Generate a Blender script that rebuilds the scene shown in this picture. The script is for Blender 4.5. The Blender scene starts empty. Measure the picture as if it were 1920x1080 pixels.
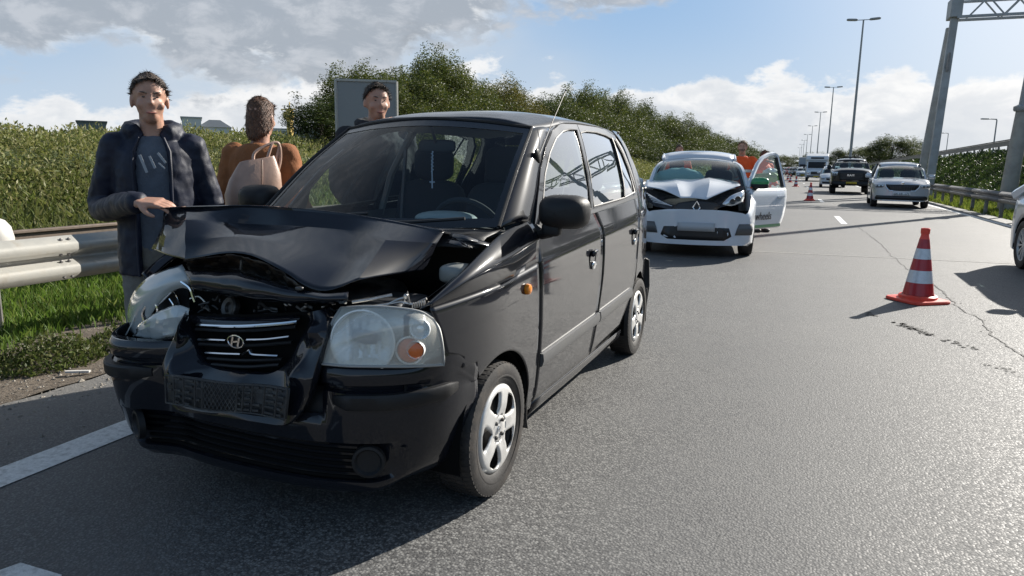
import bpy, bmesh, math, random
from mathutils import Vector, Matrix, noise
SC = bpy.context.scene
COL = SC.collection
PI = math.pi
rnd = random.Random(7)

# ------------------------------------------------------------------ camera
CAM_A, CAM_P, CAM_R, CAM_F, CAM_H = 0.36782, 0.175, 0.016, 1316.0, 1.321
ca, sa, cpi, spi = math.cos(CAM_A), math.sin(CAM_A), math.cos(CAM_P), math.sin(CAM_P)
RZ = Matrix.Rotation(CAM_A, 3, 'Z')
_fw = Vector((0, cpi, -spi)); _up = Vector((0, spi, cpi)); _r = Vector((1, 0, 0))
c_fw = RZ @ _fw
c_r = RZ @ (_r * math.cos(CAM_R) + _up * math.sin(CAM_R))
c_up = RZ @ (-_r * math.sin(CAM_R) + _up * math.cos(CAM_R))
cam_d = bpy.data.cameras.new('camera')
cam = bpy.data.objects.new('camera', cam_d); COL.objects.link(cam)
m3 = Matrix((c_r, c_up, -c_fw)).transposed()
cam.matrix_world = Matrix.Translation((0, 0, CAM_H)) @ m3.to_4x4()
cam_d.sensor_width = 36.0; cam_d.sensor_fit = 'HORIZONTAL'
cam_d.lens = CAM_F / 1920 * 36
cam_d.clip_start = 0.05; cam_d.clip_end = 6000
SC.camera = cam

# ------------------------------------------------------------------ light
SUN_EL, SUN_AZ = math.radians(28.3), math.radians(60.6)      # azimuth from +X towards +Y
sdir = Vector((math.cos(SUN_EL) * math.cos(SUN_AZ), math.cos(SUN_EL) * math.sin(SUN_AZ), math.sin(SUN_EL)))
sl = bpy.data.lights.new('sun', 'SUN'); sl.energy = 5.0; sl.angle = math.radians(0.53); sl.color = (1.0, 0.95, 0.87)
so = bpy.data.objects.new('sun', sl); COL.objects.link(so)
so.rotation_euler = sdir.to_track_quat('Z', 'Y').to_euler()
SC.view_settings.view_transform = 'Standard'
SC.view_settings.look = 'None'
SC.view_settings.exposure = 0.85
SC.view_settings.gamma = 1.0
SC.view_settings.use_curve_mapping = False

W = bpy.data.worlds.new('World'); SC.world = W; W.use_nodes = True
nt = W.node_tree; nt.nodes.clear()
class NT:
    def __init__(s, t): s.t = t
    def n(s, typ, ins=None, **kw):
        nd = s.t.nodes.new(typ)
        for k, v in kw.items(): setattr(nd, k, v)
        if ins:
            for k, v in ins.items():
                sock = nd.inputs[k]
                if hasattr(v, 'is_output') or isinstance(v, bpy.types.NodeSocket): s.t.links.new(v, sock)
                else: sock.default_value = v
        return nd
    def m(s, op, a, b=0.0, c=0.0, clamp=False):
        nd = s.n('ShaderNodeMath', {0: a, 1: b, 2: c}, operation=op); nd.use_clamp = clamp
        return nd.outputs[0]
    def ss(s, x, lo, hi, a=0.0, b=1.0):
        nd = s.n('ShaderNodeMapRange', {0: x, 1: lo, 2: hi, 3: a, 4: b}, interpolation_type='SMOOTHSTEP'); return nd.outputs[0]
    def mix(s, f, a, b, mode='MIX'):
        nd = s.n('ShaderNodeMix', data_type='RGBA', blend_type=mode)
        for k, v in ((0, f), (6, a), (7, b)):
            if isinstance(v, bpy.types.NodeSocket): s.t.links.new(v, nd.inputs[k])
            else: nd.inputs[k].default_value = v if k == 0 else (*v, 1) if len(v) == 3 else v
        return nd.outputs[2]
    def noise(s, vec, scale, detail=4, rough=0.5, dist=0.0, dim='3D'):
        nd = s.n('ShaderNodeTexNoise', {'Scale': scale, 'Detail': detail, 'Roughness': rough, 'Distortion': dist}, noise_dimensions=dim)
        if vec is not None: s.t.links.new(vec, nd.inputs['Vector'])
        return nd.outputs[0]
g = NT(nt)
tc = g.n('ShaderNodeTexCoord').outputs['Generated']
sky = g.n('ShaderNodeTexSky', sky_type='NISHITA')
sky.sun_disc = False; sky.sun_elevation = SUN_EL; sky.sun_rotation = PI / 2 - SUN_AZ
sky.air_density = 0.9; sky.dust_density = 1.2; sky.ozone_density = 1.5
sep = g.n('ShaderNodeSeparateXYZ', {0: tc})
X, Y, Z = sep.outputs
el = g.m('ARCSINE', Z)
az = g.m('ARCTAN2', g.m('MULTIPLY', X, -1.0), Y)          # 0 = along the road, positive to the left
el_d = g.m('MULTIPLY', el, 57.2958); az_d = g.m('MULTIPLY', az, 57.2958)
# stretched coordinates: clouds flatten towards the horizon
cv = g.n('ShaderNodeCombineXYZ', {0: g.m('MULTIPLY', az_d, 0.085), 1: g.m('MULTIPLY', el_d, 0.16), 2: 0.0}).outputs[0]
nA = g.noise(cv, 1.15, 8, 0.58, 0.15)
nB = g.noise(cv, 3.1, 8, 0.62, 0.3)
nC = g.noise(cv, 0.8, 3, 0.5, 0.0)
# low cumulus bank along the horizon
top = g.m('ADD', g.m('MULTIPLY', g.m('SUBTRACT', nA, 0.5), 13.0), g.m('ADD', 6.6, g.m('MULTIPLY', g.m('SUBTRACT', nB, 0.5), 4.0)))
left_drop = g.ss(az_d, 36.0, 52.0, 0.0, 4.0)
top = g.m('SUBTRACT', top, left_drop)
d1 = g.m('SUBTRACT', top, el_d)
bank = g.ss(d1, -0.15, 0.9)
# heavy grey deck high on the left
edge = g.m('ADD', 13.6, g.m('MULTIPLY', az_d, -0.13))
edge = g.m('ADD', edge, g.ss(az_d, 8.0, -8.0, 0.0, 12.0))
edge = g.m('ADD', edge, g.m('MULTIPLY', g.ss(az_d, 22.0, 30.0), g.ss(az_d, 52.0, 44.0, 0.0, -3.5)))
edge = g.m('ADD', edge, g.m('MULTIPLY', g.m('SUBTRACT', nA, 0.5), -12.0))
edge = g.m('ADD', edge, g.m('MULTIPLY', g.m('SUBTRACT', nB, 0.5), -5.0))
d2 = g.m('SUBTRACT', el_d, edge)
deck = g.m('MULTIPLY', g.ss(d2, -0.4, 1.6), g.m('MULTIPLY', g.ss(az_d, 115.0, 80.0), g.ss(el_d, 62.0, 40.0)))
skyc = sky.outputs[0]
# thin haze lightens the blue
skyc = g.mix(g.ss(el_d, 60.0, 22.0, 0.15, 0.80), skyc, (3.2, 5.2, 8.0))
hz = g.ss(el_d, 13.0, 0.0, 0.0, 0.85)
skyc = g.mix(hz, skyc, (6.3, 7.3, 8.4))
shade = g.ss(g.m('ADD', d1, g.m('MULTIPLY', g.m('SUBTRACT', nB, 0.5), 9.0)), 0.0, 4.5)
bankc = g.mix(shade, (9.6, 9.6, 9.6), (6.3, 6.75, 7.4))
lump = g.ss(nB, 0.42, 0.62)
bankc = g.mix(g.m('MULTIPLY', lump, 0.40), bankc, (8.6, 8.75, 8.9))
bankc = g.mix(g.ss(el_d, 3.5, 0.0, 0.0, 0.7), bankc, (7.3, 7.7, 8.0))
veil = g.m('MULTIPLY', g.ss(az_d, 12.0, 24.0), g.m('MULTIPLY', g.ss(az_d, 58.0, 40.0), g.ss(nC, 0.35, 0.6, 0.35, 0.85)))
skyc = g.mix(g.m('MULTIPLY', veil, g.ss(el_d, 16.0, 9.0)), skyc, (6.3, 7.0, 7.8))
c1 = g.mix(g.m('MULTIPLY', bank, 0.95), skyc, bankc)
dshade = g.ss(g.m('ADD', d2, g.m('MULTIPLY', g.m('SUBTRACT', nB, 0.5), 9.0)), -1.2, 1.6)
deckc = g.mix(dshade, (8.4, 8.6, 8.8), (4.0, 4.45, 5.05))
deckc = g.mix(g.ss(nB, 0.44, 0.66, 0.0, 0.75), deckc, (6.3, 6.6, 7.1))
deckc = g.mix(g.m('MULTIPLY', g.ss(nA, 0.46, 0.34, 0.0, 0.6), g.ss(az_d, 40.0, 28.0)), deckc, (3.0, 3.2, 3.5))
c2 = g.mix(g.m('MULTIPLY', deck, 0.93), c1, deckc)
# below the horizon: plain land tone
c3 = g.mix(g.ss(el_d, -0.4, -2.0), c2, (1.3, 1.35, 1.2))
# glare of the veiled air around the sun
sd = g.n('ShaderNodeVectorMath', {0: tc, 1: tuple(sdir)}, operation='DOT_PRODUCT').outputs['Value']
glare = g.m('MULTIPLY', g.m('POWER', g.ss(sd, 0.72, 1.0), 2.0), g.ss(el_d, -1.0, 1.0))
c3 = g.mix(g.m('MULTIPLY', glare, 0.60), c3, (13.0, 12.6, 12.0))
bg = g.n('ShaderNodeBackground', {'Color': c3, 'Strength': 0.055})
wo = g.n('ShaderNodeOutputWorld', {0: bg.outputs[0]})

# ------------------------------------------------------------------ helpers
def tag(o, label=None, cat=None, group=None, kind=None):
    if label: o['label'] = label
    if cat: o['category'] = cat
    if group: o['group'] = group
    if kind: o['kind'] = kind
    return o

def empty(name, loc=(0, 0, 0), rz=0.0, label=None, cat=None, group=None):
    o = bpy.data.objects.new(name, None); COL.objects.link(o)
    o.empty_display_size = 0.2
    o.location = loc; o.rotation_euler = (0, 0, rz)
    return tag(o, label, cat, group)

def crom(p, n):
    out = []
    m = len(p)
    for i in range(m - 1):
        p0 = p[i - 1] if i > 0 else 2 * p[0] - p[1]
        p3 = p[i + 2] if i + 2 < m else 2 * p[-1] - p[-2]
        for k in range(n):
            t = k / n
            out.append(0.5 * ((2 * p[i]) + (p[i + 1] - p0) * t + (2 * p0 - 5 * p[i] + 4 * p[i + 1] - p3) * t * t + (3 * p[i] - p0 - 3 * p[i + 1] + p3) * t ** 3))
    out.append(p[-1].copy() if hasattr(p[-1], 'copy') else p[-1])
    return out

def patch(rows, nu=4, nv=4):
    rr = [crom([Vector(q) for q in r], nu) for r in rows]
    cols = [crom([r[j] for r in rr], nv) for j in range(len(rr[0]))]
    return [[cols[j][i] for j in range(len(cols))] for i in range(len(cols[0]))]

def interp(x, xs, ys):
    if x <= xs[0]: return ys[0]
    for i in range(1, len(xs)):
        if x <= xs[i]:
            t = (x - xs[i - 1]) / (xs[i] - xs[i - 1]); return ys[i - 1] * (1 - t) + ys[i] * t
    return ys[-1]

def sm(x, a, b):
    t = min(1, max(0, (x - a) / (b - a))); return t * t * (3 - 2 * t)

class B:
    def __init__(s): s.v = []; s.f = []
    def add(s, vs, fs, M=None):
        o = len(s.v)
        s.v += [tuple(M @ Vector(v)) if M is not None else tuple(v) for v in vs]
        s.f += [tuple(i + o for i in f) for f in fs]; return s
    def grid(s, rows, closed=False, keep=None):
        nr, nc = len(rows), len(rows[0]); fs = []
        for i in range(nr - 1):
            for j in range(nc if closed else nc - 1):
                k = (j + 1) % nc
                if keep and not keep(i, j): continue
                fs.append((i * nc + j, i * nc + k, (i + 1) * nc + k, (i + 1) * nc + j))
        return s.add([p for r in rows for p in r], fs)
    def box(s, c, d, rot=None, taper=1.0):
        x, y, z = d[0] / 2, d[1] / 2, d[2] / 2
        vs = [(sx * x * (taper if sz > 0 else 1), sy * y * (taper if sz > 0 else 1), sz * z) for sz in (-1, 1) for sy in (-1, 1) for sx in (-1, 1)]
        fs = [(0, 2, 3, 1), (4, 5, 7, 6), (0, 1, 5, 4), (2, 6, 7, 3), (0, 4, 6, 2), (1, 3, 7, 5)]
        M = Matrix.Translation(c)
        if rot is not None:
            from mathutils import Euler
            M = M @ Euler(rot).to_matrix().to_4x4()
        return s.add(vs, fs, M)
    def rbox(s, c, d, b=0.02, rot=None, e=0.35, nu=20, nv=12):
        """superellipsoid: rounded box"""
        from mathutils import Euler
        M = Matrix.Translation(c)
        if rot is not None: M = M @ Euler(rot).to_matrix().to_4x4()
        def pw(a, p): return math.copysign(abs(a) ** p, a)
        rows = []
        for i in range(nv + 1):
            ph = -PI / 2 + PI * i / nv
            rows.append([M @ Vector((d[0] / 2 * pw(math.cos(ph), e) * pw(math.cos(2 * PI * j / nu), e), d[1] / 2 * pw(math.cos(ph), e) * pw(math.sin(2 * PI * j / nu), e), d[2] / 2 * pw(math.sin(ph), e))) for j in range(nu)])
        return s.grid(rows, closed=True)
    def tube(s, pts, r, n=8, caps=True, closed=False):
        pts = [Vector(p) for p in pts]; m = len(pts)
        rs = r if isinstance(r, (list, tuple)) else [r] * m
        rows = []; prev = None
        for i, p in enumerate(pts):
            a = pts[i - 1] if (i > 0 or closed) else p
            b = pts[(i + 1) % m] if (i < m - 1 or closed) else p
            t = (b - a).normalized()
            if prev is None:
                u = t.orthogonal().normalized()
            else:
                u = (prev - t * prev.dot(t))
                u = u.normalized() if u.length > 1e-6 else t.orthogonal().normalized()
            prev = u; w = t.cross(u)
            rows.append([p + (u * math.cos(2 * PI * k / n) + w * math.sin(2 * PI * k / n)) * rs[i] for k in range(n)])
        if closed: rows.append(rows[0])
        o = len(s.v)
        s.grid(rows, closed=True)
        if caps and not closed:
            s.f.append(tuple(o + k for k in range(n))[::-1]); s.f.append(tuple(o + (len(rows) - 1) * n + k for k in range(n)))
        return s
    def lathe(s, prof, n=32, M=None, close=False):
        """prof: (r, h) about the local z axis"""
        rows = [[(r * math.cos(2 * PI * k / n), r * math.sin(2 * PI * k / n), h) for k in range(n)] for r, h in prof]
        if M is not None: rows = [[M @ Vector(p) for p in r] for r in rows]
        return s.grid(rows, closed=True)
    def prism(s, pts, off, rev=False):
        """extrude a 3D polygon by the vector off"""
        n = len(pts); off = Vector(off)
        vs = [Vector(p) for p in pts] + [Vector(p) + off for p in pts]
        fs = [tuple(range(n))[::-1], tuple(range(n, 2 * n))] + [(i, (i + 1) % n, n + (i + 1) % n, n + i) for i in range(n)]
        return s.add(vs, fs)
    def bar(s, a, b, w, h, upv=(0, 0, 1)):
        a = Vector(a); b = Vector(b); t = (b - a).normalized(); u = t.cross(Vector(upv))
        u = u.normalized() if u.length > 1e-5 else t.orthogonal().normalized()
        v = u.cross(t).normalized()
        vs = [p + u * sx * w / 2 + v * sz * h / 2 for p in (a, b) for sx, sz in ((-1, -1), (1, -1), (1, 1), (-1, 1))]
        return s.add(vs, [(0, 1, 2, 3), (7, 6, 5, 4), (0, 4, 5, 1), (1, 5, 6, 2), (2, 6, 7, 3), (3, 7, 4, 0)])
    def xf(s, fn): s.v = [tuple(fn(Vector(v))) for v in s.v]; return s
    def obj(s, name, mat, parent=None, smooth=True, solid=0.0, bevel=0.0, flip=False, ang=0.6, label=None, merge=1e-5, sub=0, offs=-1):
        me = bpy.data.meshes.new(name)
        vs = [(-x, y, z) for x, y, z in s.v] if flip else s.v
        me.from_pydata(vs, [], s.f)
        bm = bmesh.new(); bm.from_mesh(me)
        if merge: bmesh.ops.remove_doubles(bm, verts=bm.verts, dist=merge)
        bad = [f for f in bm.faces if f.calc_area() < 1e-10]
        if bad: bmesh.ops.delete(bm, geom=bad, context='FACES')
        bmesh.ops.recalc_face_normals(bm, faces=bm.faces)
        for f in bm.faces: f.smooth = smooth
        if smooth and ang:
            for e in bm.edges:
                if len(e.link_faces) == 2 and e.calc_face_angle(0) > ang: e.smooth = False
        bm.to_mesh(me); bm.free()
        for q in (mat if isinstance(mat, (list, tuple)) else [mat]): me.materials.append(q)
        o = bpy.data.objects.new(name, me); COL.objects.link(o)
        if parent is not None: o.parent = parent
        if solid:
            md = o.modifiers.new('solid', 'SOLIDIFY'); md.thickness = solid; md.offset = offs
        if bevel:
            md = o.modifiers.new('bevel', 'BEVEL'); md.width = bevel; md.segments = 2; md.limit_method = 'ANGLE'; md.angle_limit = 0.6
        if sub:
            md = o.modifiers.new('sub', 'SUBSURF'); md.levels = sub; md.render_levels = sub
        if label: o['label'] = label
        return o

def copy_tree(o, parent=None):
    c = o.copy(); COL.objects.link(c); c.parent = parent
    for ch in list(o.children): copy_tree(ch, c)
    return c

# ------------------------------------------------------------------ materials
def newmat(name):
    m = bpy.data.materials.new(name); m.use_nodes = True
    t = NT(m.node_tree); b = m.node_tree.nodes['Principled BSDF']
    return m, t, b

def pmat(name, col, rough=0.5, metal=0.0, coat=0.0, coatr=0.05, spec=0.5, nz=0.0, nscale=20.0, bump=0.0, bscale=60.0, rvar=0.0, dirt=None, dirts=3.0, dirtf=0.4, emit=None, trans=0.0):
    m, t, b = newmat(name)
    tcn = t.n('ShaderNodeTexCoord').outputs['Object']
    b.inputs['Base Color'].default_value = (*col, 1)
    b.inputs['Roughness'].default_value = rough; b.inputs['Metallic'].default_value = metal
    b.inputs['Coat Weight'].default_value = coat; b.inputs['Coat Roughness'].default_value = coatr
    b.inputs['Specular IOR Level'].default_value = spec
    b.inputs['Transmission Weight'].default_value = trans
    c = None
    if nz:
        n = t.noise(tcn, nscale, 5, 0.6)
        c = t.mix(t.ss(n, 0.3, 0.7), tuple(x * (1 - nz) for x in col), tuple(min(1, x * (1 + nz)) for x in col))
    if dirt:
        n = t.noise(tcn, dirts, 7, 0.65)
        c = t.mix(t.ss(n, 0.45, 0.75, 0, dirtf), c if c is not None else col, dirt)
    if c is not None: m.node_tree.links.new(c, b.inputs['Base Color'])
    if rvar:
        n = t.noise(tcn, nscale * 0.5, 4, 0.6)
        m.node_tree.links.new(t.ss(n, 0.3, 0.7, max(0, rough - rvar), min(1, rough + rvar)), b.inputs['Roughness'])
    if bump:
        n = t.noise(tcn, bscale, 4, 0.6)
        bp = t.n('ShaderNodeBump', {'Height': n, 'Strength': bump, 'Distance': 0.01})
        m.node_tree.links.new(bp.outputs[0], b.inputs['Normal'])
    return m

def glassmat(name, tint=(0.8, 0.88, 0.86), rough=0.0, refl=1.0, haze=0.0, hazec=(0.7, 0.72, 0.7)):
    """thin pane: tinted see-through plus Fresnel reflection"""
    m, t, b = newmat(name); m.node_tree.nodes.remove(b)
    out = m.node_tree.nodes['Material Output']
    tr = t.n('ShaderNodeBsdfTransparent', {0: (*tint, 1)}).outputs[0]
    gl = t.n('ShaderNodeBsdfGlossy', {'Color': (1, 1, 1, 1), 'Roughness': rough}).outputs[0]
    ge = t.n('ShaderNodeNewGeometry')
    dt = t.n('ShaderNodeVectorMath', {0: ge.outputs['Normal'], 1: ge.outputs['Incoming']}, operation='DOT_PRODUCT').outputs['Value']
    fr = t.m('ADD', t.m('MULTIPLY', t.m('POWER', t.m('SUBTRACT', 1.0, t.m('ABSOLUTE', dt)), 5.0), .94), .045)
    f2 = t.m('MULTIPLY', fr, refl * 1.7, clamp=True)
    base = tr
    if haze:
        df = t.n('ShaderNodeBsdfDiffuse', {0: (*hazec, 1)}).outputs[0]
        base = t.n('ShaderNodeMixShader', {0: haze, 1: tr, 2: df}).outputs[0]
    mx = t.n('ShaderNodeMixShader', {0: f2, 1: base, 2: gl}).outputs[0]
    m.node_tree.links.new(mx, out.inputs[0])
    return m

# ------------------------------------------------------------------ shared car materials
def paint(name, col, flake=0.1, rough=0.35, dustc=(0.20, 0.19, 0.17), dust=0.06, metal=0.0, coatr=0.03):
    m, t, b = newmat(name)
    o = t.n('ShaderNodeTexCoord').outputs['Object']
    n = t.noise(o, 5.0, 8, 0.7); n2 = t.noise(o, 900.0, 1, 0.5)
    c = t.mix(t.ss(n2, 0.5, 0.75, 0, flake), col, tuple(min(1, x * 3 + 0.02) for x in col))
    sp = t.n('ShaderNodeSeparateXYZ', {0: o}).outputs[2]
    low = t.ss(sp, 0.75, 0.15, dust, dust * 3.2)
    c = t.mix(t.m('MULTIPLY', t.ss(n, 0.35, 0.75, 0.35, 1.0), low), c, dustc)
    m.node_tree.links.new(c, b.inputs['Base Color'])
    b.inputs['Roughness'].default_value = rough; b.inputs['Metallic'].default_value = metal
    b.inputs['Coat Weight'].default_value = 1.0; b.inputs['Specular IOR Level'].default_value = .05 if col[0] < .05 else .3
    m.node_tree.links.new(t.ss(n, 0.3, 0.8, coatr, coatr + 0.07), b.inputs['Coat Roughness'])
    b.inputs['Coat IOR'].default_value = 1.5
    return m
M_BLACK = paint('black_paint', (0.006, 0.007, 0.011), flake=0.08, rough=0.4, dust=0.006)
M_PLAST = pmat('black_plastic', (0.011, 0.011, 0.012), 0.50, bump=0.15, bscale=700, dirt=(0.05, 0.047, 0.042), dirtf=0.22, spec=0.35)
M_PLASG = pmat('grey_plastic', (0.085, 0.086, 0.088), 0.34, dirt=(0.12, 0.115, 0.10), dirtf=0.3)
M_DARK = pmat('underbody_black', (0.005, 0.005, 0.005), 0.85, spec=0.1)
M_RUB = pmat('tyre_rubber', (0.022, 0.020, 0.019), 0.72, nz=0.25, nscale=30, dirt=(0.10, 0.080, 0.062), dirts=9, dirtf=0.55, bump=0.15, bscale=120)
M_SILV = pmat('wheel_cover_silver', (0.60, 0.595, 0.58), 0.38, metal=0.35, nz=0.06, dirt=(0.20, 0.17, 0.14), dirts=14, dirtf=0.30)
M_CHROME = pmat('chrome', (0.78, 0.79, 0.80), 0.12, metal=1.0)
M_STEEL = pmat('bare_steel', (0.33, 0.32, 0.31), 0.38, metal=0.9, nz=0.25, nscale=40)
M_DSTEEL = pmat('dull_dark_steel', (0.07, 0.068, 0.066), 0.45, metal=0.6, nz=0.3, nscale=30, dirt=(0.12, 0.09, 0.06), dirts=12, dirtf=0.4)
M_SEAT = pmat('seat_fabric', (0.022, 0.024, 0.028), 0.9, bump=0.2, bscale=400)
M_TRIM = pmat('interior_trim_grey', (0.10, 0.105, 0.11), 0.7)
M_HEADL = pmat('headliner_grey', (0.20, 0.20, 0.19), 0.9)
M_GLASS = glassmat('tinted_glass', (0.80, 0.90, 0.92), 0.0, 0.45)
M_GLASSD = glassmat('side_glass', (0.72, 0.80, 0.79), 0.0, 1.7)
M_LENS = glassmat('hazy_lens', (0.95, 0.97, 0.95), 0.08, 0.9, haze=0.27, hazec=(1.0, 0.98, 0.90))
M_LENSB = glassmat('broken_lens', (0.85, 0.88, 0.87), 0.12, 1.1, haze=0.55, hazec=(0.62, 0.66, 0.66))
M_HOUSE = pmat('lamp_housing', (0.78, 0.79, 0.75), 0.35, metal=0.1, nz=0.1, nscale=25)
M_REFL = pmat('lamp_reflector', (0.86, 0.89, 0.92), 0.28, metal=0.45, nz=0.1, nscale=18)
M_AMBER = pmat('amber_lens', (0.62, 0.13, 0.02), 0.25, coat=0.6, bump=0.25, bscale=180)
M_ORANGE = pmat('orange_repeater', (0.85, 0.26, 0.01), 0.25, coat=0.8)

def tyre(parent, c, r, w, seed=0, tread=True, n=None):
    """wheel axis is local x; outer side is +x if c.x>0"""
    sgn = 1 if c[0] > 0 else -1
    M = Matrix.Translation(c) @ Matrix.Rotation(PI / 2 * sgn, 4, 'Y')
    ri = r * 0.665
    b = B()
    prof = [(ri, -w * .40), (ri + .02, -w * .46), (r * .86, -w * .5), (r * .965, -w * .46), (r * .985, -w * .40), (r * .99, -w * .2), (r * .992, 0), (r * .99, w * .2), (r * .985, w * .40), (r * .965, w * .46), (r * .90, w * .495), (r * .80, w * .5), (ri + .022, w * .47), (ri + .006, w * .44), (ri, w * .40), (ri - .008, w * .34)]
    b.lathe(prof, 64, M)
    b.lathe([(r * .775, w * .5), (r * .79, w * .507), (r * .805, w * .5)], 64, M)
    o = b.obj('tyre', M_RUB, parent, flip=True)
    if tread:
        t = B(); N = 64
        for k in range(N):
            a0 = 2 * PI * k / N
            for (h0, h1, sk) in ((-.46, -.24, -.12), (-.20, -.02, .10), (.02, .20, -.10), (.24, .46, .12)):
                vs = []
                for rr in (r * .975, r * 1.0):
                    for hh, s2 in ((h0, 0), (h1, sk)):
                        r2 = rr - (0.02 * r if abs(hh) > .4 else 0)
                        for da in (0.12, 0.78):
                            a = a0 + (da + s2) * 2 * PI / N
                            vs.append(M @ Vector((r2 * math.cos(a), r2 * math.sin(a), hh * w)))
                t.add(vs, [(4, 5, 7, 6), (0, 1, 5, 4), (2, 6, 7, 3), (0, 4, 6, 2), (1, 3, 7, 5)])
        t.obj('tread', M_RUB, o, smooth=False, flip=True)['kind'] = 'stuff'
    return o, M, ri

def wheel_five(parent, c, r, w, rot=0.0):
    """tyre, five-window plastic wheel cover, dark drum behind"""
    sgn = 1 if c[0] > 0 else -1
    M = Matrix.Translation(c) @ Matrix.Rotation(PI / 2 * sgn, 4, 'Y')
    hub = B().lathe([(0, w * .12), (r * .30, w * .12), (r * .50, w * .02), (r * .64, -w * .05), (r * .66, w * .3), (r * .675, w * .36)], 40, M).obj('wheel', M_DSTEEL, parent, flip=True)
    tyre(hub, c, r, w)
    R = r * .672
    b = B()
    RS = [.30, .36, .43, .52, .61, .70, .78, .84, .88, .93, 1.0]
    def hgt(q):  # dome height, fraction
        return w * (.43 + interp(q, [0, .16, .30, .55, .85, .93, 1.0], [-.03, -.03, .035, .075, .055, .035, -.03]))
    def wid(q):  # window half angle as a fraction of the sector
        return interp(q, [.36, .43, .52, .61, .70, .78, .84, .88], [0, .22, .36, .44, .50, .52, .44, .0])
    for k in range(5):
        a0 = rot + 2 * PI * k / 5; half = PI / 5
        rows = []
        for q in RS:
            wd = wid(q) if .36 < q < .88 else 0.0
            row = []
            for j in range(9):
                u = wd + (2 - 2 * wd) * j / 8.0            # from this window's edge to the next window's edge
                a = a0 + half * u
                edge = min(j, 8 - j)
                dz = -w * .06 if (edge == 0 and .36 < q < .88) else 0
                row.append(M @ Vector((R * q * math.cos(a), R * q * math.sin(a), hgt(q) + dz)))
            rows.append(row)
        b.grid(rows)
    b.lathe([(R * .30, hgt(.30)), (R * .17, hgt(.2)), (R * .15, hgt(.1) + .002), (R * .08, hgt(.1) + .008), (0, hgt(.1) + .009)], 30, M)
    b.lathe([(R, hgt(1.0)), (R * 1.035, hgt(1.0) - .004), (R * 1.035, hgt(1) - .02)], 48, M)
    cov = b.obj('wheel_cover', M_SILV, hub, flip=True, solid=0.004, ang=0.9, merge=2e-4)
    nb = B()
    for k in range(4):
        a = rot + .5 + 2 * PI * k / 4
        nb.lathe([(0.0085, -.004), (0.0085, .007), (0.006, .010), (0, .010)], 8, M @ Matrix.Translation((R * .225 * math.cos(a), R * .225 * math.sin(a), hgt(.25))))
    nb.obj('wheel_nut', M_DSTEEL, cov, flip=True)
    e = B()
    Me = M @ Matrix.Translation((0, 0, hgt(.1) + .010))
    pts = [(R * .075 * math.cos(2 * PI * k / 20), R * .055 * math.sin(2 * PI * k / 20), 0) for k in range(20)]
    e.tube([Me @ Vector(p) for p in pts], .0016, 5, closed=True)
    for p, q in (((-.022, -.03), (-.006, .03)), ((.006, -.03), (.022, .03)), ((-.014, 0), (.014, 0))):
        e.tube([Me @ Vector((p[0] * R / .18 * .5, p[1] * R / .18 * .33, 0)), Me @ Vector((q[0] * R / .18 * .5, q[1] * R / .18 * .33, 0))], .002, 5)
    e.obj('emblem', M_CHROME, cov, flip=True)
    return hub

# ------------------------------------------------------------------ the crashed black hatchback
CAR_X, CAR_Y, CAR_T = -1.7308, 2.5084, -0.03518

def U(px, py, ax, v):
    """point of the black car (its own axes) on the sight line px,py at the given depth coordinate"""
    d = c_fw + c_r * ((px - 960) / CAM_F) - c_up * ((py - 540) / CAM_F)
    f = Vector((math.sin(CAR_T), -math.cos(CAR_T), 0)); l = Vector((math.cos(CAR_T), math.sin(CAR_T), 0))
    o = Vector((-CAR_X, -CAR_Y, CAM_H)); C0 = Vector((o.dot(l), o.dot(f), CAM_H)); D = Vector((d.dot(l), d.dot(f), d.z))
    i = 'xyz'.index(ax); t = (v - C0[i]) / D[i]
    return C0 + D * t

car = empty('hatchback', (CAR_X, CAR_Y, 0), CAR_T + PI, 'black five-door hatchback with buckled bonnet, smashed headlamp and missing front number plate', 'car')

ZS = [.12, .18, .24, .32, .45, .60, .75, .855, .895, .95, 1.03, 1.10, 1.20, 1.35, 1.46, 1.53, 1.58]
XS = [.655, .690, .712, .727, .738, .743, .741, .735, .723, .710, .692, .672, .644, .600, .565, .535, .50]
from bisect import bisect_right
def smooth_tab(xs, ys):
    """resample with a light blur so that the body has no facets"""
    N = 300; lo, hi = xs[0], xs[-1]
    t = [interp(lo + (hi - lo) * i / N, xs, ys) for i in range(N + 1)]
    for _ in range(3):
        t = [t[0]] + [(t[max(0, i - 3)] + t[i - 2 if i > 1 else 0] + t[i - 1] + t[i] * 2 + t[i + 1] + t[min(N, i + 2)] + t[min(N, i + 3)]) / 8 for i in range(1, N)] + [t[-1]]
    return lambda x: interp_u(x, lo, hi, t)
def interp_u(x, lo, hi, t):
    n = len(t) - 1; u = (x - lo) / (hi - lo) * n
    if u <= 0: return t[0]
    if u >= n: return t[-1]
    i = int(u); return t[i] * (1 - (u - i)) + t[i + 1] * (u - i)
PX = smooth_tab(ZS, XS)
def crease_z(y): return interp(y, [-2.8, -2.2, -1.38, -.386, 0, .5], [1.0, .985, .946, .896, .866, .84])
def Sx(y, z):
    zc = crease_z(y)
    k = min(1, max(0, (z - .5) / .35)); zz = z - (zc - .855) * k * min(1, max(0, (1.5 - z) / .3))
    x = PX(zz)
    if y > -.1: x -= .055 * ((y + .1) / .5) ** 2
    if y < -2.1: x -= .05 * ((-2.1 - y) / .6) ** 2
    return x
def SP(y, z, o=0.0, side=1): return Vector((side * (Sx(y, z) + o), y, z))

def mirror_b(b): return B().add([(-x, y, z) for x, y, z in b.v], b.f)
def both(bl, name, mat, parent=car, kids=None, **kw):
    a = bl.obj(name, mat, parent, flip=True, **kw); c = mirror_b(bl).obj(name, mat, parent, flip=True, **kw)
    return a, c

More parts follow.
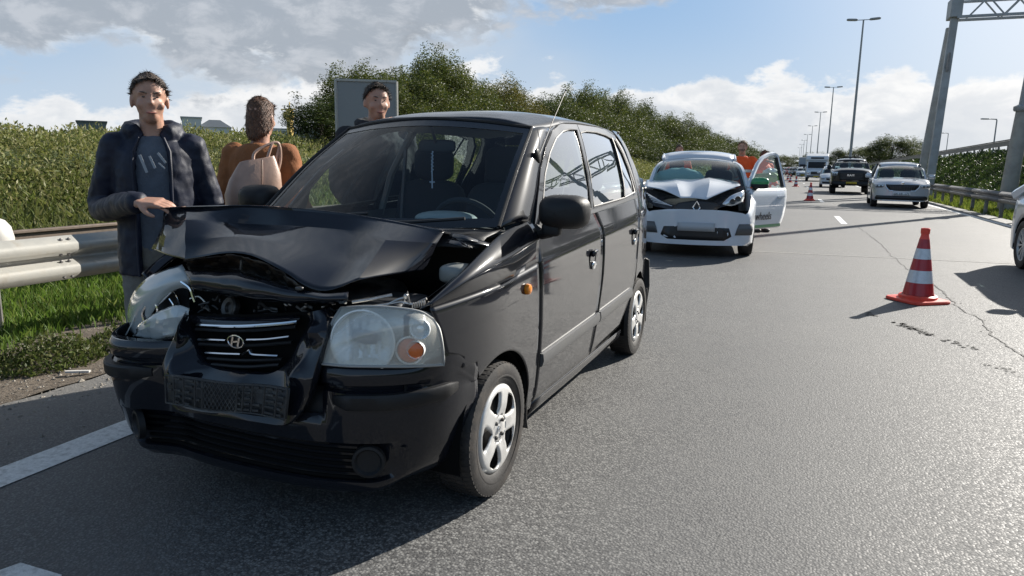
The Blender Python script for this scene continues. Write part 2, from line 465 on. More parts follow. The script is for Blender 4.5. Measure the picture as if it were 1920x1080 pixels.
AF, AR = 0.0, -2.38
def arch_z(y, yc, r=.318, zc=.272):
    d = abs(y - yc)
    return zc + math.sqrt(max(0, r * r - d * d)) if d < r else 0
def sill_z(y): return interp(y, [-2.85, -2.6, -2.0, -.45, -.2, .3], [.30, .24, .245, .232, .235, .24])

def region(yz0, yz1, n=24, m=14, o=0.0):
    """ruled region between two (y,z) polylines of the side surface"""
    def res(p, k):
        L = [0]
        for i in range(1, len(p)): L.append(L[-1] + math.hypot(p[i][0] - p[i - 1][0], p[i][1] - p[i - 1][1]))
        out = []
        for i in range(k + 1):
            s = L[-1] * i / k
            out.append((interp(s, L, [q[0] for q in p]), interp(s, L, [q[1] for q in p])))
        return out
    a, b_ = res(yz0, n), res(yz1, n)
    rows = []
    for j in range(m + 1):
        t = j / m
        rows.append([SP(a[i][0] * (1 - t) + b_[i][0] * t, a[i][1] * (1 - t) + b_[i][1] * t, o) for i in range(n + 1)])
    return rows

G = 0.0035
# doors: lower skins
DF_F = [(-.388, .26), (-.392, .42), (-.392, .74), (-.396, .896), (-.40, .985), (-.43, 1.062)]       # front edge of front door
DB = [(-1.262, .262), (-1.32, .51), (-1.375, .72), (-1.39, .965), (-1.30, 1.078)]                   # B split, bottom to top
DR = [(-1.90, .30), (-2.05, .42), (-2.17, .52), (-2.215, .60), (-2.265, .79), (-2.30, .95), (-2.372, 1.13)]  # rear edge of rear door
def shift(p, dy): return [(y + dy, z) for y, z in p]
fd = B().grid(region(shift(DF_F, -G), shift(DB, G), 30, 20))
rd = B().grid(region(shift(DB, -G), shift(DR, G), 30, 18))
fdo = both(fd, 'front_door', M_BLACK, solid=.012)
rdo = both(rd, 'rear_door', M_BLACK, solid=.012)
# sill
sl_ = B().grid([[Vector((Sx(y, z) + o, y, z)) for y in [-.40 - 1.6 * k / 12 for k in range(13)]] for z, o in ((.255, -.004), (.235, .0), (.20, .0), (.165, -.012), (.150, -.05))])
both(sl_, 'sill', M_BLACK, solid=.006)
# front fender: above the arch, and the shoulder up to the bonnet gap
fen = B()
ys = [-.385 + .67 * k / 44 for k in range(45)]
fen.grid([[SP(y, (max(arch_z(y, AF), sill_z(y)) if y < .19 else .60) * (1 - t) + .64 * t) for t in [j / 8 for j in range(9)]] for y in ys])
def fy(z): return interp(z, [.64, .665, .674, .75, .84, .87], [.285, .335, .375, .402, .442, .442])
rows = []
for j in range(13):
    t = j / 12
    rows.append([])
    for i in range(45):
        u = i / 44
        z0 = .64; y_ = -.385
        zt = crease_z(-.385 + u * .825)
        z = z0 + (zt - z0) * t
        y = -.385 + u * (fy(z) + .385)
        rows[-1].append(SP(y, z))
fen.grid(rows)
sh_in = [(.690, -.385, 1.078), (.676, -.25, 1.062), (.672, -.10, 1.030), (.690, .10, .985), (.694, .27, .935), (.672, .40, .880), (.655, .45, .853)]
sh_cr = [tuple(SP(y, crease_z(y))) for y in (-.385, -.25, -.10, .10, .27, .40, .44)]
mid = [tuple((Vector(a) * .5 + Vector(c) * .5) + Vector((.022 if i < 5 else .012, 0, .020 if i < 5 else .010))) for i, (a, c) in enumerate(zip(sh_in, sh_cr))]
inn = [(x - .035, y, z - .022) for x, y, z in sh_in]
fen.grid(patch([inn, sh_in, mid, sh_cr], 4, 4))
both(fen, 'front_fender', M_BLACK, solid=.006, merge=.0015)
# quarter panel
qp = B()
ysq = [-2.222 + (-2.8575 + 2.222) * k / 26 for k in range(27)]
qp.grid([[SP(y, max(arch_z(y, AR), sill_z(y)) * (1 - t) + .62 * t) for t in [j / 8 for j in range(9)]] for y in ysq])
TAIL = [(.24, -2.84), (.5, -2.865), (.8, -2.85), (1.0, -2.83), (1.13, -2.81), (1.3, -2.76), (1.45, -2.66), (1.54, -2.52), (1.575, -2.38)]
def tail_y(z): return interp(z, [a for a, b_ in TAIL], [b_ for a, b_ in TAIL])
RB = [(.62, -2.218), (.79, -2.262), (.95, -2.297), (1.13, -2.37), (1.30, -2.455), (1.42, -2.475), (1.50, -2.44), (1.56, -2.30)]
def rb_y(z): return interp(z, [a for a, b_ in RB], [b_ - .004 for a, b_ in RB])
qp.grid([[SP(rb_y(z) * (1 - u) + tail_y(z) * u, z) for u in [i / 26 for i in range(27)]] for z in [.62 + .935 * j / 26 for j in range(27)]])
both(qp, 'quarter_panel', M_BLACK, solid=.006, merge=.0015)
# window frames (rings on the side surface)
def ring(outer, inner, o0=0.002, o1=-.002, n=64):
    def res(p):
        p = p + [p[0]]; L = [0]
        for i in range(1, len(p)): L.append(L[-1] + math.hypot(p[i][0] - p[i - 1][0], p[i][1] - p[i - 1][1]))
        return [(interp(L[-1] * i / n, L, [q[0] for q in p]), interp(L[-1] * i / n, L, [q[1] for q in p])) for i in range(n)]
    return res(outer), res(inner)
def loop_pts(corner, k=6):
    """closed polyline with corners given in matching order, k samples per side"""
    out = []
    n = len(corner)
    for i in range(n):
        a, c = corner[i], corner[(i + 1) % n]
        out += [(a[0] + (c[0] - a[0]) * j / k, a[1] + (c[1] - a[1]) * j / k) for j in range(k)]
    return out
def frame(outer, inner, lip=-.006):
    O, I = loop_pts(outer), loop_pts(inner)
    b = B(); rows = [[], [], [], []]
    for (a, c) in zip(O, I):
        rows[0].append(SP(a[0], a[1], -.010)); rows[1].append(SP(a[0], a[1], .001))
        rows[2].append(SP(c[0], c[1], .001)); rows[3].append(SP(c[0], c[1], lip))
    return b.grid(rows, closed=True)
FW_I = [(-.505, 1.060), (-.60, 1.168), (-.70, 1.272), (-.86, 1.378), (-1.02, 1.452), (-1.18, 1.495), (-1.31, 1.512), (-1.452, 1.516), (-1.352, 1.270), (-1.262, 1.085), (-1.00, 1.072), (-.75, 1.063)]
FW_O = [(-.436, 1.063), (-.545, 1.18), (-.668, 1.298), (-.845, 1.412), (-1.01, 1.488), (-1.18, 1.532), (-1.32, 1.549), (-1.512, 1.553), (-1.395, 1.285), (-1.302, 1.080), (-1.00, 1.045), (-.75, 1.045)]
RW_I = [(-1.315, 1.095), (-1.405, 1.275), (-1.505, 1.503), (-1.63, 1.518), (-1.85, 1.522), (-2.04, 1.512), (-2.24, 1.486), (-2.30, 1.40), (-2.315, 1.30), (-2.29, 1.145), (-1.97, 1.118), (-1.65, 1.106)]
RW_O = [(-1.309, 1.080), (-1.402, 1.285), (-1.520, 1.553), (-1.64, 1.557), (-1.86, 1.560), (-2.08, 1.550), (-2.29, 1.521), (-2.40, 1.44), (-2.425, 1.31), (-2.366, 1.130), (-1.97, 1.085), (-1.65, 1.085)]
fr1 = both(frame(FW_O, FW_I), 'window_frame', M_BLACK)
fr2 = both(frame(RW_O, RW_I), 'window_frame', M_BLACK)
def glass_fan(inner, o=-.007, k=5):
    L = loop_pts(inner, k); cy = sum(p[0] for p in L) / len(L); cz = sum(p[1] for p in L) / len(L)
    rows = []
    for t in (1.0, .75, .5, .25, .02):
        rows.append([SP(cy + (y - cy) * t, cz + (z - cz) * t, o) for y, z in L])
    return B().grid(rows, closed=True)
both(glass_fan(FW_I), 'door_window', M_GLASSD)
both(glass_fan(RW_I), 'door_window', M_GLASSD)
# rear window divider and seals
dv = B()
for side in (1,):
    dv.tube([SP(-2.168 + .125 * t + .06 * t * t - .0, 1.498 - .372 * t, -.002) for t in [i / 8 for i in range(9)]], .010, 6)
both(dv, 'window_divider', M_PLAST)
sealb = B()
def seal(path): return [SP(y, z, -.001) for y, z in path]
s1 = B().tube(seal([p for p in FW_I] + [FW_I[0]]), .006, 5); both(s1, 'window_seal', M_PLAST)
s2 = B().tube(seal([p for p in RW_I] + [RW_I[0]]), .006, 5); both(s2, 'window_seal', M_PLAST)
# belt moulding strip under the glass
bs = B().grid([[SP(y, interp(y, [-2.35, -1.3, -.5], [1.122, 1.074, 1.052]) + dz, o) for y in [-.50 - 1.82 * k / 24 for k in range(25)]] for dz, o in ((.010, .002), (.008, .008), (-.010, .009), (-.014, .002))])
both(bs, 'belt_strip', M_PLASG)
# black sash behind the rear glass
both(B().grid(region([(-2.318, 1.15), (-2.338, 1.30), (-2.322, 1.41), (-2.27, 1.487)], [(-2.345, 1.145), (-2.392, 1.305), (-2.372, 1.43), (-2.295, 1.508)], 10, 2, .0035)), 'window_sash', M_PLAST)
# side protection mouldings
def mould(y0, y1, z0, z1):
    rows = []
    for dz, o in ((.034, .001), (.031, .014), (.0, .019), (-.026, .013), (-.032, .001)):
        rows.append([SP(y0 + (y1 - y0) * k / 10, z0 + (z1 - z0) * k / 10 + dz, o) for k in range(11)])
    b = B().grid(rows)
    for k in (0, 10): b.add([r[k] for r in rows], [(0, 1, 2, 3, 4)])
    return b
both(mould(-.425, -1.325, .448, .468), 'side_moulding', M_PLASG, ang=.5)
both(mould(-1.345, -2.09, .468, .490), 'side_moulding', M_PLASG, ang=.5)
# door handles: recessed cup and round pull, with lock
def handle(y, z):
    h = B(); M = Matrix.Translation(SP(y, z, .002)) @ Matrix.Rotation(PI / 2, 4, 'Y')
    h.lathe([(.0, -.006), (.030, -.004), (.042, .002), (.047, .001)], 24, M @ Matrix.Scale(1.25, 4, (0, 1, 0)))
    g2 = B().rbox(SP(y + .002, z + .033, .014), (.030, .078, .040), e=.6)
    k2 = B().rbox(SP(y + .0, z - .034, .006), (.018, .055, .044), e=.7)
    lk = B().lathe([(.010, 0), (.010, .008), (.007, .009), (0, .009)], 12, Matrix.Translation(SP(y - .045, z - .030, .001)) @ Matrix.Rotation(PI / 2, 4, 'Y'))
    return h, g2, k2, lk
for (y, z) in ((-1.185, .822), (-2.12, .862)):
    h, g2, k2, lk = handle(y, z)
    hs = both(h, 'door_handle', M_PLAST)
    for s, o in zip((0, 1), hs):
        for bb, nm, mt in ((g2, 'handle_cap', M_BLACK), (k2, 'handle_pull', M_CHROME), (lk, 'key_lock', M_CHROME)):
            (bb if s == 0 else mirror_b(bb)).obj(nm, mt, o, flip=True)
# orange side repeater
both(B().lathe([(.022, -.002), (.024, .004), (.021, .017), (.012, .022), (0, .023)], 20, Matrix.Translation(SP(-.238, .806, 0)) @ Matrix.Rotation(PI / 2, 4, 'Y')), 'side_repeater', M_ORANGE)
# A pillars
ws_side = [(.632, -.19, 1.062), (.612, -.335, 1.185), (.585, -.49, 1.302), (.558, -.64, 1.405), (.532, -.785, 1.493)]
fr_side = [tuple(SP(y, z, -.001)) for y, z in ((-.385, 1.070), (-.530, 1.186), (-.662, 1.302), (-.840, 1.415), (-1.02, 1.495))]
midp = [tuple(Vector(a) * .5 + Vector(c) * .5 + Vector((.012, .012, .012))) for a, c in zip(ws_side, fr_side)]
pil = B().grid(patch([[(x - .03, y - .01, z - .01) for x, y, z in ws_side], ws_side, midp, fr_side], 4, 4))
both(pil, 'windscreen_pillar', M_BLACK, solid=.01)
# roof
def roof_c(y): return interp(y, [-2.78, -2.6, -2.3, -2.0, -1.6, -1.2, -1.0, -.85, -.70], [1.470, 1.545, 1.590, 1.612, 1.622, 1.612, 1.595, 1.572, 1.538])
def roof_e(y): return interp(y, [-2.62, -2.45, -2.2, -1.9, -1.5, -1.25, -1.05, -.90, -.76], [1.475, 1.525, 1.553, 1.565, 1.562, 1.548, 1.515, 1.462, 1.49])
rows = []
for j in range(31):
    u = j / 30; row = []
    for i in range(25):
        s = -1 + 2 * i / 24; a = abs(s)
        yf = -.70 - .085 * a ** 2; ybk = -2.70 + .16 * a ** 3
        y = yf + (ybk - yf) * u
        xe = interp(y, [-2.7, -2.4, -1.5, -1.1, -.78], [.49, .515, .525, .535, .532])
        ze = roof_e(y) if u > .16 else (1.492 * (1 - u / .16) + roof_e(-1.05) * (u / .16))
        zc = roof_c(y) + .0
        z = zc - (zc - ze) * a ** 3.2
        # drain grooves
        gz = -.010 * math.exp(-((a - .86) / .022) ** 2) * sm(u, 0, .06)
        row.append((s * xe, y, z + gz))
    rows.append(row)
B().grid(rows).obj('roof', M_BLACK, car, flip=True, solid=.01)
# cant rail between roof and door frames
cr_ = B().grid([[Vector((interp(y, [-2.7, -2.4, -1.5, -1.1, -.78], [.49, .515, .525, .535, .532]) - .002, y, (roof_e(y) if y < -1.0 else interp(y, [-1.05, -.78], [roof_e(-1.05), 1.492])) - .002)) for y in [-.80 - 1.72 * k / 30 for k in range(31)]],
               [SP(y, min(1.556, interp(y, [-2.52, -2.3, -1.9, -1.5, -1.18, -1.0, -.80], [1.50, 1.53, 1.56, 1.555, 1.535, 1.487, 1.39])), -.004) for y in [-.80 - 1.72 * k / 30 for k in range(31)]]])
both(cr_, 'cant_rail', M_BLACK, solid=.008)
# windscreen
WSB = [(-.632, -.19, 1.062), (-.33, -.095, 1.05), (0, -.055, 1.045), (.33, -.095, 1.05), (.632, -.19, 1.062)]
WSM = [(-.585, -.49, 1.302), (-.31, -.405, 1.308), (0, -.372, 1.312), (.31, -.405, 1.308), (.585, -.49, 1.302)]
WST = [(-.532, -.785, 1.493), (-.28, -.722, 1.522), (0, -.70, 1.536), (.28, -.722, 1.522), (.532, -.785, 1.493)]
wsg = patch([WSB, WSM, WST], 8, 10)
wso = B().grid(wsg).obj('windscreen', M_GLASS, car, flip=True)
nr, nc = len(wsg), len(wsg[0])
bb = B()
def edge_strip(line_out, line_in, o=.0015):
    return B().grid([line_out, line_in])
inner = []
for j in range(nr):
    for i in range(nc): pass
def wsp(u, v):  # u,v in 0..1
    a = u * (nc - 1); c = v * (nr - 1); i = min(nc - 2, int(a)); j = min(nr - 2, int(c)); fu, fv = a - i, c - j
    return (wsg[j][i] * (1 - fu) + wsg[j][i + 1] * fu) * (1 - fv) + (wsg[j + 1][i] * (1 - fu) + wsg[j + 1][i + 1] * fu) * fv
nrm = Vector((0, .62, .78))
K_ = 24
strips = []
for (u0, v0, u1, v1, du, dv_) in ((0, 0, 1, 0, 0, .07), (0, 1, 1, 1, 0, -.085), (0, 0, 0, 1, .028, 0), (1, 0, 1, 1, -.028, 0)):
    bb.grid([[wsp(u0 + (u1 - u0) * k / K_, v0 + (v1 - v0) * k / K_) + nrm * .003 for k in range(K_ + 1)],
             [wsp(min(1, max(0, u0 + (u1 - u0) * k / K_ + du)), min(1, max(0, v0 + (v1 - v0) * k / K_ + dv_))) + nrm * .002 for k in range(K_ + 1)]])
bb.obj('windscreen_band', pmat('ceramic_band', (.004, .005, .006), .25, coat=.5), wso, flip=True)
gs = B().tube([wsp(0, k / 20) + nrm * .004 for k in range(21)] + [wsp(k / 20, 1) + nrm * .004 for k in range(1, 21)] + [wsp(1, 1 - k / 20) + nrm * .004 for k in range(1, 21)], .008, 6)
gs.obj('windscreen_seal', M_PLAST, wso, flip=True)
# tailgate, rear glass, rear bumper
def rear_row(z, xh, y): return [(s * xh, y + .055 * (1 - abs(s) ** 2.5) * -1 + .0, z) for s in [-1 + 2 * i / 12 for i in range(13)]]
B().grid([rear_row(z, x, y) for z, x, y in ((.62, .66, -2.83), (.85, .665, -2.82), (1.05, .64, -2.80), (1.10, .625, -2.79))]).obj('tailgate', M_BLACK, car, flip=True, solid=.01)
rows = [rear_row(z, x, y) for z, x, y in ((1.10, .52, -2.795), (1.25, .485, -2.755), (1.38, .45, -2.70), (1.47, .42, -2.635))]
B().grid(rows).obj('rear_window', M_GLASSD, car, flip=True)
hf = B()
for s in (-1, 1):
    hf.grid([[(s * xi, y, z) for z, xi, y in ((1.08, .50, -2.79), (1.25, .475, -2.75), (1.38, .44, -2.695), (1.50, .41, -2.60))], [(s * xo, y + .03, z) for z, xo, y in ((1.08, .66, -2.81), (1.25, .60, -2.77), (1.38, .565, -2.70), (1.50, .52, -2.60))]])
hf.grid([rear_row(1.47, .45, -2.635), rear_row(1.56, .50, -2.56)])
hf.obj('tailgate_frame', M_BLACK, car, flip=True, solid=.01)
rbm = B().grid([[(s * x, y + .09 * -(1 - abs(s) ** 3), z) for s in [-1 + 2 * i / 14 for i in range(15)]] for z, x, y in ((.64, .67, -2.80), (.62, .70, -2.83), (.42, .71, -2.84), (.25, .70, -2.80), (.22, .66, -2.74))])
rbm.obj('rear_bumper', M_PLAST, car, flip=True, solid=.01)
both(B().grid([[(x, y, z) for x, y in ((.52, -2.868), (.58, -2.862), (.628, -2.850))] for z in (.72, .85, .98, 1.06)]), 'tail_lamp', pmat('tail_red', (.35, .01, .008), .2, coat=.8))
# wheels and liners
for (yy, zz) in ((AF, .273), (AR, .273)):
    for s in (1, -1):
        wheel_five(car, (s * (.735 - .078), yy, zz), .273, .156, rot=math.radians(18 if yy == 0 else 40))
        lin = B()
        rows = []
        for k in range(17):
            a = -.25 + (PI + .5) * k / 16
            rows.append([(s * x, yy + .315 * math.cos(a), .272 + .315 * math.sin(a)) for x in (.40, .712)])
        lin.grid(rows); lin.add([(s * .40, yy + .315 * math.cos(a), .272 + .315 * math.sin(a)) for a in [-.25 + (PI + .5) * k / 16 for k in range(17)]], [tuple(range(17))])
        lin.obj('wheel_arch_liner', M_DARK, car, flip=True)
for s in (1, -1):
    mf = B().grid([[(s * x, -.335 - .015 * (z < .2), z) for x in (.56, .62, .68, .715)] for z in (.42, .3, .2, .155, .15)])
    mf.obj('mud_flap', M_RUB, car, flip=True, solid=.006)
    mf = B().grid([[(s * x, -2.715, z) for x in (.58, .64, .70, .72)] for z in (.42, .3, .2, .17)])
    mf.obj('mud_flap', M_RUB, car, flip=True, solid=.006)
# floor pan / underside
fp = B().box((0, -1.25, .235), (1.30, 1.75, .06)).box((0, -2.4, .30), (.78, .9, .10)).box((0, .05, .28), (.76, .9, .12))
fp.obj('floor_pan', M_DARK, car, flip=True)
ax = B().tube([(-.62, 0, .25), (.62, 0, .25)], .03, 8).tube([(-.62, -2.38, .25), (.62, -2.38, .25)], .035, 8)
ax.obj('axle', M_DSTEEL, car, flip=True)
# interior
ins = B()
rows = []
for y, z, zs in ((-.10, 1.02, 0), (-.28, 1.035, 0), (-.42, 1.02, 0), (-.47, .97, 0), (-.46, .80, 0), (-.42, .62, 0)):
    rows.append([(x, y - .05 * (abs(x) / .6) ** 2, z + (.045 * math.exp(-((x - .28) / .16) ** 2) if -.5 < y < -.2 else 0)) for x in [-.61 + 1.22 * i / 20 for i in range(21)]])
ins.grid(rows).obj('dashboard', pmat('dashboard_grey', (.035, .037, .04), .75), car, flip=True)
B().rbox((.27, -.40, 1.062), (.30, .20, .085), e=.8).obj('instrument_binnacle', pmat('binnacle_grey', (.22, .25, .25), .5), car, flip=True)
# steering wheel
swc = Vector((.268, -.64, .985)); tilt = Matrix.Rotation(math.radians(-28), 3, 'X')
ringp = [swc + tilt @ Vector((.185 * math.cos(2 * PI * k / 32), 0, .185 * math.sin(2 * PI * k / 32))) for k in range(32)]
sw = B().tube(ringp, .0135, 8, closed=True)
swo = sw.obj('steering_wheel', M_SEAT, car, flip=True)
sp = B()
for a in (-.2, PI + .2, -PI / 2):
    sp.tube([swc, swc + tilt @ Vector((.18 * math.cos(a), 0, .18 * math.sin(a)))], [.028, .014], 6)
sp.rbox(swc, (.15, .06, .13), rot=(math.radians(-28), 0, 0), e=.6)
sp.tube([swc, swc + Vector((0, .22, -.10))], .035, 8)
sp.obj('steering_hub', M_TRIM, swo, flip=True)
for (sx, sy) in ((.215, -1.13), (-.345, -1.30)):
    st = B().rbox((sx, sy + .26, .64), (.47, .50, .17), e=.45).obj('front_seat', M_SEAT, car, flip=True)
    B().rbox((sx, sy - .02, .93), (.45, .15, .58), rot=(math.radians(10), 0, 0), e=.45).obj('backrest', M_SEAT, st, flip=True)
    hr = B().rbox((sx, sy - .08, 1.315), (.255, .10, .205), e=.55).tube([(sx - .06, sy - .07, 1.15), (sx - .06, sy - .07, 1.27)], .007).tube([(sx + .06, sy - .07, 1.15), (sx + .06, sy - .07, 1.27)], .007)
    hr.obj('headrest', M_SEAT, st, flip=True)
rs = B().rbox((0, -2.0, .62), (1.15, .48, .18), e=.4).obj('rear_seat', M_SEAT, car, flip=True)
B().rbox((0, -2.28, .90), (1.15, .14, .52), rot=(math.radians(12), 0, 0), e=.35).obj('backrest', M_SEAT, rs, flip=True)
for sx in (-.33, .33): B().rbox((sx, -2.33, 1.215), (.24, .09, .15), e=.55).obj('headrest', M_SEAT, rs, flip=True)
B().grid([[(s * .50, y, 1.505 + .045 * (1 - s * s) - (.0 if y < -.9 else .03)) for s in [-1 + i / 5 for i in range(11)]] for y in (-.76, -1.0, -1.6, -2.3, -2.55)]).obj('headliner', M_HEADL, car, flip=True)
for s in (1, -1):
    B().grid([[SP(y, z, -.05, s) for y in (-.45, -.9, -1.3, -1.8, -2.3, -2.7)] for z in (.35, .7, .95, 1.03)]).obj('door_card', M_TRIM, car, flip=True)
    B().tube([SP(-1.40, 1.50, -.03, s), SP(-1.33, 1.25, -.03, s), SP(-1.30, 1.0, -.03, s)], .022, 6).obj('pillar_trim', M_HEADL, car, flip=True)
    B().tube([SP(-1.36, 1.40, -.06, s), Vector((s * .50, -1.25, 1.0)), Vector((s * .46, -1.2, .7))], .012, 4).obj('seat_belt', M_TRIM, car, flip=True)
rmr = B().rbox((.0, -.80, 1.405), (.235, .03, .068), e=.5, rot=(0, 0, .15)).tube([(0, -.79, 1.42), (0, -.74, 1.50)], .008)
rmr.obj('rear_view_mirror', M_PLAST, car, flip=True)
# loose hanging charm on the mirror
cr2 = B().tube([(-.012, -.775, 1.38), (-.014, -.773, 1.30), (-.012, -.77, 1.235)], .0035, 5)
for k in range(12): cr2.rbox((-.012 + .004 * (-1) ** k, -.772, 1.375 - k * .009), (.009, .009, .008), e=1, nu=6, nv=4)
cr2.box((-.012, -.77, 1.215), (.006, .004, .05)).box((-.012, -.77, 1.222), (.03, .004, .006))
tag(cr2.obj('hanging_charm', pmat('charm_beads', (.45, .47, .55), .4), car, flip=True))
# door mirrors
for s in (1, -1):
    mc = Vector((s * .835, -.40, 1.122))
    mb = B()
    rows = []
    for y, k in ((-.052, .93), (-.050, 1.0), (-.02, 1.02), (.015, .97), (.045, .84), (.064, .60), (.072, .25), (.073, .02)):
        rows.append([mc + Vector((s * .108 * k * math.copysign(abs(math.cos(a)) ** .62, math.cos(a)) - s * .012 * (1 - k), y, .072 * k * math.copysign(abs(math.sin(a)) ** .62, math.sin(a)))) for a in [2 * PI * i / 28 for i in range(28)]])
    mb.grid(rows, closed=True)
    mo = mb.obj('door_mirror', M_PLAST, car, flip=True)
    B().add([mc + Vector((.100 * math.cos(2 * PI * i / 24), -.047, .066 * math.sin(2 * PI * i / 24))) for i in range(24)], [tuple(range(24))]).obj('mirror_glass', M_CHROME, mo, flip=True)
    st = B().rbox(mc + Vector((-s * .045, .01, -.075)), (.085, .055, .06), e=.5)
    st.tube([mc + Vector((-s * .05, .01, -.085)), mc + Vector((-s * .10, -.01, -.10)), Vector((s * .70, -.43, 1.035))], [.026, .024, .03], 8)
    st.obj('mirror_arm', M_PLAST, mo, flip=True)
    sail = B().prism([SP(-.44, 1.045, .0, s), SP(-.60, 1.055, .0, s), SP(-.615, 1.175, .0, s)], (s * .012, 0, 0))
    sail.obj('mirror_sail', M_PLAST, car, flip=True)
# aerial on the roof corner
B().tube([(0.607, -0.669, 1.341), (0.600, -0.878, 1.523), (0.590, -1.101, 1.697)], [.0035, .002, .0015], 6).rbox((0.590, -1.101, 1.700), (.012, .012, .012), e=1, nu=8, nv=6).rbox((0.612, -0.662, 1.360), (.02, .035, .075), e=.6, rot=(-.7, 0, 0)).obj('aerial', M_DSTEEL, car, flip=True)
# fuel of small seams: jack points etc. are left to the sill

# ------------------------------------------------------------------ damaged front end
def plan(x):
    a = abs(x)
    return interp(a, [0, .15, .3, .45, .56, .64, .680, .702, .716, .723], [.660, .655, .640, .600, .545, .470, .395, .320, .235, .19])
def plan_pts(n=80):
    # evenly spaced along the plan curve, from car right (-) to left (+)
    xs = [0, .15, .3, .45, .56, .64, .680, .702, .716, .723]
    half = crom([Vector((x, plan(x), 0)) for x in xs], 10)
    full = [Vector((-p.x, p.y, 0)) for p in half[::-1]] + half[1:]
    L = [0]
    for i in range(1, len(full)): L.append(L[-1] + (full[i] - full[i - 1]).length)
    out = []
    for k in range(n + 1):
        s = L[-1] * k / n
        out.append(Vector((interp(s, L, [p.x for p in full]), interp(s, L, [p.y for p in full]), 0)))
    return out
PL = plan_pts(96)
def pnorm(i):
    a = PL[max(0, i - 1)]; b_ = PL[min(len(PL) - 1, i + 1)]; t = (b_ - a).normalized()
    return Vector((-t.y, t.x, 0)) if Vector((-t.y, t.x, 0)).dot(PL[i] - Vector((0, -.3, 0))) > 0 else Vector((t.y, -t.x, 0))
def dent(p):
    """crash deformation of the bumper region"""
    x, y, z = p
    # right corner torn forward and out
    w = sm(-x, .30, .70)
    y += .135 * w * sm(y, .15, .45) + .03 * w; x -= .018 * w
    z -= .01 * w
    # buckles
    n = noise.noise(Vector((x * 5.3, y * 3, z * 6)))
    n2 = noise.noise(Vector((x * 13.3 + 5, y * 7, z * 12)))
    cen = math.exp(-((x + .02) / .42) ** 2) * sm(z, .30, .5)
    y += (n * .030 + n2 * .010) * cen
    y -= .030 * math.exp(-((x + .33) / .06) ** 2) * sm(z, .35, .55)
    y -= .022 * math.exp(-((x - .36) / .05) ** 2) * sm(z, .35, .5)
    z += n2 * .008 * cen
    return Vector((x, y, z))
def bsurf(i, o, z): return dent(PL[i] + pnorm(i) * o + Vector((0, 0, z)))
def ztop(x):  # upper edge of the bumper: dips below the lamps, rises at the wheel side seam
    a = abs(x)
    if a > .705: return interp(a, [.705, .723], [.676, .600])
    return .648 + .028 * sm(a, .64, .705)
bump = B()
rows = []
PROF = [(-.045, 'T'), (-.010, 'T0'), (.0, -.012), (.003, -.035), (-.002, -.062), (-.020, -.070), (-.022, -.085), (-.004, -.092)]
NS = len(PL)
def endk(i):  # 0 in the middle, 1 at the wheel-side ends
    return sm(abs(PL[i].x), .66, .735)
for o, dz in PROF:
    row = []
    for i in range(NS):
        zt = ztop(PL[i].x)
        e_ = 1 - sm(abs(PL[i].x), .60, .69)
        row.append(bsurf(i, (o if o > -.008 else (o * e_ - .002 * (1 - e_))) if not isinstance(dz, str) else o * (.15 + .85 * e_), zt if isinstance(dz, str) else zt + dz))
    rows.append(row)
for o, z in ((.0, .53), (.002, .48), (-.004, .43), (-.012, .38)):
    rows.append([bsurf(i, o, z) for i in range(NS)])
for o, z, oe, ze in ((-.050, .375, -.018, .34), (-.060, .235, -.032, .28), (-.034, .228, -.046, .258), (-.034, .208, -.056, .242), (-.052, .186, -.066, .230), (-.10, .178, -.075, .225)):
    row = []
    for i in range(NS):
        q = sm(abs(PL[i].x), .50, .66)
        row.append(bsurf(i, o * (1 - q) + oe * q, z * (1 - q) + ze * q))
    rows.append(row)
def keepb(r, c):
    x = (PL[c].x + PL[c + 1].x) / 2
    if -.335 < x < .355 and r < 9: return False        # the middle is its own crumpled piece
    return True
bump.grid(rows, keep=keepb)
bumo = bump.obj('front_bumper', M_BLACK, car, flip=True, solid=.004, ang=.7)
# wide black lower face behind the plate
mf = B().grid([[bsurf(i, o, z) for i in range(NS) if -.36 < PL[i].x < .38] for z, o in ((.56, -.05), (.50, -.035), (.42, -.02), (.37, -.02))])
mf.obj('bumper_core', M_PLAST, bumo, flip=True, solid=.004)
# grille slats under it
for k in range(5):
    z = .350 - .025 * k
    b = B().tube([bsurf(i, -.030 - .002 * k, z - .006 * abs(PL[i].x)) for i in range(NS) if abs(PL[i].x) < .50][::2], .0065, 6)
    b.obj('grille_slat', M_DARK, bumo, flip=True)
# fog lamp blanks
for sx in (.50, -.50):
    i0 = min(range(NS), key=lambda i: abs(PL[i].x - sx))
    c = bsurf(i0, -.012, .315); nn = pnorm(i0)
    M = Matrix.Translation(c) @ nn.to_track_quat('Z', 'Y').to_matrix().to_4x4()
    B().lathe([(.074, -.02), (.072, .008), (.060, .010), (.050, -.004), (.030, -.006), (0, -.004)], 28, M @ Matrix.Scale(.78, 4)).obj('fog_lamp_blank', M_PLAST, bumo, flip=True)
# black rub strips on the corners
def rub(x0, x1):
    idx = [i for i in range(NS) if x0 <= PL[i].x <= x1]
    n = len(idx) - 1; rows = []
    for dz, o in ((.026, -.004), (.026, .016), (.018, .021), (-.018, .020), (-.027, .014), (-.028, -.004)):
        r = []
        for q, i in enumerate(idx):
            e = min(q, n - q) / 3; e = min(1, e)
            r.append(bsurf(i, o * (.2 + .8 * e), .532 + dz * (.55 + .45 * e) + .010 * sm(abs(PL[i].x), .55, .72)))
        rows.append(r)
    return B().grid(rows)
rub(.375, .706).obj('rub_strip', M_PLAST, bumo, flip=True)
rub(-.706, -.40).obj('rub_strip', M_PLAST, bumo, flip=True)

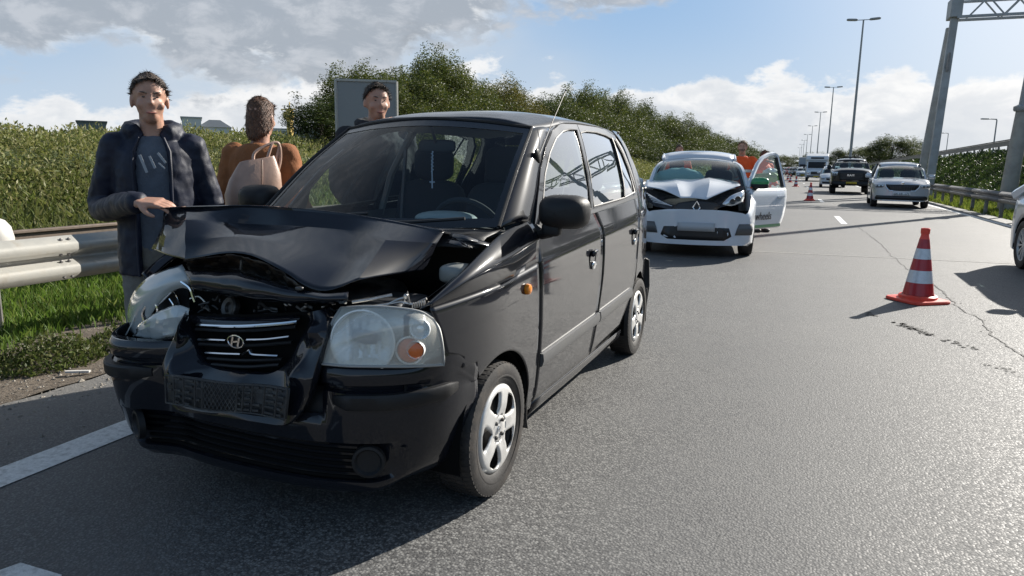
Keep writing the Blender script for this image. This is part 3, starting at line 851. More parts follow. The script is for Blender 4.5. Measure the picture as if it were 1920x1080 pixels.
# crumpled nose around the grille
O_ = [(349,583,.585),(338,605,.60),(326,632,.615),(312,662,.635),(303,692,.65),(308,718,.665),(316,745,.67),(332,768,.675),(380,776,.70),(430,783,.705),(480,791,.70),(532,797,.69),(556,778,.68),(572,748,.672),(584,716,.66),(592,686,.645),(603,655,.625),(612,624,.605),(612,598,.575),(604,580,.555)]
I_ = [(372,592,.545),(366,612,.55),(365,632,.56),(368,652,.57),(376,670,.585),(388,684,.60),(400,690,.605),(412,694,.61),(430,697,.615),(452,700,.615),(475,702,.615),(498,702,.61),(516,697,.605),(532,686,.60),(545,670,.59),(556,650,.585),(566,630,.57),(576,612,.56),(580,600,.55),(576,588,.54)]
Oc = [Vector(U(a, b, 'y', c)) for a, b, c in O_]
Ic = [Vector(U(a, b, 'y', c)) for a, b, c in I_]
midl = []
for k, (a, c) in enumerate(zip(Oc, Ic)):
    bulge = .030 + .022 * math.sin(k * 1.9) + .012 * math.sin(k * 4.1)
    if 7 <= k <= 12: bulge = .012 + .010 * math.sin(k * 2.3)
    midl.append(a * .55 + c * .45 + Vector((0, bulge, .004 * math.sin(k * 3.0))))
q1 = [a * .25 + m * .75 + Vector((0, .004 * math.sin(k * 2.7), 0)) for k, (a, m) in enumerate(zip(Oc, midl))]
q2 = [c * .4 + m * .6 for c, m in zip(Ic, midl)]
deep = [c + Vector((0, -.05, 0)) for c in Ic]
outb = [a + Vector((0, -.04, 0)) for a in Oc]
B().grid(patch([outb, Oc, q1, midl, q2, Ic, deep], 3, 3)).obj('bumper_centre', M_BLACK, bumo, flip=True, ang=.5)

# radiator grille with three bright bars
gb = B().grid(patch([[(-0.345, 0.540, 0.746), (-0.028, 0.555, 0.773), (0.276, 0.520, 0.811)], [(-0.353, 0.530, 0.631), (-0.045, 0.545, 0.660), (0.248, 0.520, 0.698)], [(-0.269, 0.540, 0.517), (-0.049, 0.550, 0.525), (0.189, 0.540, 0.571)]], 4, 4))
gr = gb.obj('grille', M_DARK, car, flip=True)
def gbar(pts, r, name='grille_bar', mat=M_CHROME):
    pp = crom([Vector(U(*p)) for p in pts], 5)
    b = B(); rows = []
    for dy, dz in ((-.006, r), (.004, r * .8), (.008, 0), (.004, -r * .8), (-.006, -r)):
        rows.append([p + Vector((0, dy, dz)) for p in pp])
    return b.grid(rows).obj(name, mat, gr, flip=True)
gbar([(369,609,'y',.575),(410,611,'y',.583),(460,611,'y',.587),(520,607,'y',.582),(558,603,'y',.572)], .0062)
gbar([(373,636,'y',.583),(400,637,'y',.588),(424,638,'y',.59)], .0048)
gbar([(464,637,'y',.59),(500,636,'y',.588),(543,631,'y',.578)], .0048)
gbar([(386,661,'y',.592),(420,663,'y',.595),(452,664,'y',.597)], .0048)
gbar([(455,664,'y',.595),(468,657,'y',.592),(474,664,'y',.60),(500,666,'y',.60),(522,667,'y',.595)], .0046)
for p in ([(368,617,'y',.565),(460,620,'y',.575),(556,612,'y',.562)], [(374,645,'y',.57),(460,648,'y',.578),(548,642,'y',.565)], [(390,672,'y',.58),(460,676,'y',.585),(530,674,'y',.58)], [(398,683,'y',.585),(460,688,'y',.59),(524,684,'y',.585)]):
    gbar(p, .007, 'grille_slat', M_PLAST)
ec = Vector((-0.028, 0.604, 0.685))
em = B()
em.tube([ec + Vector((.0365 * math.cos(2 * PI * k / 32), .003, .0225 * math.sin(2 * PI * k / 32))) for k in range(32)], .0026, 6, closed=True)
def hbar(a, b_, w): em.bar(ec + Vector((a[0], .004, a[1])), ec + Vector((b_[0], .004, b_[1])), w, .004, (0, 1, 0))
hbar((-.019, -.016), (-.010, .017), .0075); hbar((.010, -.017), (.019, .016), .0075); hbar((-.016, -.003), (.016, .003), .006)
em.obj('emblem', M_CHROME, gr, flip=True)
B().lathe([(0, 0), (.034, 0)], 28, Matrix.Translation(ec + Vector((0, -.002, 0))) @ Matrix.Scale(.62, 4, (0, 0, 1)) @ Matrix.Rotation(PI / 2, 4, 'X')).obj('emblem_backing', M_PLAST, gr, flip=True)
# dark blue panel above the grille
B().grid(patch([[(-0.348, 0.520, 0.742), (-0.065, 0.530, 0.768), (0.166, 0.500, 0.793)], [(-0.284, 0.570, 0.734), (-0.005, 0.580, 0.756), (0.217, 0.555, 0.788)], [(-0.259, 0.570, 0.712), (-0.006, 0.580, 0.735), (0.211, 0.560, 0.769)]], 5, 3)).obj('grille_header', M_BLACK, gr, flip=True, solid=.003)

# number plate holder, plate gone
ph = [Vector((-0.253, 0.715, 0.561)), Vector((0.298, 0.715, 0.588)), Vector((0.279, 0.715, 0.484)), Vector((-0.260, 0.715, 0.455))]
def pp(u, v, d=0.0):  # u across, v down
    a = ph[0] * (1 - u) + ph[1] * u; c = ph[3] * (1 - u) + ph[2] * u
    return a * (1 - v) + c * v + Vector((0, d + .006 * math.sin(u * 7), .004 * math.sin(u * 9 + v)))
M_HOLD = pmat('plate_holder_plastic', (.030, .031, .033), .55, bump=.2, bscale=300, dirt=(.14, .135, .12), dirts=30, dirtf=.5)
hb = B().grid([[pp(u / 12, v / 3, -.006) for u in range(13)] for v in range(4)])
hold = hb.obj('plate_holder', M_HOLD, car, flip=True, solid=.004)
rb_ = B()
for (a, c) in (((0, 0), (1, 0)), ((0, 1), (1, 1)), ((0, 0), (0, 1)), ((1, 0), (1, 1)), ((.27, 0), (.27, 1)), ((.645, 0), (.645, 1)), ((.08, 0), (.08, 1)), ((.92, 0), (.92, 1)), ((.33, 0), (.33, 1)), ((.60, 0), (.60, 1)), ((.72, 0), (.72, 1)), ((.17, 0), (.17, 1)), ((.82, 0), (.82, 1))):
    rb_.tube([pp(a[0] + (c[0] - a[0]) * t / 8, a[1] + (c[1] - a[1]) * t / 8, .004) for t in range(9)], .0032, 5)
rr_ = random.Random(3)
for (u0, u1) in ((.02, .07), (.09, .16), (.18, .26), (.66, .71), (.73, .81), (.83, .91), (.93, .98), (.28, .32), (.61, .64)):
    for k in range(5):
        v = (k + .5) / 5
        if rr_.random() < .25: continue
        rb_.bar(pp(u0, v, .003), pp(u0 + (u1 - u0) * rr_.uniform(.5, 1), v, .003), .007, .005, (0, 1, 0))
rb_.obj('holder_rib', M_HOLD, hold, flip=True)
lt = B()
u0, u1 = .34, .595
for k in range(-4, 9):
    for sg in (1, -1):
        pts = []
        for t in range(13):
            v = t / 12; u = u0 + (u1 - u0) * (k / 8 + sg * v * .5 + (0 if sg > 0 else .5))
            if u0 <= u <= u1: pts.append(pp(u, v, .004))
        if len(pts) > 1: lt.tube(pts, .0020, 4)
lt.obj('holder_lattice', M_HOLD, hold, flip=True)

# ---- left headlamp (intact)
HL = [[(640,577,.520),(690,574,.530),(742,577,.520),(787,584,.490),(812,598,.440)],
      [(624,603,.560),(676,598,.575),(735,600,.555),(787,606,.520),(823,618,.430)],
      [(609,640,.598),(662,638,.600),(722,640,.570),(780,642,.520),(830,650,.410)],
      [(594,681,.612),(650,686,.600),(712,687,.560),(775,687,.495),(833,684,.395)]]
HLp = [[Vector(U(a, b, 'y', c)) for a, b, c in r] for r in HL]
hg = patch(HLp, 6, 6)
lens = B().grid(hg)
cen_ = Vector((0.522, 0.450, 0.723))
def hl_in(g_, f): return [[cen_ + (p - cen_) * f[0] + Vector((0, f[1], 0)) for p in r] for r in g_]
back = hl_in(hg, (.86, -.07))
hous = B().grid(back)
def rim_of(g_): return g_[0] + [r[-1] for r in g_[1:]] + g_[-1][::-1][1:] + [r[0] for r in g_[::-1][1:-1]]
hous.grid([rim_of(hg), rim_of(back)], closed=True)
hl = hous.obj('headlamp', M_HOUSE, car, flip=True)
lens.obj('lamp_lens', M_LENS, hl, flip=True)
B().tube([p + Vector((0, .002, 0)) for p in rim_of(hg)], .0045, 6, closed=True).obj('lamp_gasket', pmat('gasket_grey', (.30, .30, .29), .5), hl, flip=True)
def facedir(): return Vector((.32, .95, .05)).normalized()
def disc(c, r, prof, n=40, d=None):
    d = d or facedir()
    M = Matrix.Translation(c) @ d.to_track_quat('Z', 'Y').to_matrix().to_4x4()
    return B().lathe([(a * r, h) for a, h in prof], n, M)
c1_ = Vector((0.474, 0.545, 0.730))
bowl = disc(c1_, .104, [(1.0, .012), (.96, .000), (.85, -.020), (.6, -.040), (.3, -.05), (.16, -.052)])
bowl.v = [tuple(v) for v in bowl.v]
bowl.obj('main_reflector', M_REFL, hl, flip=True)
disc(c1_, .107, [(1.02, .010), (1.03, .018), (.985, .020), (.97, .010)]).obj('reflector_ring', pmat('lamp_ring_white', (.75, .76, .74), .3), hl, flip=True)
rib = B()
M = Matrix.Translation(c1_) @ facedir().to_track_quat('Z', 'Y').to_matrix().to_4x4()
for k, w in ((-.055, .03), (-.028, .05), (0, .06), (.03, .05), (.055, .035)):
    rib.add([M @ Vector((k, s1 * .072, -.010 - (.025 if abs(k) < .04 else 0))) for s1 in (-1, 1)] + [M @ Vector((k + .012, s1 * .072, -.018)) for s1 in (1, -1)], [(0, 1, 2, 3)])
rib.obj('reflector_rib', M_REFL, hl, flip=True)
B().rbox(c1_ + Vector((-.005, -.010, .012)), (.10, .012, .045), e=.4).obj('bulb_shade', pmat('bulb_shade_blue_grey', (.16, .19, .23), .25, metal=.6), hl, flip=True)
c2_ = Vector((0.664, 0.500, 0.783))
disc(c2_, .030, [(1.15, .0), (1.1, .008), (.98, .004), (.9, -.012), (.45, -.022), (.40, .002), (.15, .006), (0, .006)], 28).obj('position_reflector', M_REFL, hl, flip=True)
c3_ = Vector((0.619, 0.495, 0.704)); c4_ = Vector((0.652, 0.505, 0.714))
disc(c3_, .047, [(1.0, -.004), (1.04, .003), (.90, .004), (.86, -.01)], 32).obj('indicator_ring', pmat('lamp_ring_white', (.78, .79, .76), .3), hl, flip=True)
disc(c3_, .041, [(1.0, -.006), (.95, .004), (.6, .010), (0, .013)], 32).obj('indicator_lens', M_AMBER, hl, flip=True)
disc(c4_, .029, [(1.04, .0), (1.05, .014), (1.0, .019), (.95, .014)], 32).obj('bulb_ring', pmat('lamp_ring_white', (.78, .79, .76), .3), hl, flip=True)
disc(c4_, .027, [(1.0, .008), (.9, .016), (.5, .021), (0, .023)], 28).obj('bulb_cap', M_AMBER, hl, flip=True)
# metal brackets above the lamp
br = B()
for pts in ([(700,574),(752,566),(790,574)], [(716,577),(745,562),(765,556)], [(757,570),(764,548),(768,572)], [(770,583),(786,566),(800,560)]):
    br.tube([Vector(U(x, y, 'y', .45 - .0005 * (x - 700))) for x, y in pts], .005, 6)
for k in range(6): br.rbox(U(775 + 4.2 * k, 573 - .8 * k, 'y', .455 - .002 * k), (.005, .012, .022), e=.6, nu=8, nv=6)
br.rbox((0.562, 0.420, 0.869), (.016, .02, .02), e=.6)
br.obj('lamp_bracket', M_STEEL, hl, flip=True)

# ---- right headlamp: smashed, glass torn and hanging
hr_ = B().grid(patch([[(-0.685, 0.450, 0.798), (-0.578, 0.440, 0.849), (-0.456, 0.430, 0.874)], [(-0.722, 0.470, 0.687), (-0.638, 0.400, 0.716), (-0.406, 0.440, 0.767)], [(-0.680, 0.500, 0.613), (-0.531, 0.500, 0.608), (-0.384, 0.500, 0.646)]], 5, 5))
hro = hr_.obj('headlamp', pmat('smashed_lamp_housing', (.025, .026, .028), .35, nz=.4, nscale=30), car, flip=True, label='smashed headlamp with torn cloudy lens')
sh1 = patch([[(-0.382, 0.500, 0.923), (-0.465, 0.520, 0.898), (-0.564, 0.520, 0.853), (-0.655, 0.510, 0.784), (-0.721, 0.490, 0.691), (-0.714, 0.490, 0.611)],
             [(-0.329, 0.530, 0.898), (-0.390, 0.555, 0.880), (-0.487, 0.560, 0.830), (-0.585, 0.545, 0.758), (-0.657, 0.520, 0.681), (-0.667, 0.510, 0.616)],
             [(-0.311, 0.530, 0.863), (-0.365, 0.560, 0.857), (-0.443, 0.565, 0.816), (-0.528, 0.550, 0.747), (-0.588, 0.530, 0.677), (-0.631, 0.520, 0.618)],
             [(-0.320, 0.510, 0.822), (-0.356, 0.540, 0.838), (-0.438, 0.550, 0.793), (-0.519, 0.540, 0.721), (-0.567, 0.530, 0.658), (-0.613, 0.525, 0.617)]], 4, 4)
B().grid(sh1).obj('torn_lens', M_LENSB, hro, flip=True, solid=.003)
sh2 = patch([[(-0.575, 0.550, 0.683), (-0.441, 0.575, 0.746), (-0.332, 0.585, 0.784), (-0.274, 0.575, 0.776)], [(-0.602, 0.550, 0.654), (-0.445, 0.590, 0.700), (-0.326, 0.600, 0.731), (-0.278, 0.585, 0.733)], [(-0.623, 0.545, 0.625), (-0.469, 0.575, 0.634), (-0.351, 0.590, 0.665), (-0.313, 0.580, 0.698)]], 5, 5)
for r in sh2:
    for i, p in enumerate(r): p.y += .010 * noise.noise(p * 22) + .006 * noise.noise(p * 60)
B().grid(sh2).obj('torn_lens', M_LENSB, hro, flip=True, solid=.003, ang=.25)
rc = Vector((-0.453, 0.510, 0.760))
disc(rc, .072, [(1.0, .006), (.95, -.005), (.7, -.02), (.35, -.03), (.1, -.03)], 36, Vector((-.25, .95, .15)).normalized()).obj('main_reflector', M_DSTEEL, hro, flip=True)
B().tube([rc + Vector((.070 * math.cos(a), .014, .074 * math.sin(a))) for a in [-.2 + 2.6 * k / 16 for k in range(17)]], .0028, 5).obj('reflector_ring', M_CHROME, hro, flip=True)
cb = B()
for pts, r in (([(262,640),(272,610),(268,588),(276,572)], .007), ([(285,600),(296,582),(288,560)], .006), ([(340,528),(356,540),(362,556),(366,566)], .006), ([(276,628),(292,612),(300,618)], .005), ([(318,560),(326,575),(316,590)], .004)):
    cb.tube(crom([Vector(U(x, y, 'y', .545)) for x, y in pts], 4), r, 6)
cb.obj('bright_fragments', M_CHROME, hro, flip=True)['kind'] = 'stuff'
cw = B().grid(patch([[(-0.522, 0.530, 0.782), (-0.453, 0.550, 0.808), (-0.390, 0.550, 0.822)], [(-0.527, 0.535, 0.730), (-0.472, 0.545, 0.764), (-0.447, 0.545, 0.781)]], 4, 3)); cw.obj('bright_fragment', M_REFL, hro, flip=True)
wr = B()
for pts in ([(338,536),(352,528),(372,530),(388,545)], [(236,628),(250,600),(262,565)], [(356,560),(372,556),(384,566)]):
    B().tube(crom([Vector(U(x, y, 'y', .53)) for x, y in pts], 4), .0025, 5).obj('loose_wire', M_HOUSE, hro, flip=True)

# ---- bonnet, folded upwards and crumpled
hood_bk = [(-.63, -.03, 1.085), (-.60, -.06, 1.07), (-.34, -.02, 1.058), (-.05, 0.0, 1.05), (.12, 0.0, 1.05), (.36, -.02, 1.055), (.58, -.10, 1.06)]
R0 = [(310,389,.37),(350,387,.34),(470,386,.24),(570,392,.17),(660,402,.11),(740,414,.07),(834,431,.037)]
R0b = [(308,394,.385),(347,392,.36),(468,391,.262),(569,397,.19),(659,407,.13),(739,419,.09),(832,435,.05)]
R1 = [(298,424,.39),(344,412,.46),(458,420,.295),(562,424,.24),(655,433,.19),(722,450,.25),(820,456,.10)]
R2 = [(288,446,.40),(342,452,.52),(452,444,.44),(550,462,.40),(650,480,.33),(697,488,.38),(809,480,.13)]
R3 = [(279,467,.42),(341,488,.56),(440,474,.54),(520,500,.56),(592,546,.57),(672,524,.50),(797,506,.16)]
def hv(r): return [Vector(U(a, b, 'y', c)) for a, b, c in r]
H = [[Vector(p) for p in hood_bk], hv(R0), hv(R0b), hv(R1), hv(R2), hv(R3)]
hb_ = B()
for (a, c, nu) in ((0, 2, 7), (1, 6, 6), (5, 7, 7)):
    for (r0, r1, nv) in ((0, 3, 6), (2, 4, 8), (3, 5, 6), (4, 6, 8)):
        gg = patch([r[a:c] for r in H[r0:r1]], nu, nv)
        for r in gg:
            for p in r:
                w_ = sm(p.y, .10, .24)
                p.y += w_ * (.010 * noise.noise(p * 5.0) - .030 * abs(noise.noise(Vector((p.x * 3.6 + p.z * 2.5, p.y * 1.5, 2.0)))) + .010 * abs(noise.noise(Vector((p.x * 9.0 - p.z * 6, 1.0, p.z * 3)))))
        hb_.grid(gg)
M_HOODIN = pmat('bonnet_underside_primer', (.05, .05, .052), .6, nz=.3, nscale=12)
hood = hb_.obj('bonnet', M_BLACK, car, flip=True, solid=.002, ang=.20, merge=.003)
# folded front lip hanging below the tear
lip = patch([[(-0.323, 0.545, 0.908), (-0.187, 0.550, 0.919), (-0.050, 0.560, 0.923), (0.099, 0.565, 0.910), (0.207, 0.565, 0.891), (0.310, 0.560, 0.883), (0.409, 0.540, 0.890)],
             [(-0.280, 0.575, 0.892), (-0.147, 0.590, 0.902), (-0.024, 0.600, 0.906), (0.118, 0.600, 0.893), (0.218, 0.590, 0.878), (0.330, 0.585, 0.874), (0.423, 0.560, 0.878)],
             [(-0.267, 0.580, 0.864), (-0.137, 0.595, 0.867), (-0.010, 0.605, 0.862), (0.116, 0.600, 0.859), (0.217, 0.590, 0.856), (0.329, 0.585, 0.860), (0.418, 0.560, 0.862)],
             [(-0.269, 0.560, 0.844), (-0.154, 0.570, 0.844), (-0.034, 0.575, 0.838), (0.092, 0.570, 0.835), (0.195, 0.565, 0.836), (0.309, 0.560, 0.844), (0.399, 0.540, 0.847)]], 6, 5)
for r in lip:
    for p in r: p.y += .008 * noise.noise(p * 14); p.z += .006 * noise.noise(p * 11 + Vector((3, 0, 0)))
B().grid(lip).obj('bonnet_lip', M_BLACK, hood, flip=True, solid=.003, ang=.4)
# torn inner frame between the two
tn = patch([[(-0.355, 0.520, 0.945), (-0.191, 0.530, 0.971), (-0.058, 0.535, 0.983), (0.123, 0.550, 0.951), (0.255, 0.560, 0.895), (0.404, 0.540, 0.868)],
            [(-0.422, 0.440, 0.908), (-0.299, 0.430, 0.911), (-0.155, 0.440, 0.911), (0.029, 0.470, 0.891), (0.169, 0.500, 0.863), (0.352, 0.500, 0.856)],
            [(-0.319, 0.530, 0.894), (-0.196, 0.540, 0.901), (-0.071, 0.545, 0.904), (0.072, 0.550, 0.893), (0.189, 0.550, 0.878), (0.382, 0.540, 0.873)]], 8, 8)
for r in tn:
    for p in r: p.y += .020 * noise.noise(p * 26); p.z += .008 * noise.noise(p * 30)
B().grid(tn).obj('bonnet_inner_frame', pmat('torn_inner_panel', (.016, .013, .011), .45, nz=.5, nscale=30, dirt=(.14, .085, .04), dirts=22, dirtf=.45), hood, flip=True, ang=.3, solid=.002)
B().tube([Vector((-0.066, 0.520, 0.963)), Vector((-0.071, 0.520, 0.929))], .006, 6).rbox((0.238, 0.575, 0.894), (.03, .02, .014), e=.6).obj('bonnet_latch', M_DSTEEL, hood, flip=True)

# ---- engine bay seen through the gaps
eb = B()
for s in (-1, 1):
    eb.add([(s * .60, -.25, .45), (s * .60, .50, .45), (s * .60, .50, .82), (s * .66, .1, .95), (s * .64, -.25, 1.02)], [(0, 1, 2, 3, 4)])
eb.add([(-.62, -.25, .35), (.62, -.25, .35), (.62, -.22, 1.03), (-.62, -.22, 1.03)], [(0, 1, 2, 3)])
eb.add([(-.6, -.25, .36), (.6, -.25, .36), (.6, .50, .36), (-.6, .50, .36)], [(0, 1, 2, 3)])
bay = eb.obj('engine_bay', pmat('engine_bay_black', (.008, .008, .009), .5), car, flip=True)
B().box((-.02, .43, .62), (.78, .05, .42)).obj('radiator', M_DARK, bay, flip=True)
B().rbox((.0, .14, .72), (.62, .40, .26), e=.3).obj('engine_block', M_DSTEEL, bay, flip=True)
B().rbox((.42, .28, .74), (.20, .24, .19), e=.25).obj('battery', pmat('battery_grey', (.03, .032, .036), .5), bay, flip=True)
B().rbox((0.600, 0.120, 0.912), (.11, .13, .07), e=.5).obj('coolant_bottle', pmat('bottle_milky', (.20, .21, .20), .4), bay, flip=True)
disc(Vector((-0.150, 0.500, 0.776)), .042, [(1, -.01), (1, .01), (.85, .016), (.5, .012), (.4, -.0), (0, -.002)], 28, Vector((-.2, .9, .3)).normalized()).obj('pulley', M_DSTEEL, bay, flip=True)
jn = B()
rr_ = random.Random(11)
for k in range(26):
    x0, y0 = rr_.uniform(360, 640), rr_.uniform(560, 588)
    p = Vector(U(x0, y0, 'y', rr_.uniform(.46, .54)))
    q = p + Vector((rr_.uniform(-.05, .05), rr_.uniform(-.02, .02), rr_.uniform(-.02, .02)))
    jn.tube([p, (p + q) / 2 + Vector((0, 0, rr_.uniform(-.012, .012))), q], rr_.uniform(.0025, .007), 6)
jn.obj('hoses', M_DSTEEL, bay, flip=True)['kind'] = 'stuff'
j2 = B()
for k in range(7):
    x0, y0 = rr_.uniform(520, 640), rr_.uniform(566, 576)
    B().rbox(U(x0, y0, 'y', .53), (rr_.uniform(.008, .02), .01, .007), e=.6, rot=(0, rr_.uniform(-.6, .6), 0)).obj('clip', M_STEEL, bay, flip=True)
j2.tube([Vector((0.396, 0.500, 0.849)), Vector((0.455, 0.460, 0.859)), Vector((0.505, 0.420, 0.869))], .006, 6)
j2.obj('bracket', M_STEEL, bay, flip=True)
# scuttle / cowl trim between bonnet and windscreen at the left
cw_ = B()
rows = []
for (y, z, dx) in ((-.20, 1.055, 0), (-.12, 1.045, 0), (-.05, 1.035, 0), (.02, 1.00, 0)):
    rows.append([(x, y + .10 * (1 - (x / .63) ** 2) * 1.0, z + .010 * noise.noise(Vector((x * 14, y * 20, 3)))) for x in [-.64 + 1.28 * k / 30 for k in range(31)]])
cw_.grid(rows)
cw_.obj('scuttle_panel', M_PLAST, car, flip=True, solid=.004)
for k, (x0, y0, x1, y1, d) in enumerate(((846,436,905,452,.05), (840,448,890,462,.08), (850,441,925,458,.01))):
    B().grid(patch([[U(x0, y0, 'y', d), U((x0 + x1) / 2, (y0 + y1) / 2 - 3, 'y', d + .02), U(x1, y1, 'y', d - .06)], [U(x0 - 4, y0 + 7, 'y', d + .02), U((x0 + x1) / 2, (y0 + y1) / 2 + 6, 'y', d + .05), U(x1 + 2, y1 + 6, 'y', d - .05)]], 4, 3)).obj('crumpled_flange', M_BLACK, car, flip=True, solid=.003)
# wipers
for (a, c) in (((-.50, -.06, 1.075), (.05, -.10, 1.10)), ((.02, -.02, 1.068), (.52, -.10, 1.10))):
    B().tube([a, ((a[0] + c[0]) / 2, (a[1] + c[1]) / 2 - .01, 1.075), c], .007, 6).obj('wiper', M_PLAST, car, flip=True)

# ------------------------------------------------------------------ ground, road, verges
import numpy as np
NR = np.random.RandomState(5)
def npmesh(name, V, F, mat, parent=None, kind=None, smooth=False):
    """V (n,3) floats, F (m,k) ints"""
    me = bpy.data.meshes.new(name)
    n, k = F.shape
    me.vertices.add(len(V)); me.vertices.foreach_set('co', V.astype(np.float32).ravel())
    me.loops.add(n * k); me.loops.foreach_set('vertex_index', F.astype(np.int32).ravel())
    me.polygons.add(n); me.polygons.foreach_set('loop_start', np.arange(0, n * k, k, dtype=np.int32))
    me.polygons.foreach_set('loop_total', np.full(n, k, dtype=np.int32))
    me.update(calc_edges=True); me.validate()
    me.materials.append(mat)
    o = bpy.data.objects.new(name, me); COL.objects.link(o)
    if parent is not None: o.parent = parent
    if kind: o['kind'] = kind
    return o
def asphalt_mat():
    m, t, b = newmat('asphalt')
    o = t.n('ShaderNodeTexCoord').outputs['Object']
    v = t.n('ShaderNodeTexVoronoi', {'Scale': 100.0, 'Randomness': 1.0, 'Vector': o})
    v2 = t.n('ShaderNodeTexVoronoi', {'Scale': 210.0, 'Randomness': 1.0, 'Vector': o})
    cell = t.n('ShaderNodeSeparateColor', {0: v.outputs['Color']}).outputs[0]
    cell2 = t.n('ShaderNodeSeparateColor', {0: v2.outputs['Color']}).outputs[0]
    big = t.noise(o, .35, 6, .6); mid = t.noise(o, 2.2, 6, .65); fine = t.noise(o, 14, 5, .6)
    stone = t.mix(t.ss(cell, .25, .95), (.034, .034, .035), (.240, .235, .222))
    stone = t.mix(t.ss(cell2, .55, .98, 0, .6), stone, (.31, .30, .28))
    gap = t.ss(v.outputs['Distance'], .30, .62)
    col = t.mix(t.m('MULTIPLY', gap, .62), stone, (.030, .030, .031))
    col = t.mix(t.ss(mid, .25, .75, 0, .30), col, (.15, .147, .14))
    col = t.mix(t.ss(big, .35, .65, 0, .34), col, (.075, .075, .076))
    # dirtier, paler along the verge
    sx = t.n('ShaderNodeSeparateXYZ', {0: o}).outputs[0]
    wv = t.m('ADD', sx, t.m('MULTIPLY', t.m('SUBTRACT', fine, .5), .5))
    col = t.mix(t.ss(wv, -3.15, -3.9, 0, .38), col, (.24, .22, .19))
    # darker wheel-polished bands
    tr = t.m('ABSOLUTE', t.m('SINE', t.m('MULTIPLY', t.m('ADD', sx, 1.1), PI / 1.75)))
    col = t.mix(t.ss(tr, .6, 1.0, 0, .14), col, (.075, .075, .076))
    m.node_tree.links.new(col, b.inputs['Base Color'])
    m.node_tree.links.new(t.ss(cell, 0, 1, .58, .86), b.inputs['Roughness'])
    b.inputs['Specular IOR Level'].default_value = .5
    h = t.m('ADD', t.m('MULTIPLY', v.outputs['Distance'], -1.0), t.m('MULTIPLY', cell, .5))
    bp = t.n('ShaderNodeBump', {'Height': h, 'Strength': .45, 'Distance': .004})
    m.node_tree.links.new(bp.outputs[0], b.inputs['Normal'])
    return m
M_ASPH = asphalt_mat()
def earth_mat(name, a, b2, c3, sc=3.0, bump=.8):
    m, t, b = newmat(name)
    o = t.n('ShaderNodeTexCoord').outputs['Object']
    n = t.noise(o, sc, 8, .65); n2 = t.noise(o, sc * 9, 6, .7); n3 = t.noise(o, sc * .2, 3, .5)
    col = t.mix(t.ss(n, .3, .7), a, b2); col = t.mix(t.ss(n2, .45, .75), col, c3); col = t.mix(t.ss(n3, .4, .6, 0, .4), col, b2)
    m.node_tree.links.new(col, b.inputs['Base Color']); b.inputs['Roughness'].default_value = .95
    bp = t.n('ShaderNodeBump', {'Height': n2, 'Strength': bump, 'Distance': .04}); m.node_tree.links.new(bp.outputs[0], b.inputs['Normal'])
    return m
M_SOIL = earth_mat('verge_soil', (.085, .065, .045), (.15, .12, .09), (.21, .18, .145), 4)
M_TURF = earth_mat('turf', (.045, .070, .018), (.075, .10, .028), (.12, .12, .045), 2)
M_FIELD = earth_mat('far_field', (.06, .085, .03), (.09, .105, .04), (.12, .12, .06), .4, .2)

def ramp_z(y): return interp(y, [-20, 20, 41, 96, 180, 300], [2.7, 2.45, 2.15, 1.55, .6, 0])
def bank_z(x, y):
    """terrain height"""
    if x < -5.2:
        top = 1.42 + .10 * math.sin(y * .13) + .10 * math.sin(y * .41 + 1)
        fade = sm(y, 900, 400)
        z = -.04 + (top + .04) * sm(-x, 8.0, 13.2) * fade
        if x < -20: z -= 1.2 * sm(-x, 20, 60)
        return z
    if x > 6.6:
        r = ramp_z(y)
        return -.04 + (r + .04) * sm(x, 7.3, 11.0) - (r * sm(x, 24, 40) if x > 24 else 0)
    return -.04
xs = [-900, -400, -150, -60, -30, -20, -16, -14.5, -13.5, -12.8, -12.2, -11.6, -11, -10.4, -9.8, -9.2, -8.6, -8, -7.3, -6.2, -5.2, -4.6, -3.95, 0, 5.95, 6.6, 7.3, 8, 8.7, 9.4, 10.2, 11, 12, 18, 24, 30, 40, 100, 400, 900]
ysg = [-60, -30, -15, -8, -4] + [1.0 * k for k in range(0, 40)] + [40 + 4 * k for k in range(0, 60)] + [290, 330, 400, 500, 700, 1000, 1600, 3000]
rows = []
for y in ysg:
    rows.append([(x, y, bank_z(x, y) + (.05 * noise.noise(Vector((x * .6, y * .6, 0))) if -30 < x < -8 or 8 < x < 11 else 0)) for x in xs])
gm = B(); gm.grid(rows)
go = gm.obj('ground', M_TURF, None, merge=0, ang=0); go['kind'] = 'structure'
v_ = B().grid([[(x, y, -.012 + .016 * noise.noise(Vector((x * 5, y * 5, 1))) - (.0 if x > -4.4 else .01)) for x in [-5.3 + 1.42 * k / 14 for k in range(15)]] for y in [-6 + .16 * k for k in range(240)]])
vo = v_.obj('verge', M_SOIL, None, ang=0, merge=0); vo['kind'] = 'structure'
road = B()
rnd2 = random.Random(2)
yr = [-30 + 1.0 * k for k in range(30)] + [.1 * k for k in range(0, 120)] + [12 + 1.0 * k for k in range(0, 60)] + [72 + 20 * k for k in range(0, 75)]
def edge_x(y): return -3.86 + (.05 * noise.noise(Vector((0, y * 1.3, 2))) + .025 * noise.noise(Vector((3, y * 6, 2))) if y < 30 else 0)
road.grid([[(x if x > -3.8 else edge_x(y), y, .0 if x > -3.8 else -.004) for x in (-3.9, -3.7, -1, 2, 5.0, 5.85)] for y in yr])
ro = road.obj('road', M_ASPH, None, merge=0, ang=0); ro['kind'] = 'structure'
slab = B().grid([[(edge_x(y), y, z) for z in (-.004, -.04)] for y in yr[:160]]).obj('road_edge', M_ASPH, None, merge=0); slab['kind'] = 'structure'
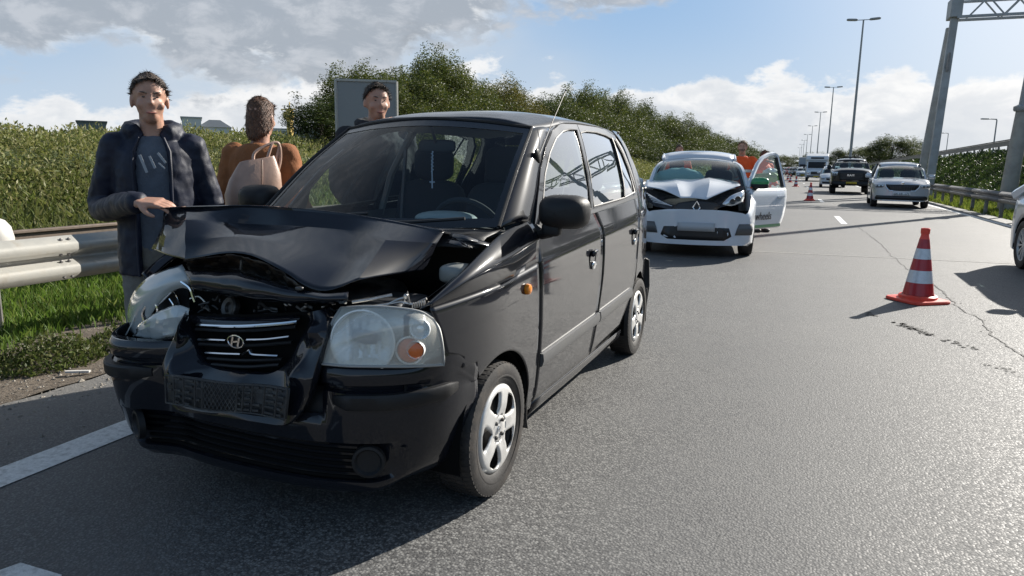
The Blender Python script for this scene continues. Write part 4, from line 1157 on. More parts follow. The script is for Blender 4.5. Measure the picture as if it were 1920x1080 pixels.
# ramp road on the right bank
rp = B().grid([[(x, y, ramp_z(y) + .02) for x in (11.2, 14, 18, 22)] for y in [-20 + 8 * k for k in range(40)]]).obj('ramp_road', M_ASPH, None, merge=0, ang=0); rp['kind'] = 'structure'
# painted markings
M_PAINT = pmat('road_paint', (.62, .62, .60), .6, nz=.10, nscale=60, dirt=(.10, .10, .10), dirts=26, dirtf=.55, bump=.5, bscale=110)
def marking(x0, x1, y0, y1, name='lane_line', z=.004):
    n = max(2, int(min(60, (y1 - y0) / .25)))
    b = B().grid([[(x + .006 * noise.noise(Vector((x * 3, y * 7, 0))), y, z) for x in (x0, x1)] for y in [y0 + (y1 - y0) * k / n for k in range(n + 1)]])
    o = b.obj(name, M_PAINT, None, merge=0, ang=0); o['kind'] = 'structure'; return o
marking(-3.055, -2.865, -15, 24, 'edge_line'); marking(-3.055, -2.865, 24, 600, 'edge_line')
marking(5.10, 5.27, -10, 60, 'edge_line'); marking(5.10, 5.27, 60, 600, 'edge_line')
for k in range(-2, 24):
    y0 = 18.9 + 12.0 * k
    if k == -1 or k == -2: continue
    marking(1.30, 1.45, y0, y0 + 3.1)
bk = B().add([(-2.42, .90, .004), (-2.255, 1.395, .004), (-2.065, 1.398, .004), (-1.86, .90, .004)], [(0, 1, 2, 3)])
bo = bk.obj('painted_block', M_PAINT, None); bo['kind'] = 'structure'
# thin chalk line across the lane
ch = B().grid([[(x, 11.84 + (x + .36) * .075 + .015 * noise.noise(Vector((x * 2, 0, 0))) + d, .004) for d in (-.018, .018)] for x in [-.40 + 5.3 * k / 50 for k in range(51)]])
ch = ch.obj('chalk_line', pmat('chalk', (.42, .41, .38), .9, dirt=(.12, .12, .12), dirts=40, dirtf=.7), None); ch['kind'] = 'structure'
# cracks and crumbled tar along the lane joint
M_TAR = pmat('crack_black', (.012, .012, .012), .75, bump=.6, bscale=200)
cr = B(); rc_ = random.Random(9)
def crack(pts, w, br=.5):
    pts = crom([Vector(p) for p in pts], 14)
    L = []; 
    for i, p in enumerate(pts):
        j = Vector((noise.noise(Vector((i * .37, p.y * 2, 1))) * .045, noise.noise(Vector((i * .31, p.x * 3, 7))) * .03, 0))
        L.append((p + j, w * (.35 + 1.1 * abs(noise.noise(Vector((i * .5, 3, 3)))) + rc_.uniform(0, .5))))
    rows = []
    for i, (p, ww) in enumerate(L):
        a = L[max(0, i - 1)][0]; c = L[min(len(L) - 1, i + 1)][0]; t = (c - a).normalized(); n_ = Vector((-t.y, t.x, 0))
        rows.append([p + n_ * ww + Vector((0, 0, .004)), p + Vector((0, 0, .0042)), p - n_ * ww + Vector((0, 0, .004))])
    cr.grid(rows)
    for i in range(0, len(L), 2):
        if rc_.random() < br:
            p, ww = L[i]; q = p + Vector((rc_.gauss(0, .035), rc_.gauss(0, .035), .004)); k = rc_.randint(4, 6); r = rc_.uniform(.004, .014)
            cr.add([q + Vector((r * rc_.uniform(.6, 1.3) * math.cos(2 * PI * j / k), r * rc_.uniform(.6, 1.3) * math.sin(2 * PI * j / k), 0)) for j in range(k)], [tuple(range(k))])
crack([(1.62, 10.6, 0), (1.70, 9.1, 0), (1.66, 8.2, 0), (1.71, 7.3, 0), (1.66, 6.6, 0), (1.70, 5.9, 0), (1.66, 5.0, 0), (1.72, 3.6, 0)], .009, .5)
crack([(1.60, 18, 0), (1.66, 15, 0), (1.62, 12.8, 0), (1.62, 10.6, 0)], .006, .3)
def blotches(pts, n, s, r0=.006, r1=.022):
    pts = [Vector(p) for p in pts]
    for _ in range(n):
        u = rc_.random() * (len(pts) - 1); i = int(u); p = pts[i].lerp(pts[i + 1], u - i)
        q = p + Vector((rc_.gauss(0, s), rc_.gauss(0, s * .7), .0045)); k = rc_.randint(5, 8); r = rc_.uniform(r0, r1)
        cr.add([q + Vector((r * rc_.uniform(.5, 1.4) * math.cos(2 * PI * j / k), r * rc_.uniform(.5, 1.4) * math.sin(2 * PI * j / k), 0)) for j in range(k)], [tuple(range(k))])
blotches([(1.00, 6.83, 0), (1.10, 6.62, 0), (1.19, 6.42, 0)], 90, .028, .006, .020)
blotches([(1.27, 6.30, 0), (1.42, 6.05, 0)], 22, .03)
blotches([(1.34, 5.62, 0), (1.46, 5.50, 0), (1.62, 5.30, 0)], 34, .03, .004, .014)
blotches([(.78, 7.2, 0), (.84, 7.05, 0)], 10, .03)
co = cr.obj('cracks', M_TAR, None, merge=0, ang=0); co['kind'] = 'structure'
# gravel and litter along the left verge
gv = B(); rg = random.Random(21)
for _ in range(2600):
    x = rg.uniform(-5.0, -3.55) if rg.random() < .8 else rg.uniform(-3.9, -3.1); y = rg.uniform(1.2, 9)
    r = rg.uniform(.003, .012) * (1.0 if rg.random() < .93 else 2.2)
    k = rg.randint(4, 5); a0 = rg.uniform(0, 6)
    base = [(x + r * math.cos(a0 + 2 * PI * j / k) * rg.uniform(.7, 1.2), y + r * math.sin(a0 + 2 * PI * j / k) * rg.uniform(.7, 1.2), .0) for j in range(k)]
    gv.add(base + [(x, y, r * rg.uniform(.5, 1.1))], [(j, (j + 1) % k, k) for j in range(k)])
gvo = gv.obj('gravel', pmat('gravel_stone', (.24, .215, .18), .9, nz=.5, nscale=8), None, smooth=False, merge=0); gvo['kind'] = 'stuff'

# ------------------------------------------------------------------ foliage helpers
def leafmat(name, cols, trans=.35, rough=.55):
    m, t, b = newmat(name)
    gi = t.n('ShaderNodeNewGeometry').outputs['Random Per Island']
    rampn = t.n('ShaderNodeValToRGB', {0: gi}); cr_ = rampn.color_ramp
    cr_.elements[0].color = (*cols[0], 1); cr_.elements[1].color = (*cols[-1], 1)
    for i, c in enumerate(cols[1:-1]):
        e = cr_.elements.new((i + 1) / (len(cols) - 1)); e.color = (*c, 1)
    o = t.n('ShaderNodeTexCoord').outputs['Object']
    n = t.noise(o, .9, 4, .6)
    col = t.mix(t.ss(n, .35, .65, 0, .55), rampn.outputs[0], tuple(x * .62 for x in cols[len(cols) // 2]))
    m.node_tree.links.new(col, b.inputs['Base Color']); b.inputs['Roughness'].default_value = rough
    b.inputs['Specular IOR Level'].default_value = .3
    tl = t.n('ShaderNodeBsdfTranslucent', {0: col}).outputs[0]
    mx = t.n('ShaderNodeMixShader', {0: trans, 1: b.outputs[0], 2: tl}).outputs[0]
    m.node_tree.links.new(mx, m.node_tree.nodes['Material Output'].inputs[0])
    return m
def leaves(P, size, up=.0, aspect=.5):
    """rhombus leaves at points P (n,3)"""
    n = len(P)
    d = NR.normal(size=(n, 3)); d[:, 2] += up; d /= np.linalg.norm(d, axis=1)[:, None]
    e = np.cross(d, NR.normal(size=(n, 3))); e /= np.linalg.norm(e, axis=1)[:, None]
    s = (np.asarray(size) * NR.uniform(.6, 1.35, n))[:, None]
    V = np.stack([P, P + d * s * .5 + e * s * aspect * .5, P + d * s, P + d * s * .5 - e * s * aspect * .5], 1).reshape(-1, 3)
    F = np.arange(4 * n).reshape(n, 4)
    return V, F
def blades(P, h, w=.006, lean=.45):
    n = len(P)
    a = NR.uniform(0, 2 * PI, n); dx, dy = np.cos(a), np.sin(a)
    hh = h * NR.uniform(.5, 1.4, n); ln = hh * lean * NR.uniform(.2, 1.6, n); b = NR.uniform(0, 2 * PI, n)
    ww = w * NR.uniform(.7, 1.4, n)
    A = P + np.stack([dx * ww, dy * ww, 0 * dx], 1); C = P - np.stack([dx * ww, dy * ww, 0 * dx], 1)
    M1 = P + np.stack([np.cos(b) * ln * .35, np.sin(b) * ln * .35, hh * .6], 1)
    T = P + np.stack([np.cos(b) * ln, np.sin(b) * ln, hh], 1)
    V = np.stack([A, C, M1 - np.stack([dx * ww, dy * ww, 0 * dx], 1) * .8, T, M1 + np.stack([dx * ww, dy * ww, 0 * dx], 1) * .8], 1).reshape(-1, 3)
    F = np.arange(5 * n).reshape(n, 5)
    return V, F
def gz(P):
    return np.array([bank_z(x, y) for x, y in P])
def scatter(x0, x1, y0, y1, n, power=1.0):
    y = y0 + (y1 - y0) * NR.uniform(0, 1, n) ** power
    x = NR.uniform(x0, x1, n)
    z = gz(np.stack([x, y], 1)); return np.stack([x, y, z], 1)
def nz_(P, s, seed=0.0): return np.array([noise.noise(Vector((p[0] * s + seed, p[1] * s, seed))) for p in P])

# near grass between the two barriers
Pg = scatter(-8.3, -4.75, 1.5, 16, 52000, 1.3)
k = nz_(Pg, 1.2, 3.0); Pg = Pg[(Pg[:, 0] < -5.0 + .22 * k[:]) | (NR.uniform(0, 1, len(Pg)) < .04)]
Pg[:, 2] = np.where(Pg[:, 0] > -5.3, -.02, Pg[:, 2])
V, F = blades(Pg, .10, .005)
npmesh('grass', V, F, leafmat('grass_blade', [(.05, .10, .012), (.09, .17, .02), (.13, .21, .03), (.20, .22, .06)], .4), kind='stuff')
# coarse grass on the lower bank
Pg = scatter(-11.6, -8.1, 3, 60, 60000, 1.8)
V, F = blades(Pg, .16, .010, .7)
npmesh('bank_grass', V, F, leafmat('bank_grass_blade', [(.06, .10, .018), (.10, .14, .028), (.15, .17, .045), (.24, .22, .10)], .4), kind='stuff')
# scrub on the upper bank
Ps = np.concatenate([scatter(-17.5, -10.3, 5, 62, 150000, 1.8), scatter(-20, -9.5, 50, 240, 40000, 1.3)])
hgt = .16 + .36 * np.clip(nz_(Ps, .8, 9.0) + .5, 0, 1) + .30 * np.clip(nz_(Ps, 2.4, 4.0), 0, 1)
hgt *= np.clip((-Ps[:, 0] - 9.9) / 1.6, .25, 1)
Ps[:, 2] += hgt * NR.uniform(0, 1, len(Ps)) ** .6
V, F = leaves(Ps, .075 + .0014 * Ps[:, 1], up=.75, aspect=.34)
npmesh('scrub', V, F, leafmat('scrub_leaf', [(.075, .105, .026), (.13, .16, .038), (.19, .205, .055), (.28, .26, .10), (.36, .33, .17)], .4), kind='stuff')
# weeds at the foot of the near barrier
for (cx, cy, rx, ry, n, h, nm) in ((-4.42, 3.05, .27, .38, 3200, .20, 'weed_clump'), (-4.52, 3.75, .20, .34, 1200, .12, 'weed_clump'), (-4.80, 2.35, .18, .30, 1100, .12, 'weed_clump'), (-4.72, 4.35, .22, .36, 1100, .11, 'weed_clump')):
    r = np.sqrt(NR.uniform(0, 1, n)); a = NR.uniform(0, 2 * PI, n)
    P = np.stack([cx + rx * r * np.cos(a), cy + ry * r * np.sin(a), -.01 + h * (1 - r ** 2) * NR.uniform(0, 1, n)], 1)
    V, F = leaves(P, .032, up=.7, aspect=.42)
    o = npmesh(nm, V, F, M_WEED if 'M_WEED' in globals() else globals().setdefault('M_WEED', leafmat('weed_leaf', [(.035, .055, .012), (.06, .09, .018), (.10, .125, .03), (.16, .15, .06)], .35)))
    lab = {3.05: 'large dark green weed clump in the dirt below the near crash barrier', 3.75: 'low weed clump beside the barrier post nearest the black car', 2.35: 'weed clump at the left edge of the picture under the barrier', 4.35: 'weed clump behind the barrier post, partly hidden by the black car'}[cy]
    tag(o, lab, 'weed', 'weeds along the verge')

# litter
def crumple(c, r, name, lab, mat, seed):
    b = B(); rows = []
    for i in range(9):
        ph = -PI / 2 + PI * i / 8; row = []
        for j in range(14):
            th = 2 * PI * j / 14; d = Vector((math.cos(ph) * math.cos(th), math.cos(ph) * math.sin(th), math.sin(ph) * .6))
            q = 1 + .5 * noise.noise(d * 3 + Vector((seed, 0, 0))); row.append(Vector(c) + d * r * q + Vector((0, 0, r * .5)))
        rows.append(row)
    b.grid(rows, closed=True)
    return tag(b.obj(name, mat, None, smooth=False), lab, 'litter')
M_LIT = pmat('litter_white', (.52, .50, .47), .6, dirt=(.2, .17, .13), dirts=30, dirtf=.6)
crumple((-4.25, 3.52, 0), .085, 'paper_litter', 'crumpled pale plastic bag lying in the weeds by the barrier', M_LIT, 1)
crumple((-3.98, 3.27, 0), .035, 'paper_litter', 'small white scrap of litter on the dirt just below the crumpled bag', M_LIT, 5)
crumple((-4.55, 4.05, 0), .05, 'paper_litter', 'pale scrap of litter against the foot of the barrier post', M_LIT, 8)
tag(B().box((-4.02, 2.95, .008), (.14, .025, .012), rot=(0, 0, .5)).obj('plastic_strip', M_LIT, None), 'thin white plastic strip lying at the asphalt edge', 'litter')

# ------------------------------------------------------------------ crash barriers
M_GALV = pmat('galvanised_steel', (.33, .325, .30), .42, metal=.35, nz=.12, nscale=9, dirt=(.20, .165, .12), dirts=9, dirtf=.60, bump=.12, bscale=18)
M_GALVD = pmat('weathered_steel', (.20, .19, .18), .5, metal=.45, nz=.2, nscale=9, dirt=(.12, .11, .10), dirts=5, dirtf=.5)
M_RUST = pmat('brown_weathered_rail', (.13, .095, .07), .7, nz=.25, nscale=12, dirt=(.07, .05, .04), dirts=6, dirtf=.6)
WB = [(.000, .158), (.014, .160), (.070, .118), (.083, .105), (.083, .062), (.070, .048), (.006, .016), (.000, .006), (.000, -.006), (.006, -.016), (.070, -.048), (.083, -.062), (.083, -.105), (.070, -.118), (.014, -.160), (.000, -.158)]
def wbeam(x, zc, y0, y1, side, off=0.0):
    xx = x(y0) if callable(x) else x; x2 = x(y1) if callable(x) else x
    return B().grid([[(xx + side * (a + off), y0, zc + h) for a, h in WB], [(x2 + side * (a + off), y1, zc + h) for a, h in WB]])
def barrier(name, label, x, zc, side, ys, mat, pd=4.0, seg=4.0, post_w=.10, far=None, group=None, posts=True, ptop=.70, poff=.30):
    root = empty(name, (0, 0, 0), 0, label, 'crash barrier', group)
    n = int((ys[1] - ys[0]) / seg)
    for k in range(n):
        a = ys[0] + k * seg
        lap = .003 * (k % 2)
        o = wbeam(x, zc, a, a + seg + .16, side, lap).obj('rail', mat, root, solid=.004, ang=.5)
        if not callable(x) and a < 9:
            sb_ = B()
            for yy in (a + .05, a + .11):
                for dz, dx in ((.135, .045), (.025, .030), (-.025, .030), (-.135, .045)):
                    sb_.lathe([(.013, 0), (.013, .008), (.007, .013), (0, .013)], 8, Matrix.Translation((x + side * (dx + .006), yy, zc + dz)) @ Matrix.Rotation(side * PI / 2, 4, 'Y'))
            sb_.obj('splice_bolts', M_GALVD, root)['kind'] = 'stuff'
    if posts:
        m = int((ys[1] - ys[0]) / pd)
        for k in range(m + 1):
            y = ys[0] + poff + k * pd; xx = x(y) if callable(x) else x
            b = B()
            zt = zc + .12
            b.box((xx - side * .055, y, zt / 2 - .1), (.09, .006, zt + .2)).box((xx - side * .012, y + .02, zt / 2 - .1), (.006, .045, zt + .2)).box((xx - side * .098, y - .02, zt / 2 - .1), (.006, .045, zt + .2)).box((xx - side * .055, y + .003, zc), (.11, .05, .26))
            b.obj('post', mat, root)
            bt = B()
            for dz in (-.085, .085): bt.lathe([(.012, 0), (.012, .006), (.006, .012), (0, .012)], 8, Matrix.Translation((xx + side * (.006 + .082), y, zc + dz)) @ Matrix.Rotation(side * PI / 2, 4, 'Y'))
            bt.obj('bolt', mat, root)
    if far:
        o = wbeam(x, zc, ys[1], far, side).obj('rail', mat, root, solid=.004)
    return root
barrier('crash_barrier', 'pale galvanised crash barrier in the foreground left of the black car', -4.87, .60, 1, (-4.55, 32), M_GALV, far=400, poff=.81)
# brown low rail behind it
r2 = empty('low_rail', (0, 0, 0), 0, 'low brown weathered rail at the foot of the grassy bank', 'barrier')
for k in range(14):
    y0 = -3 + 3.0 * k
    B().box((-6.9, y0 + 1.49, .50), (.05, 2.96, .17)).box((-6.885, y0 + 1.49, .60), (.09, 2.96, .03)).obj('rail', M_RUST, r2, bevel=.006)
    B().box((-6.95, y0 + .2, .22), (.07, .10, .60)).obj('post', M_RUST, r2)
tag(B().box((-6.62, 6.35, .575), (.14, 1.6, .02), rot=(0, 0, .03)).box((-6.62, 5.9, .28), (.06, .06, .58)).box((-6.62, 6.9, .28), (.06, .06, .58)).obj('low_rail', M_GALV, None, bevel=.004), 'short bright metal ledge in front of the low brown rail', 'barrier')
# white rounded marker post at the left edge
wp = empty('marker_post', (-5.66, 3.56, 0), 0, 'white round-topped marker cap behind the barrier at the left edge', 'post')
B().lathe([(.0, .86), (.05, .855), (.10, .83), (.135, .78), (.15, .70), (.15, .60), (.0, .58)], 28).obj('cap', pmat('marker_white', (.50, .48, .44), .5, dirt=(.3, .27, .22), dirtf=.4), wp)
B().tube([(0, 0, -.05), (0, 0, .6)], .02, 8).obj('stake', M_GALVD, wp)

# right-hand barrier
def xr(y): return interp(y, [-20, 21, 36, 60, 120, 400], [5.72, 5.72, 6.12, 6.35, 6.5, 6.6])
barrier('crash_barrier', 'grey crash barrier along the right verge beside the white car', xr, .60, -1, (8, 76), M_GALVD, pd=1.33 * 1.5, seg=4.0, far=300)
# barrier on top of the ramp
rb = empty('ramp_barrier', (0, 0, 0), 0, 'dark steel barrier on posts along the raised slip road', 'crash barrier')
for k in range(70):
    y = 12 + 1.9 * k
    z0, z1 = ramp_z(y), ramp_z(y + 1.9)
    b = B().grid([[(11.05, yy, z + dz), (11.05, yy, z + dz + h)] for yy, z in ((y, z0), (y + 1.9, z1)) for dz, h in ((.62, .28),)])
    bx = B()
    a, c = Vector((11.05, y, z0 + .76)), Vector((11.05, y + 1.9, z1 + .76))
    bx.bar(a, c, .07, .26).bar(a + Vector((-.05, 0, .17)), c + Vector((-.05, 0, .17)), .12, .05)
    bx.obj('rail', M_GALVD, rb)
    B().box((11.08, y, z0 + .28), (.09, .10, .75)).obj('post', M_GALVD, rb)

# verge plants on the right: grass strip and bank
Pg = scatter(5.9, 8.2, 10, 70, 26000, 1.6)
V, F = blades(Pg, .16, .012, .6)
npmesh('verge_grass', V, F, leafmat('verge_blade', [(.05, .09, .012), (.10, .15, .02), (.16, .20, .03), (.25, .27, .06)], .45), kind='stuff')
Pb = scatter(7.8, 11.2, 12, 110, 110000, 1.7)
h2 = .15 + .45 * np.clip(nz_(Pb, .7, 2.0) + .5, 0, 1)
Pb[:, 2] += h2 * NR.uniform(0, 1, len(Pb))
V, F = leaves(Pb, .055 + .0016 * Pb[:, 1], up=.6, aspect=.42)
npmesh('ivy_cover', V, F, leafmat('ivy_leaf', [(.022, .045, .010), (.04, .075, .015), (.065, .10, .022), (.11, .13, .04)], .3), kind='stuff')

# ------------------------------------------------------------------ trees
M_BARK = pmat('bark', (.07, .055, .042), .9, nz=.4, nscale=12, bump=.5, bscale=20)
LEAF1 = leafmat('tree_leaf_olive', [(.032, .052, .011), (.060, .085, .016), (.098, .120, .024), (.155, .155, .036)], .32)
LEAF2 = leafmat('tree_leaf_dark', [(.022, .040, .009), (.040, .064, .013), (.064, .088, .019), (.105, .12, .03)], .3)
LEAF3 = leafmat('tree_leaf_yellowing', [(.055, .065, .012), (.090, .095, .018), (.14, .13, .028), (.22, .18, .045)], .35)
def tree_proto(seed, H, Wd, nclump, nleaf, lsize, mat, low=.03):
    r = np.random.RandomState(seed)
    V = []; b = B()
    rs = random.Random(seed)
    b.tube([(0, 0, -.3), (.05, .03, H * .25), (-.04, .08, H * .55), (.03, 0, H * .85)], [.10, .08, .05, .02], 7)
    cs = []
    for i in range(nclump):
        t = (i + r.uniform()) / nclump
        z = H * (low + (1 - low) * t ** .8)
        env = Wd * .5 * (math.sin(PI * min(1, (.12 + .86 * t)) ** .75) ** .6) * (1 + .25 * r.normal() * .6)
        a = r.uniform(0, 2 * PI); q = env * math.sqrt(r.uniform(.12, 1))
        c = np.array([q * math.cos(a), q * math.sin(a), z - .15 * H * (q / Wd) ** 2]); cs.append(c)
        if i % 3 == 0:
            b.tube([(0, 0, max(.1, c[2] * .55)), (c[0] * .5, c[1] * .5, c[2] * .8), tuple(c)], [.035, .022, .008], 5)
    cs = np.array(cs)
    k = r.randint(0, nclump, nleaf)
    d = r.normal(size=(nleaf, 3)); d /= np.linalg.norm(d, axis=1)[:, None]
    rad = (H * .115) * r.uniform(.6, 1.35, nclump)[k][:, None]
    P = cs[k] + d * rad * (r.uniform(.25, 1.15, nleaf) ** .6)[:, None] * np.array([1, 1, .85])
    # sprigs poking out of the top
    ns = nleaf // 12
    kk = r.randint(nclump // 2, nclump, ns); P2 = cs[kk] + np.stack([r.normal(size=ns) * .10, r.normal(size=ns) * .10, r.uniform(.1, .28, ns) * H * .8], 1)
    P = np.concatenate([P, P2])
    P[:, 2] = np.maximum(P[:, 2], .02)
    Vl, Fl = leaves(P, lsize, up=.3, aspect=.55)
    tme = b.obj('trunk', M_BARK, None)
    lo = npmesh('crown', Vl, Fl, mat)
    return tme, lo
protos = [tree_proto(1, 4.6, 3.6, 44, 17000, .082, LEAF1), tree_proto(2, 4.6, 3.2, 36, 15000, .080, LEAF2), tree_proto(3, 4.6, 4.2, 52, 18000, .086, LEAF1), tree_proto(4, 4.6, 3.0, 30, 12000, .078, LEAF3)]
used_p = [False] * 4
def plant(x, y, H, W_, proto, label, rz, group='trees along the left bank', name='tree'):
    root = empty(name, (x, y, bank_z(x, y) - .05), rz, label, 'tree', group)
    t, c = protos[proto]
    if used_p[proto]:
        t, c = t.copy(), c.copy(); COL.objects.link(t); COL.objects.link(c)
    used_p[proto] = True
    t.parent = root; c.parent = root
    root.scale = (W_ / 3.6, W_ / 3.6, H / 4.6)
    return root
def px_dir(px):
    """unit ground direction whose sight line meets this picture column at the horizon"""
    d = c_fw + c_r * ((px - 960) / CAM_F) - c_up * ((310 - 540) / CAM_F)
    return Vector((d.x, d.y, 0))
def at_x(px, x): d = px_dir(px); return d * (x / d.x)
def height_at(px, py, P):
    d = c_fw + c_r * ((px - 960) / CAM_F) - c_up * ((py - 540) / CAM_F)
    s = math.hypot(P[0], P[1]) / math.hypot(d.x, d.y); return CAM_H + d.z * s
# contour of the tree row as seen, column by column: place, then size each tree on its own ground
ORD = ['first', 'second', 'third', 'fourth', 'fifth', 'sixth', 'seventh', 'eighth', 'ninth', 'tenth', 'eleventh', 'twelfth', 'thirteenth', 'fourteenth', 'fifteenth', 'sixteenth', 'seventeenth', 'eighteenth', 'nineteenth', 'twentieth', 'twenty-first', 'twenty-second', 'twenty-third', 'twenty-fourth', 'twenty-fifth', 'twenty-sixth', 'twenty-seventh', 'twenty-eighth']
row_spec = [(606, 190, 1), (634, 165, 1), (668, 128, 0), (700, 135, 2), (738, 140, 0), (778, 122, 2), (815, 104, 0), (850, 118, 0), (882, 150, 2), (918, 150, 3), (948, 152, 3), (985, 175, 3), (1020, 184, 1), (1052, 176, 2), (1085, 166, 0), (1120, 168, 2), (1150, 178, 0), (1178, 186, 0), (1206, 196, 1), (1236, 208, 2), (1262, 218, 0), (1288, 228, 2), (1312, 236, 1), (1333, 245, 0), (1352, 254, 2), (1368, 262, 1), (1381, 272, 0), (1391, 280, 2)]
rt = random.Random(4)
names = ['dark green', 'dense dark green', 'broad olive green', 'yellowing']
for i, (px, py, p) in enumerate(row_spec):
    X0 = -13.2 - .9 * rt.random()
    P = at_x(px, X0)
    if P.y > 230: P = P * (230 / P.y)
    H = (height_at(px, py + (4 + 8 * rt.random() if i % 2 == 0 or i == 0 else 16 + 22 * rt.random()) * min(1, 24 / P.length + .25), P) - bank_z(P.x, P.y)) * .97
    wd = max(2.6, .055 * P.length + 1.9)
    where = ('above the black car' if px < 1130 else 'between the two crashed cars' if px < 1215 else 'behind the white car roof' if px < 1345 else 'at the far end')
    plant(P.x, P.y, H, wd * rt.uniform(1.0, 1.25), p, '%s bank tree %s, %s from the left' % (names[p], where, ORD[i]), rt.uniform(0, 6))
# second, staggered row fills the gaps low down
for i, px in enumerate(range(650, 1380, 38)):
    P = at_x(px, -15.6); py = interp(px, [a for a, b_, c in row_spec], [b_ for a, b_, c in row_spec]) + 22
    H = height_at(px, py, P) - bank_z(P.x, P.y)
    if P.y > 260: continue
    plant(P.x, P.y, max(2, H), max(3, .05 * P.length + 2.4), (i * 3) % 3, 'bushy tree half hidden in the rear row, %s from the left' % ORD[i], rt.uniform(0, 6), 'rear row of bank trees')
# far clump at the right and low distant tree line
for i, (px, py, d, w, lab) in enumerate(((1648, 268, 260, 16, 'left part of the round dark clump'), (1672, 264, 262, 17, 'tall middle of the round dark clump'), (1700, 266, 265, 16, 'right part of the round dark clump'), (1570, 284, 300, 16, 'low tree just right of the first lamp post'), (1600, 283, 300, 18, 'low tree behind the pickup roof'), (1625, 282, 300, 16, 'low tree between the pickup and the round clump'), (1420, 291, 330, 22, 'low far tree left of the cones'), (1447, 293, 340, 22, 'low far tree above the queue of cars'), (1475, 294, 350, 20, 'low far tree at the end of the road'), (1400, 287, 300, 20, 'low far tree right beside the open car door'), (1725, 285, 300, 14, 'low tree right of the round clump'), (1530, 290, 340, 18, 'low far tree behind the motorhome'))):
    dd = px_dir(px).normalized() * d; dd.z = 0
    plant(dd.x, dd.y, height_at(px, py, dd), w, (i + 1) % 3, lab + ' on the horizon', i * 1.3, 'distant trees on the horizon')
    root = bpy.data.objects[-1] if False else None

# ------------------------------------------------------------------ lamp posts
M_POLE = pmat('pole_grey', (.26, .27, .27), .5, metal=.3, nz=.1)
M_POLEC = pmat('gantry_paint_grey', (.30, .31, .31), .5, metal=.2, nz=.12, nscale=2.0, dirt=(.18, .16, .13), dirts=1.2, dirtf=.5)
LZ = height_at(1608, 38, (5.35, 74.6))
lampd = [74.6, 133, 190, 250, 312, 375, 440, 510]
lp = empty('lamp_post', (5.35, lampd[0], 0), 0, 'tallest twin-headed lamp post, nearest of the row', 'lamp post', 'twin-headed lamp posts')
B().tube([(0, 0, 0), (0, 0, 8), (0, 0, LZ)], [.14, .11, .07], 10).obj('pole', M_POLE, lp)
B().bar((-.55, 0, LZ), (.55, 0, LZ), .06, .06).obj('cross_arm', M_POLE, lp)
for s in (-1, 1): B().rbox((s * .95, 0, LZ + .05), (.95, .42, .20), e=.5, rot=(0, -s * .06, 0)).obj('lamp_head', M_POLE, lp)
for i, y in enumerate(lampd[1:]):
    c = copy_tree(lp); c.location = (5.45 + .004 * y - (.0 if i < 2 else .3 * (i - 1)), y, 0)
    c['label'] = 'twin-headed lamp post, %s in the row counted from the camera' % ORD[i + 1]
# single lamps over the ramp
for i, (px, d, hd, hpy) in enumerate(((1858, 85, 8, 224), (1771, 150, 8, 250), (1725, 190, 8, 266), (1921, 60, 8, 268))):
    P = px_dir(px).normalized() * d
    zt = height_at(px, hpy, P)
    r = empty('street_lamp', (P.x, P.y, 0), .3, ['single-arm street lamp above the ramp barrier, largest of the far lamps', 'thin street lamp just right of the gantry leg', 'small street lamp left of the gantry leg', 'street lamp head at the right edge above the ramp barrier'][i], 'lamp post')
    B().tube([(0, 0, 0), (0, 0, zt - .1), (-.1, 0, zt)], [.09, .06, .05], 8).obj('pole', M_POLE, r)
    B().tube([(0, 0, zt), (-.8, 0, zt + .03)], [.05, .04], 6).obj('arm', M_POLE, r)
    B().rbox((-1.1, 0, zt + .03), (.85, .30, .14), e=.5).obj('lamp_head', M_POLE, r)

# ------------------------------------------------------------------ gantry
ga = empty('sign_gantry', (0, 0, 0), 0, 'tall grey steel gantry with two leaning legs and lattice beam', 'gantry')
G0 = px_dir(1746).normalized() * 41.5
GX, GY = G0.x, G0.y
topz = height_at(1797, 24, (GX + .1, GY))
def leg(p, q, w0, w1, name):
    b = B(); p, q = Vector(p), Vector(q); rows = []
    for t in (0, .5, 1):
        c = p.lerp(q, t); w = (w0 + (w1 - w0) * t) / 2
        rows.append([c + Vector((sx * w, sy * w, 0)) for sx, sy in ((-1, -1), (1, -1), (1, 1), (-1, 1))])
    return b.grid(rows, closed=True).obj(name, M_POLEC, ga, smooth=False, bevel=.03)
TPx = px_dir(1757).normalized() * 41.7
leg((GX, GY, 0), (TPx.x, TPx.y, topz), .37, .32, 'leg')
R0_ = px_dir(1726).normalized() * 44.0; R1_ = px_dir(1750).normalized() * 42.6
leg((R0_.x, R0_.y, 0), (R1_.x, R1_.y, topz - .5), .36, .30, 'leg')
GX, GY = TPx.x - .85, TPx.y - .3
tb = B().box((GX + .85, GY + .5, topz + .25), (.5, 1.1, .9)); tb.obj('cap', M_POLEC, ga, bevel=.03)
for (dy, dz) in ((0, 0), (0, .85), (.9, 0), (.9, .85)):
    B().bar((GX + .9, GY + dy, topz + dz - .2), (GX + 22, GY + dy, topz + dz - .2), .12, .12).obj('chord', M_POLEC, ga)
for k in range(14):
    x = GX + 1.4 + 1.45 * k
    for dy in (0, .9):
        B().bar((x, GY + dy, topz - .2), (x + .72, GY + dy, topz + .65), .06, .06).obj('brace', M_POLEC, ga)
        B().bar((x + .72, GY + dy, topz + .65), (x + 1.45, GY + dy, topz - .2), .06, .06).obj('brace', M_POLEC, ga)
B().box((GX + .74, GY - .12, topz * .74), (.10, .20, .85)).obj('number_plate_box', M_GALVD, ga)
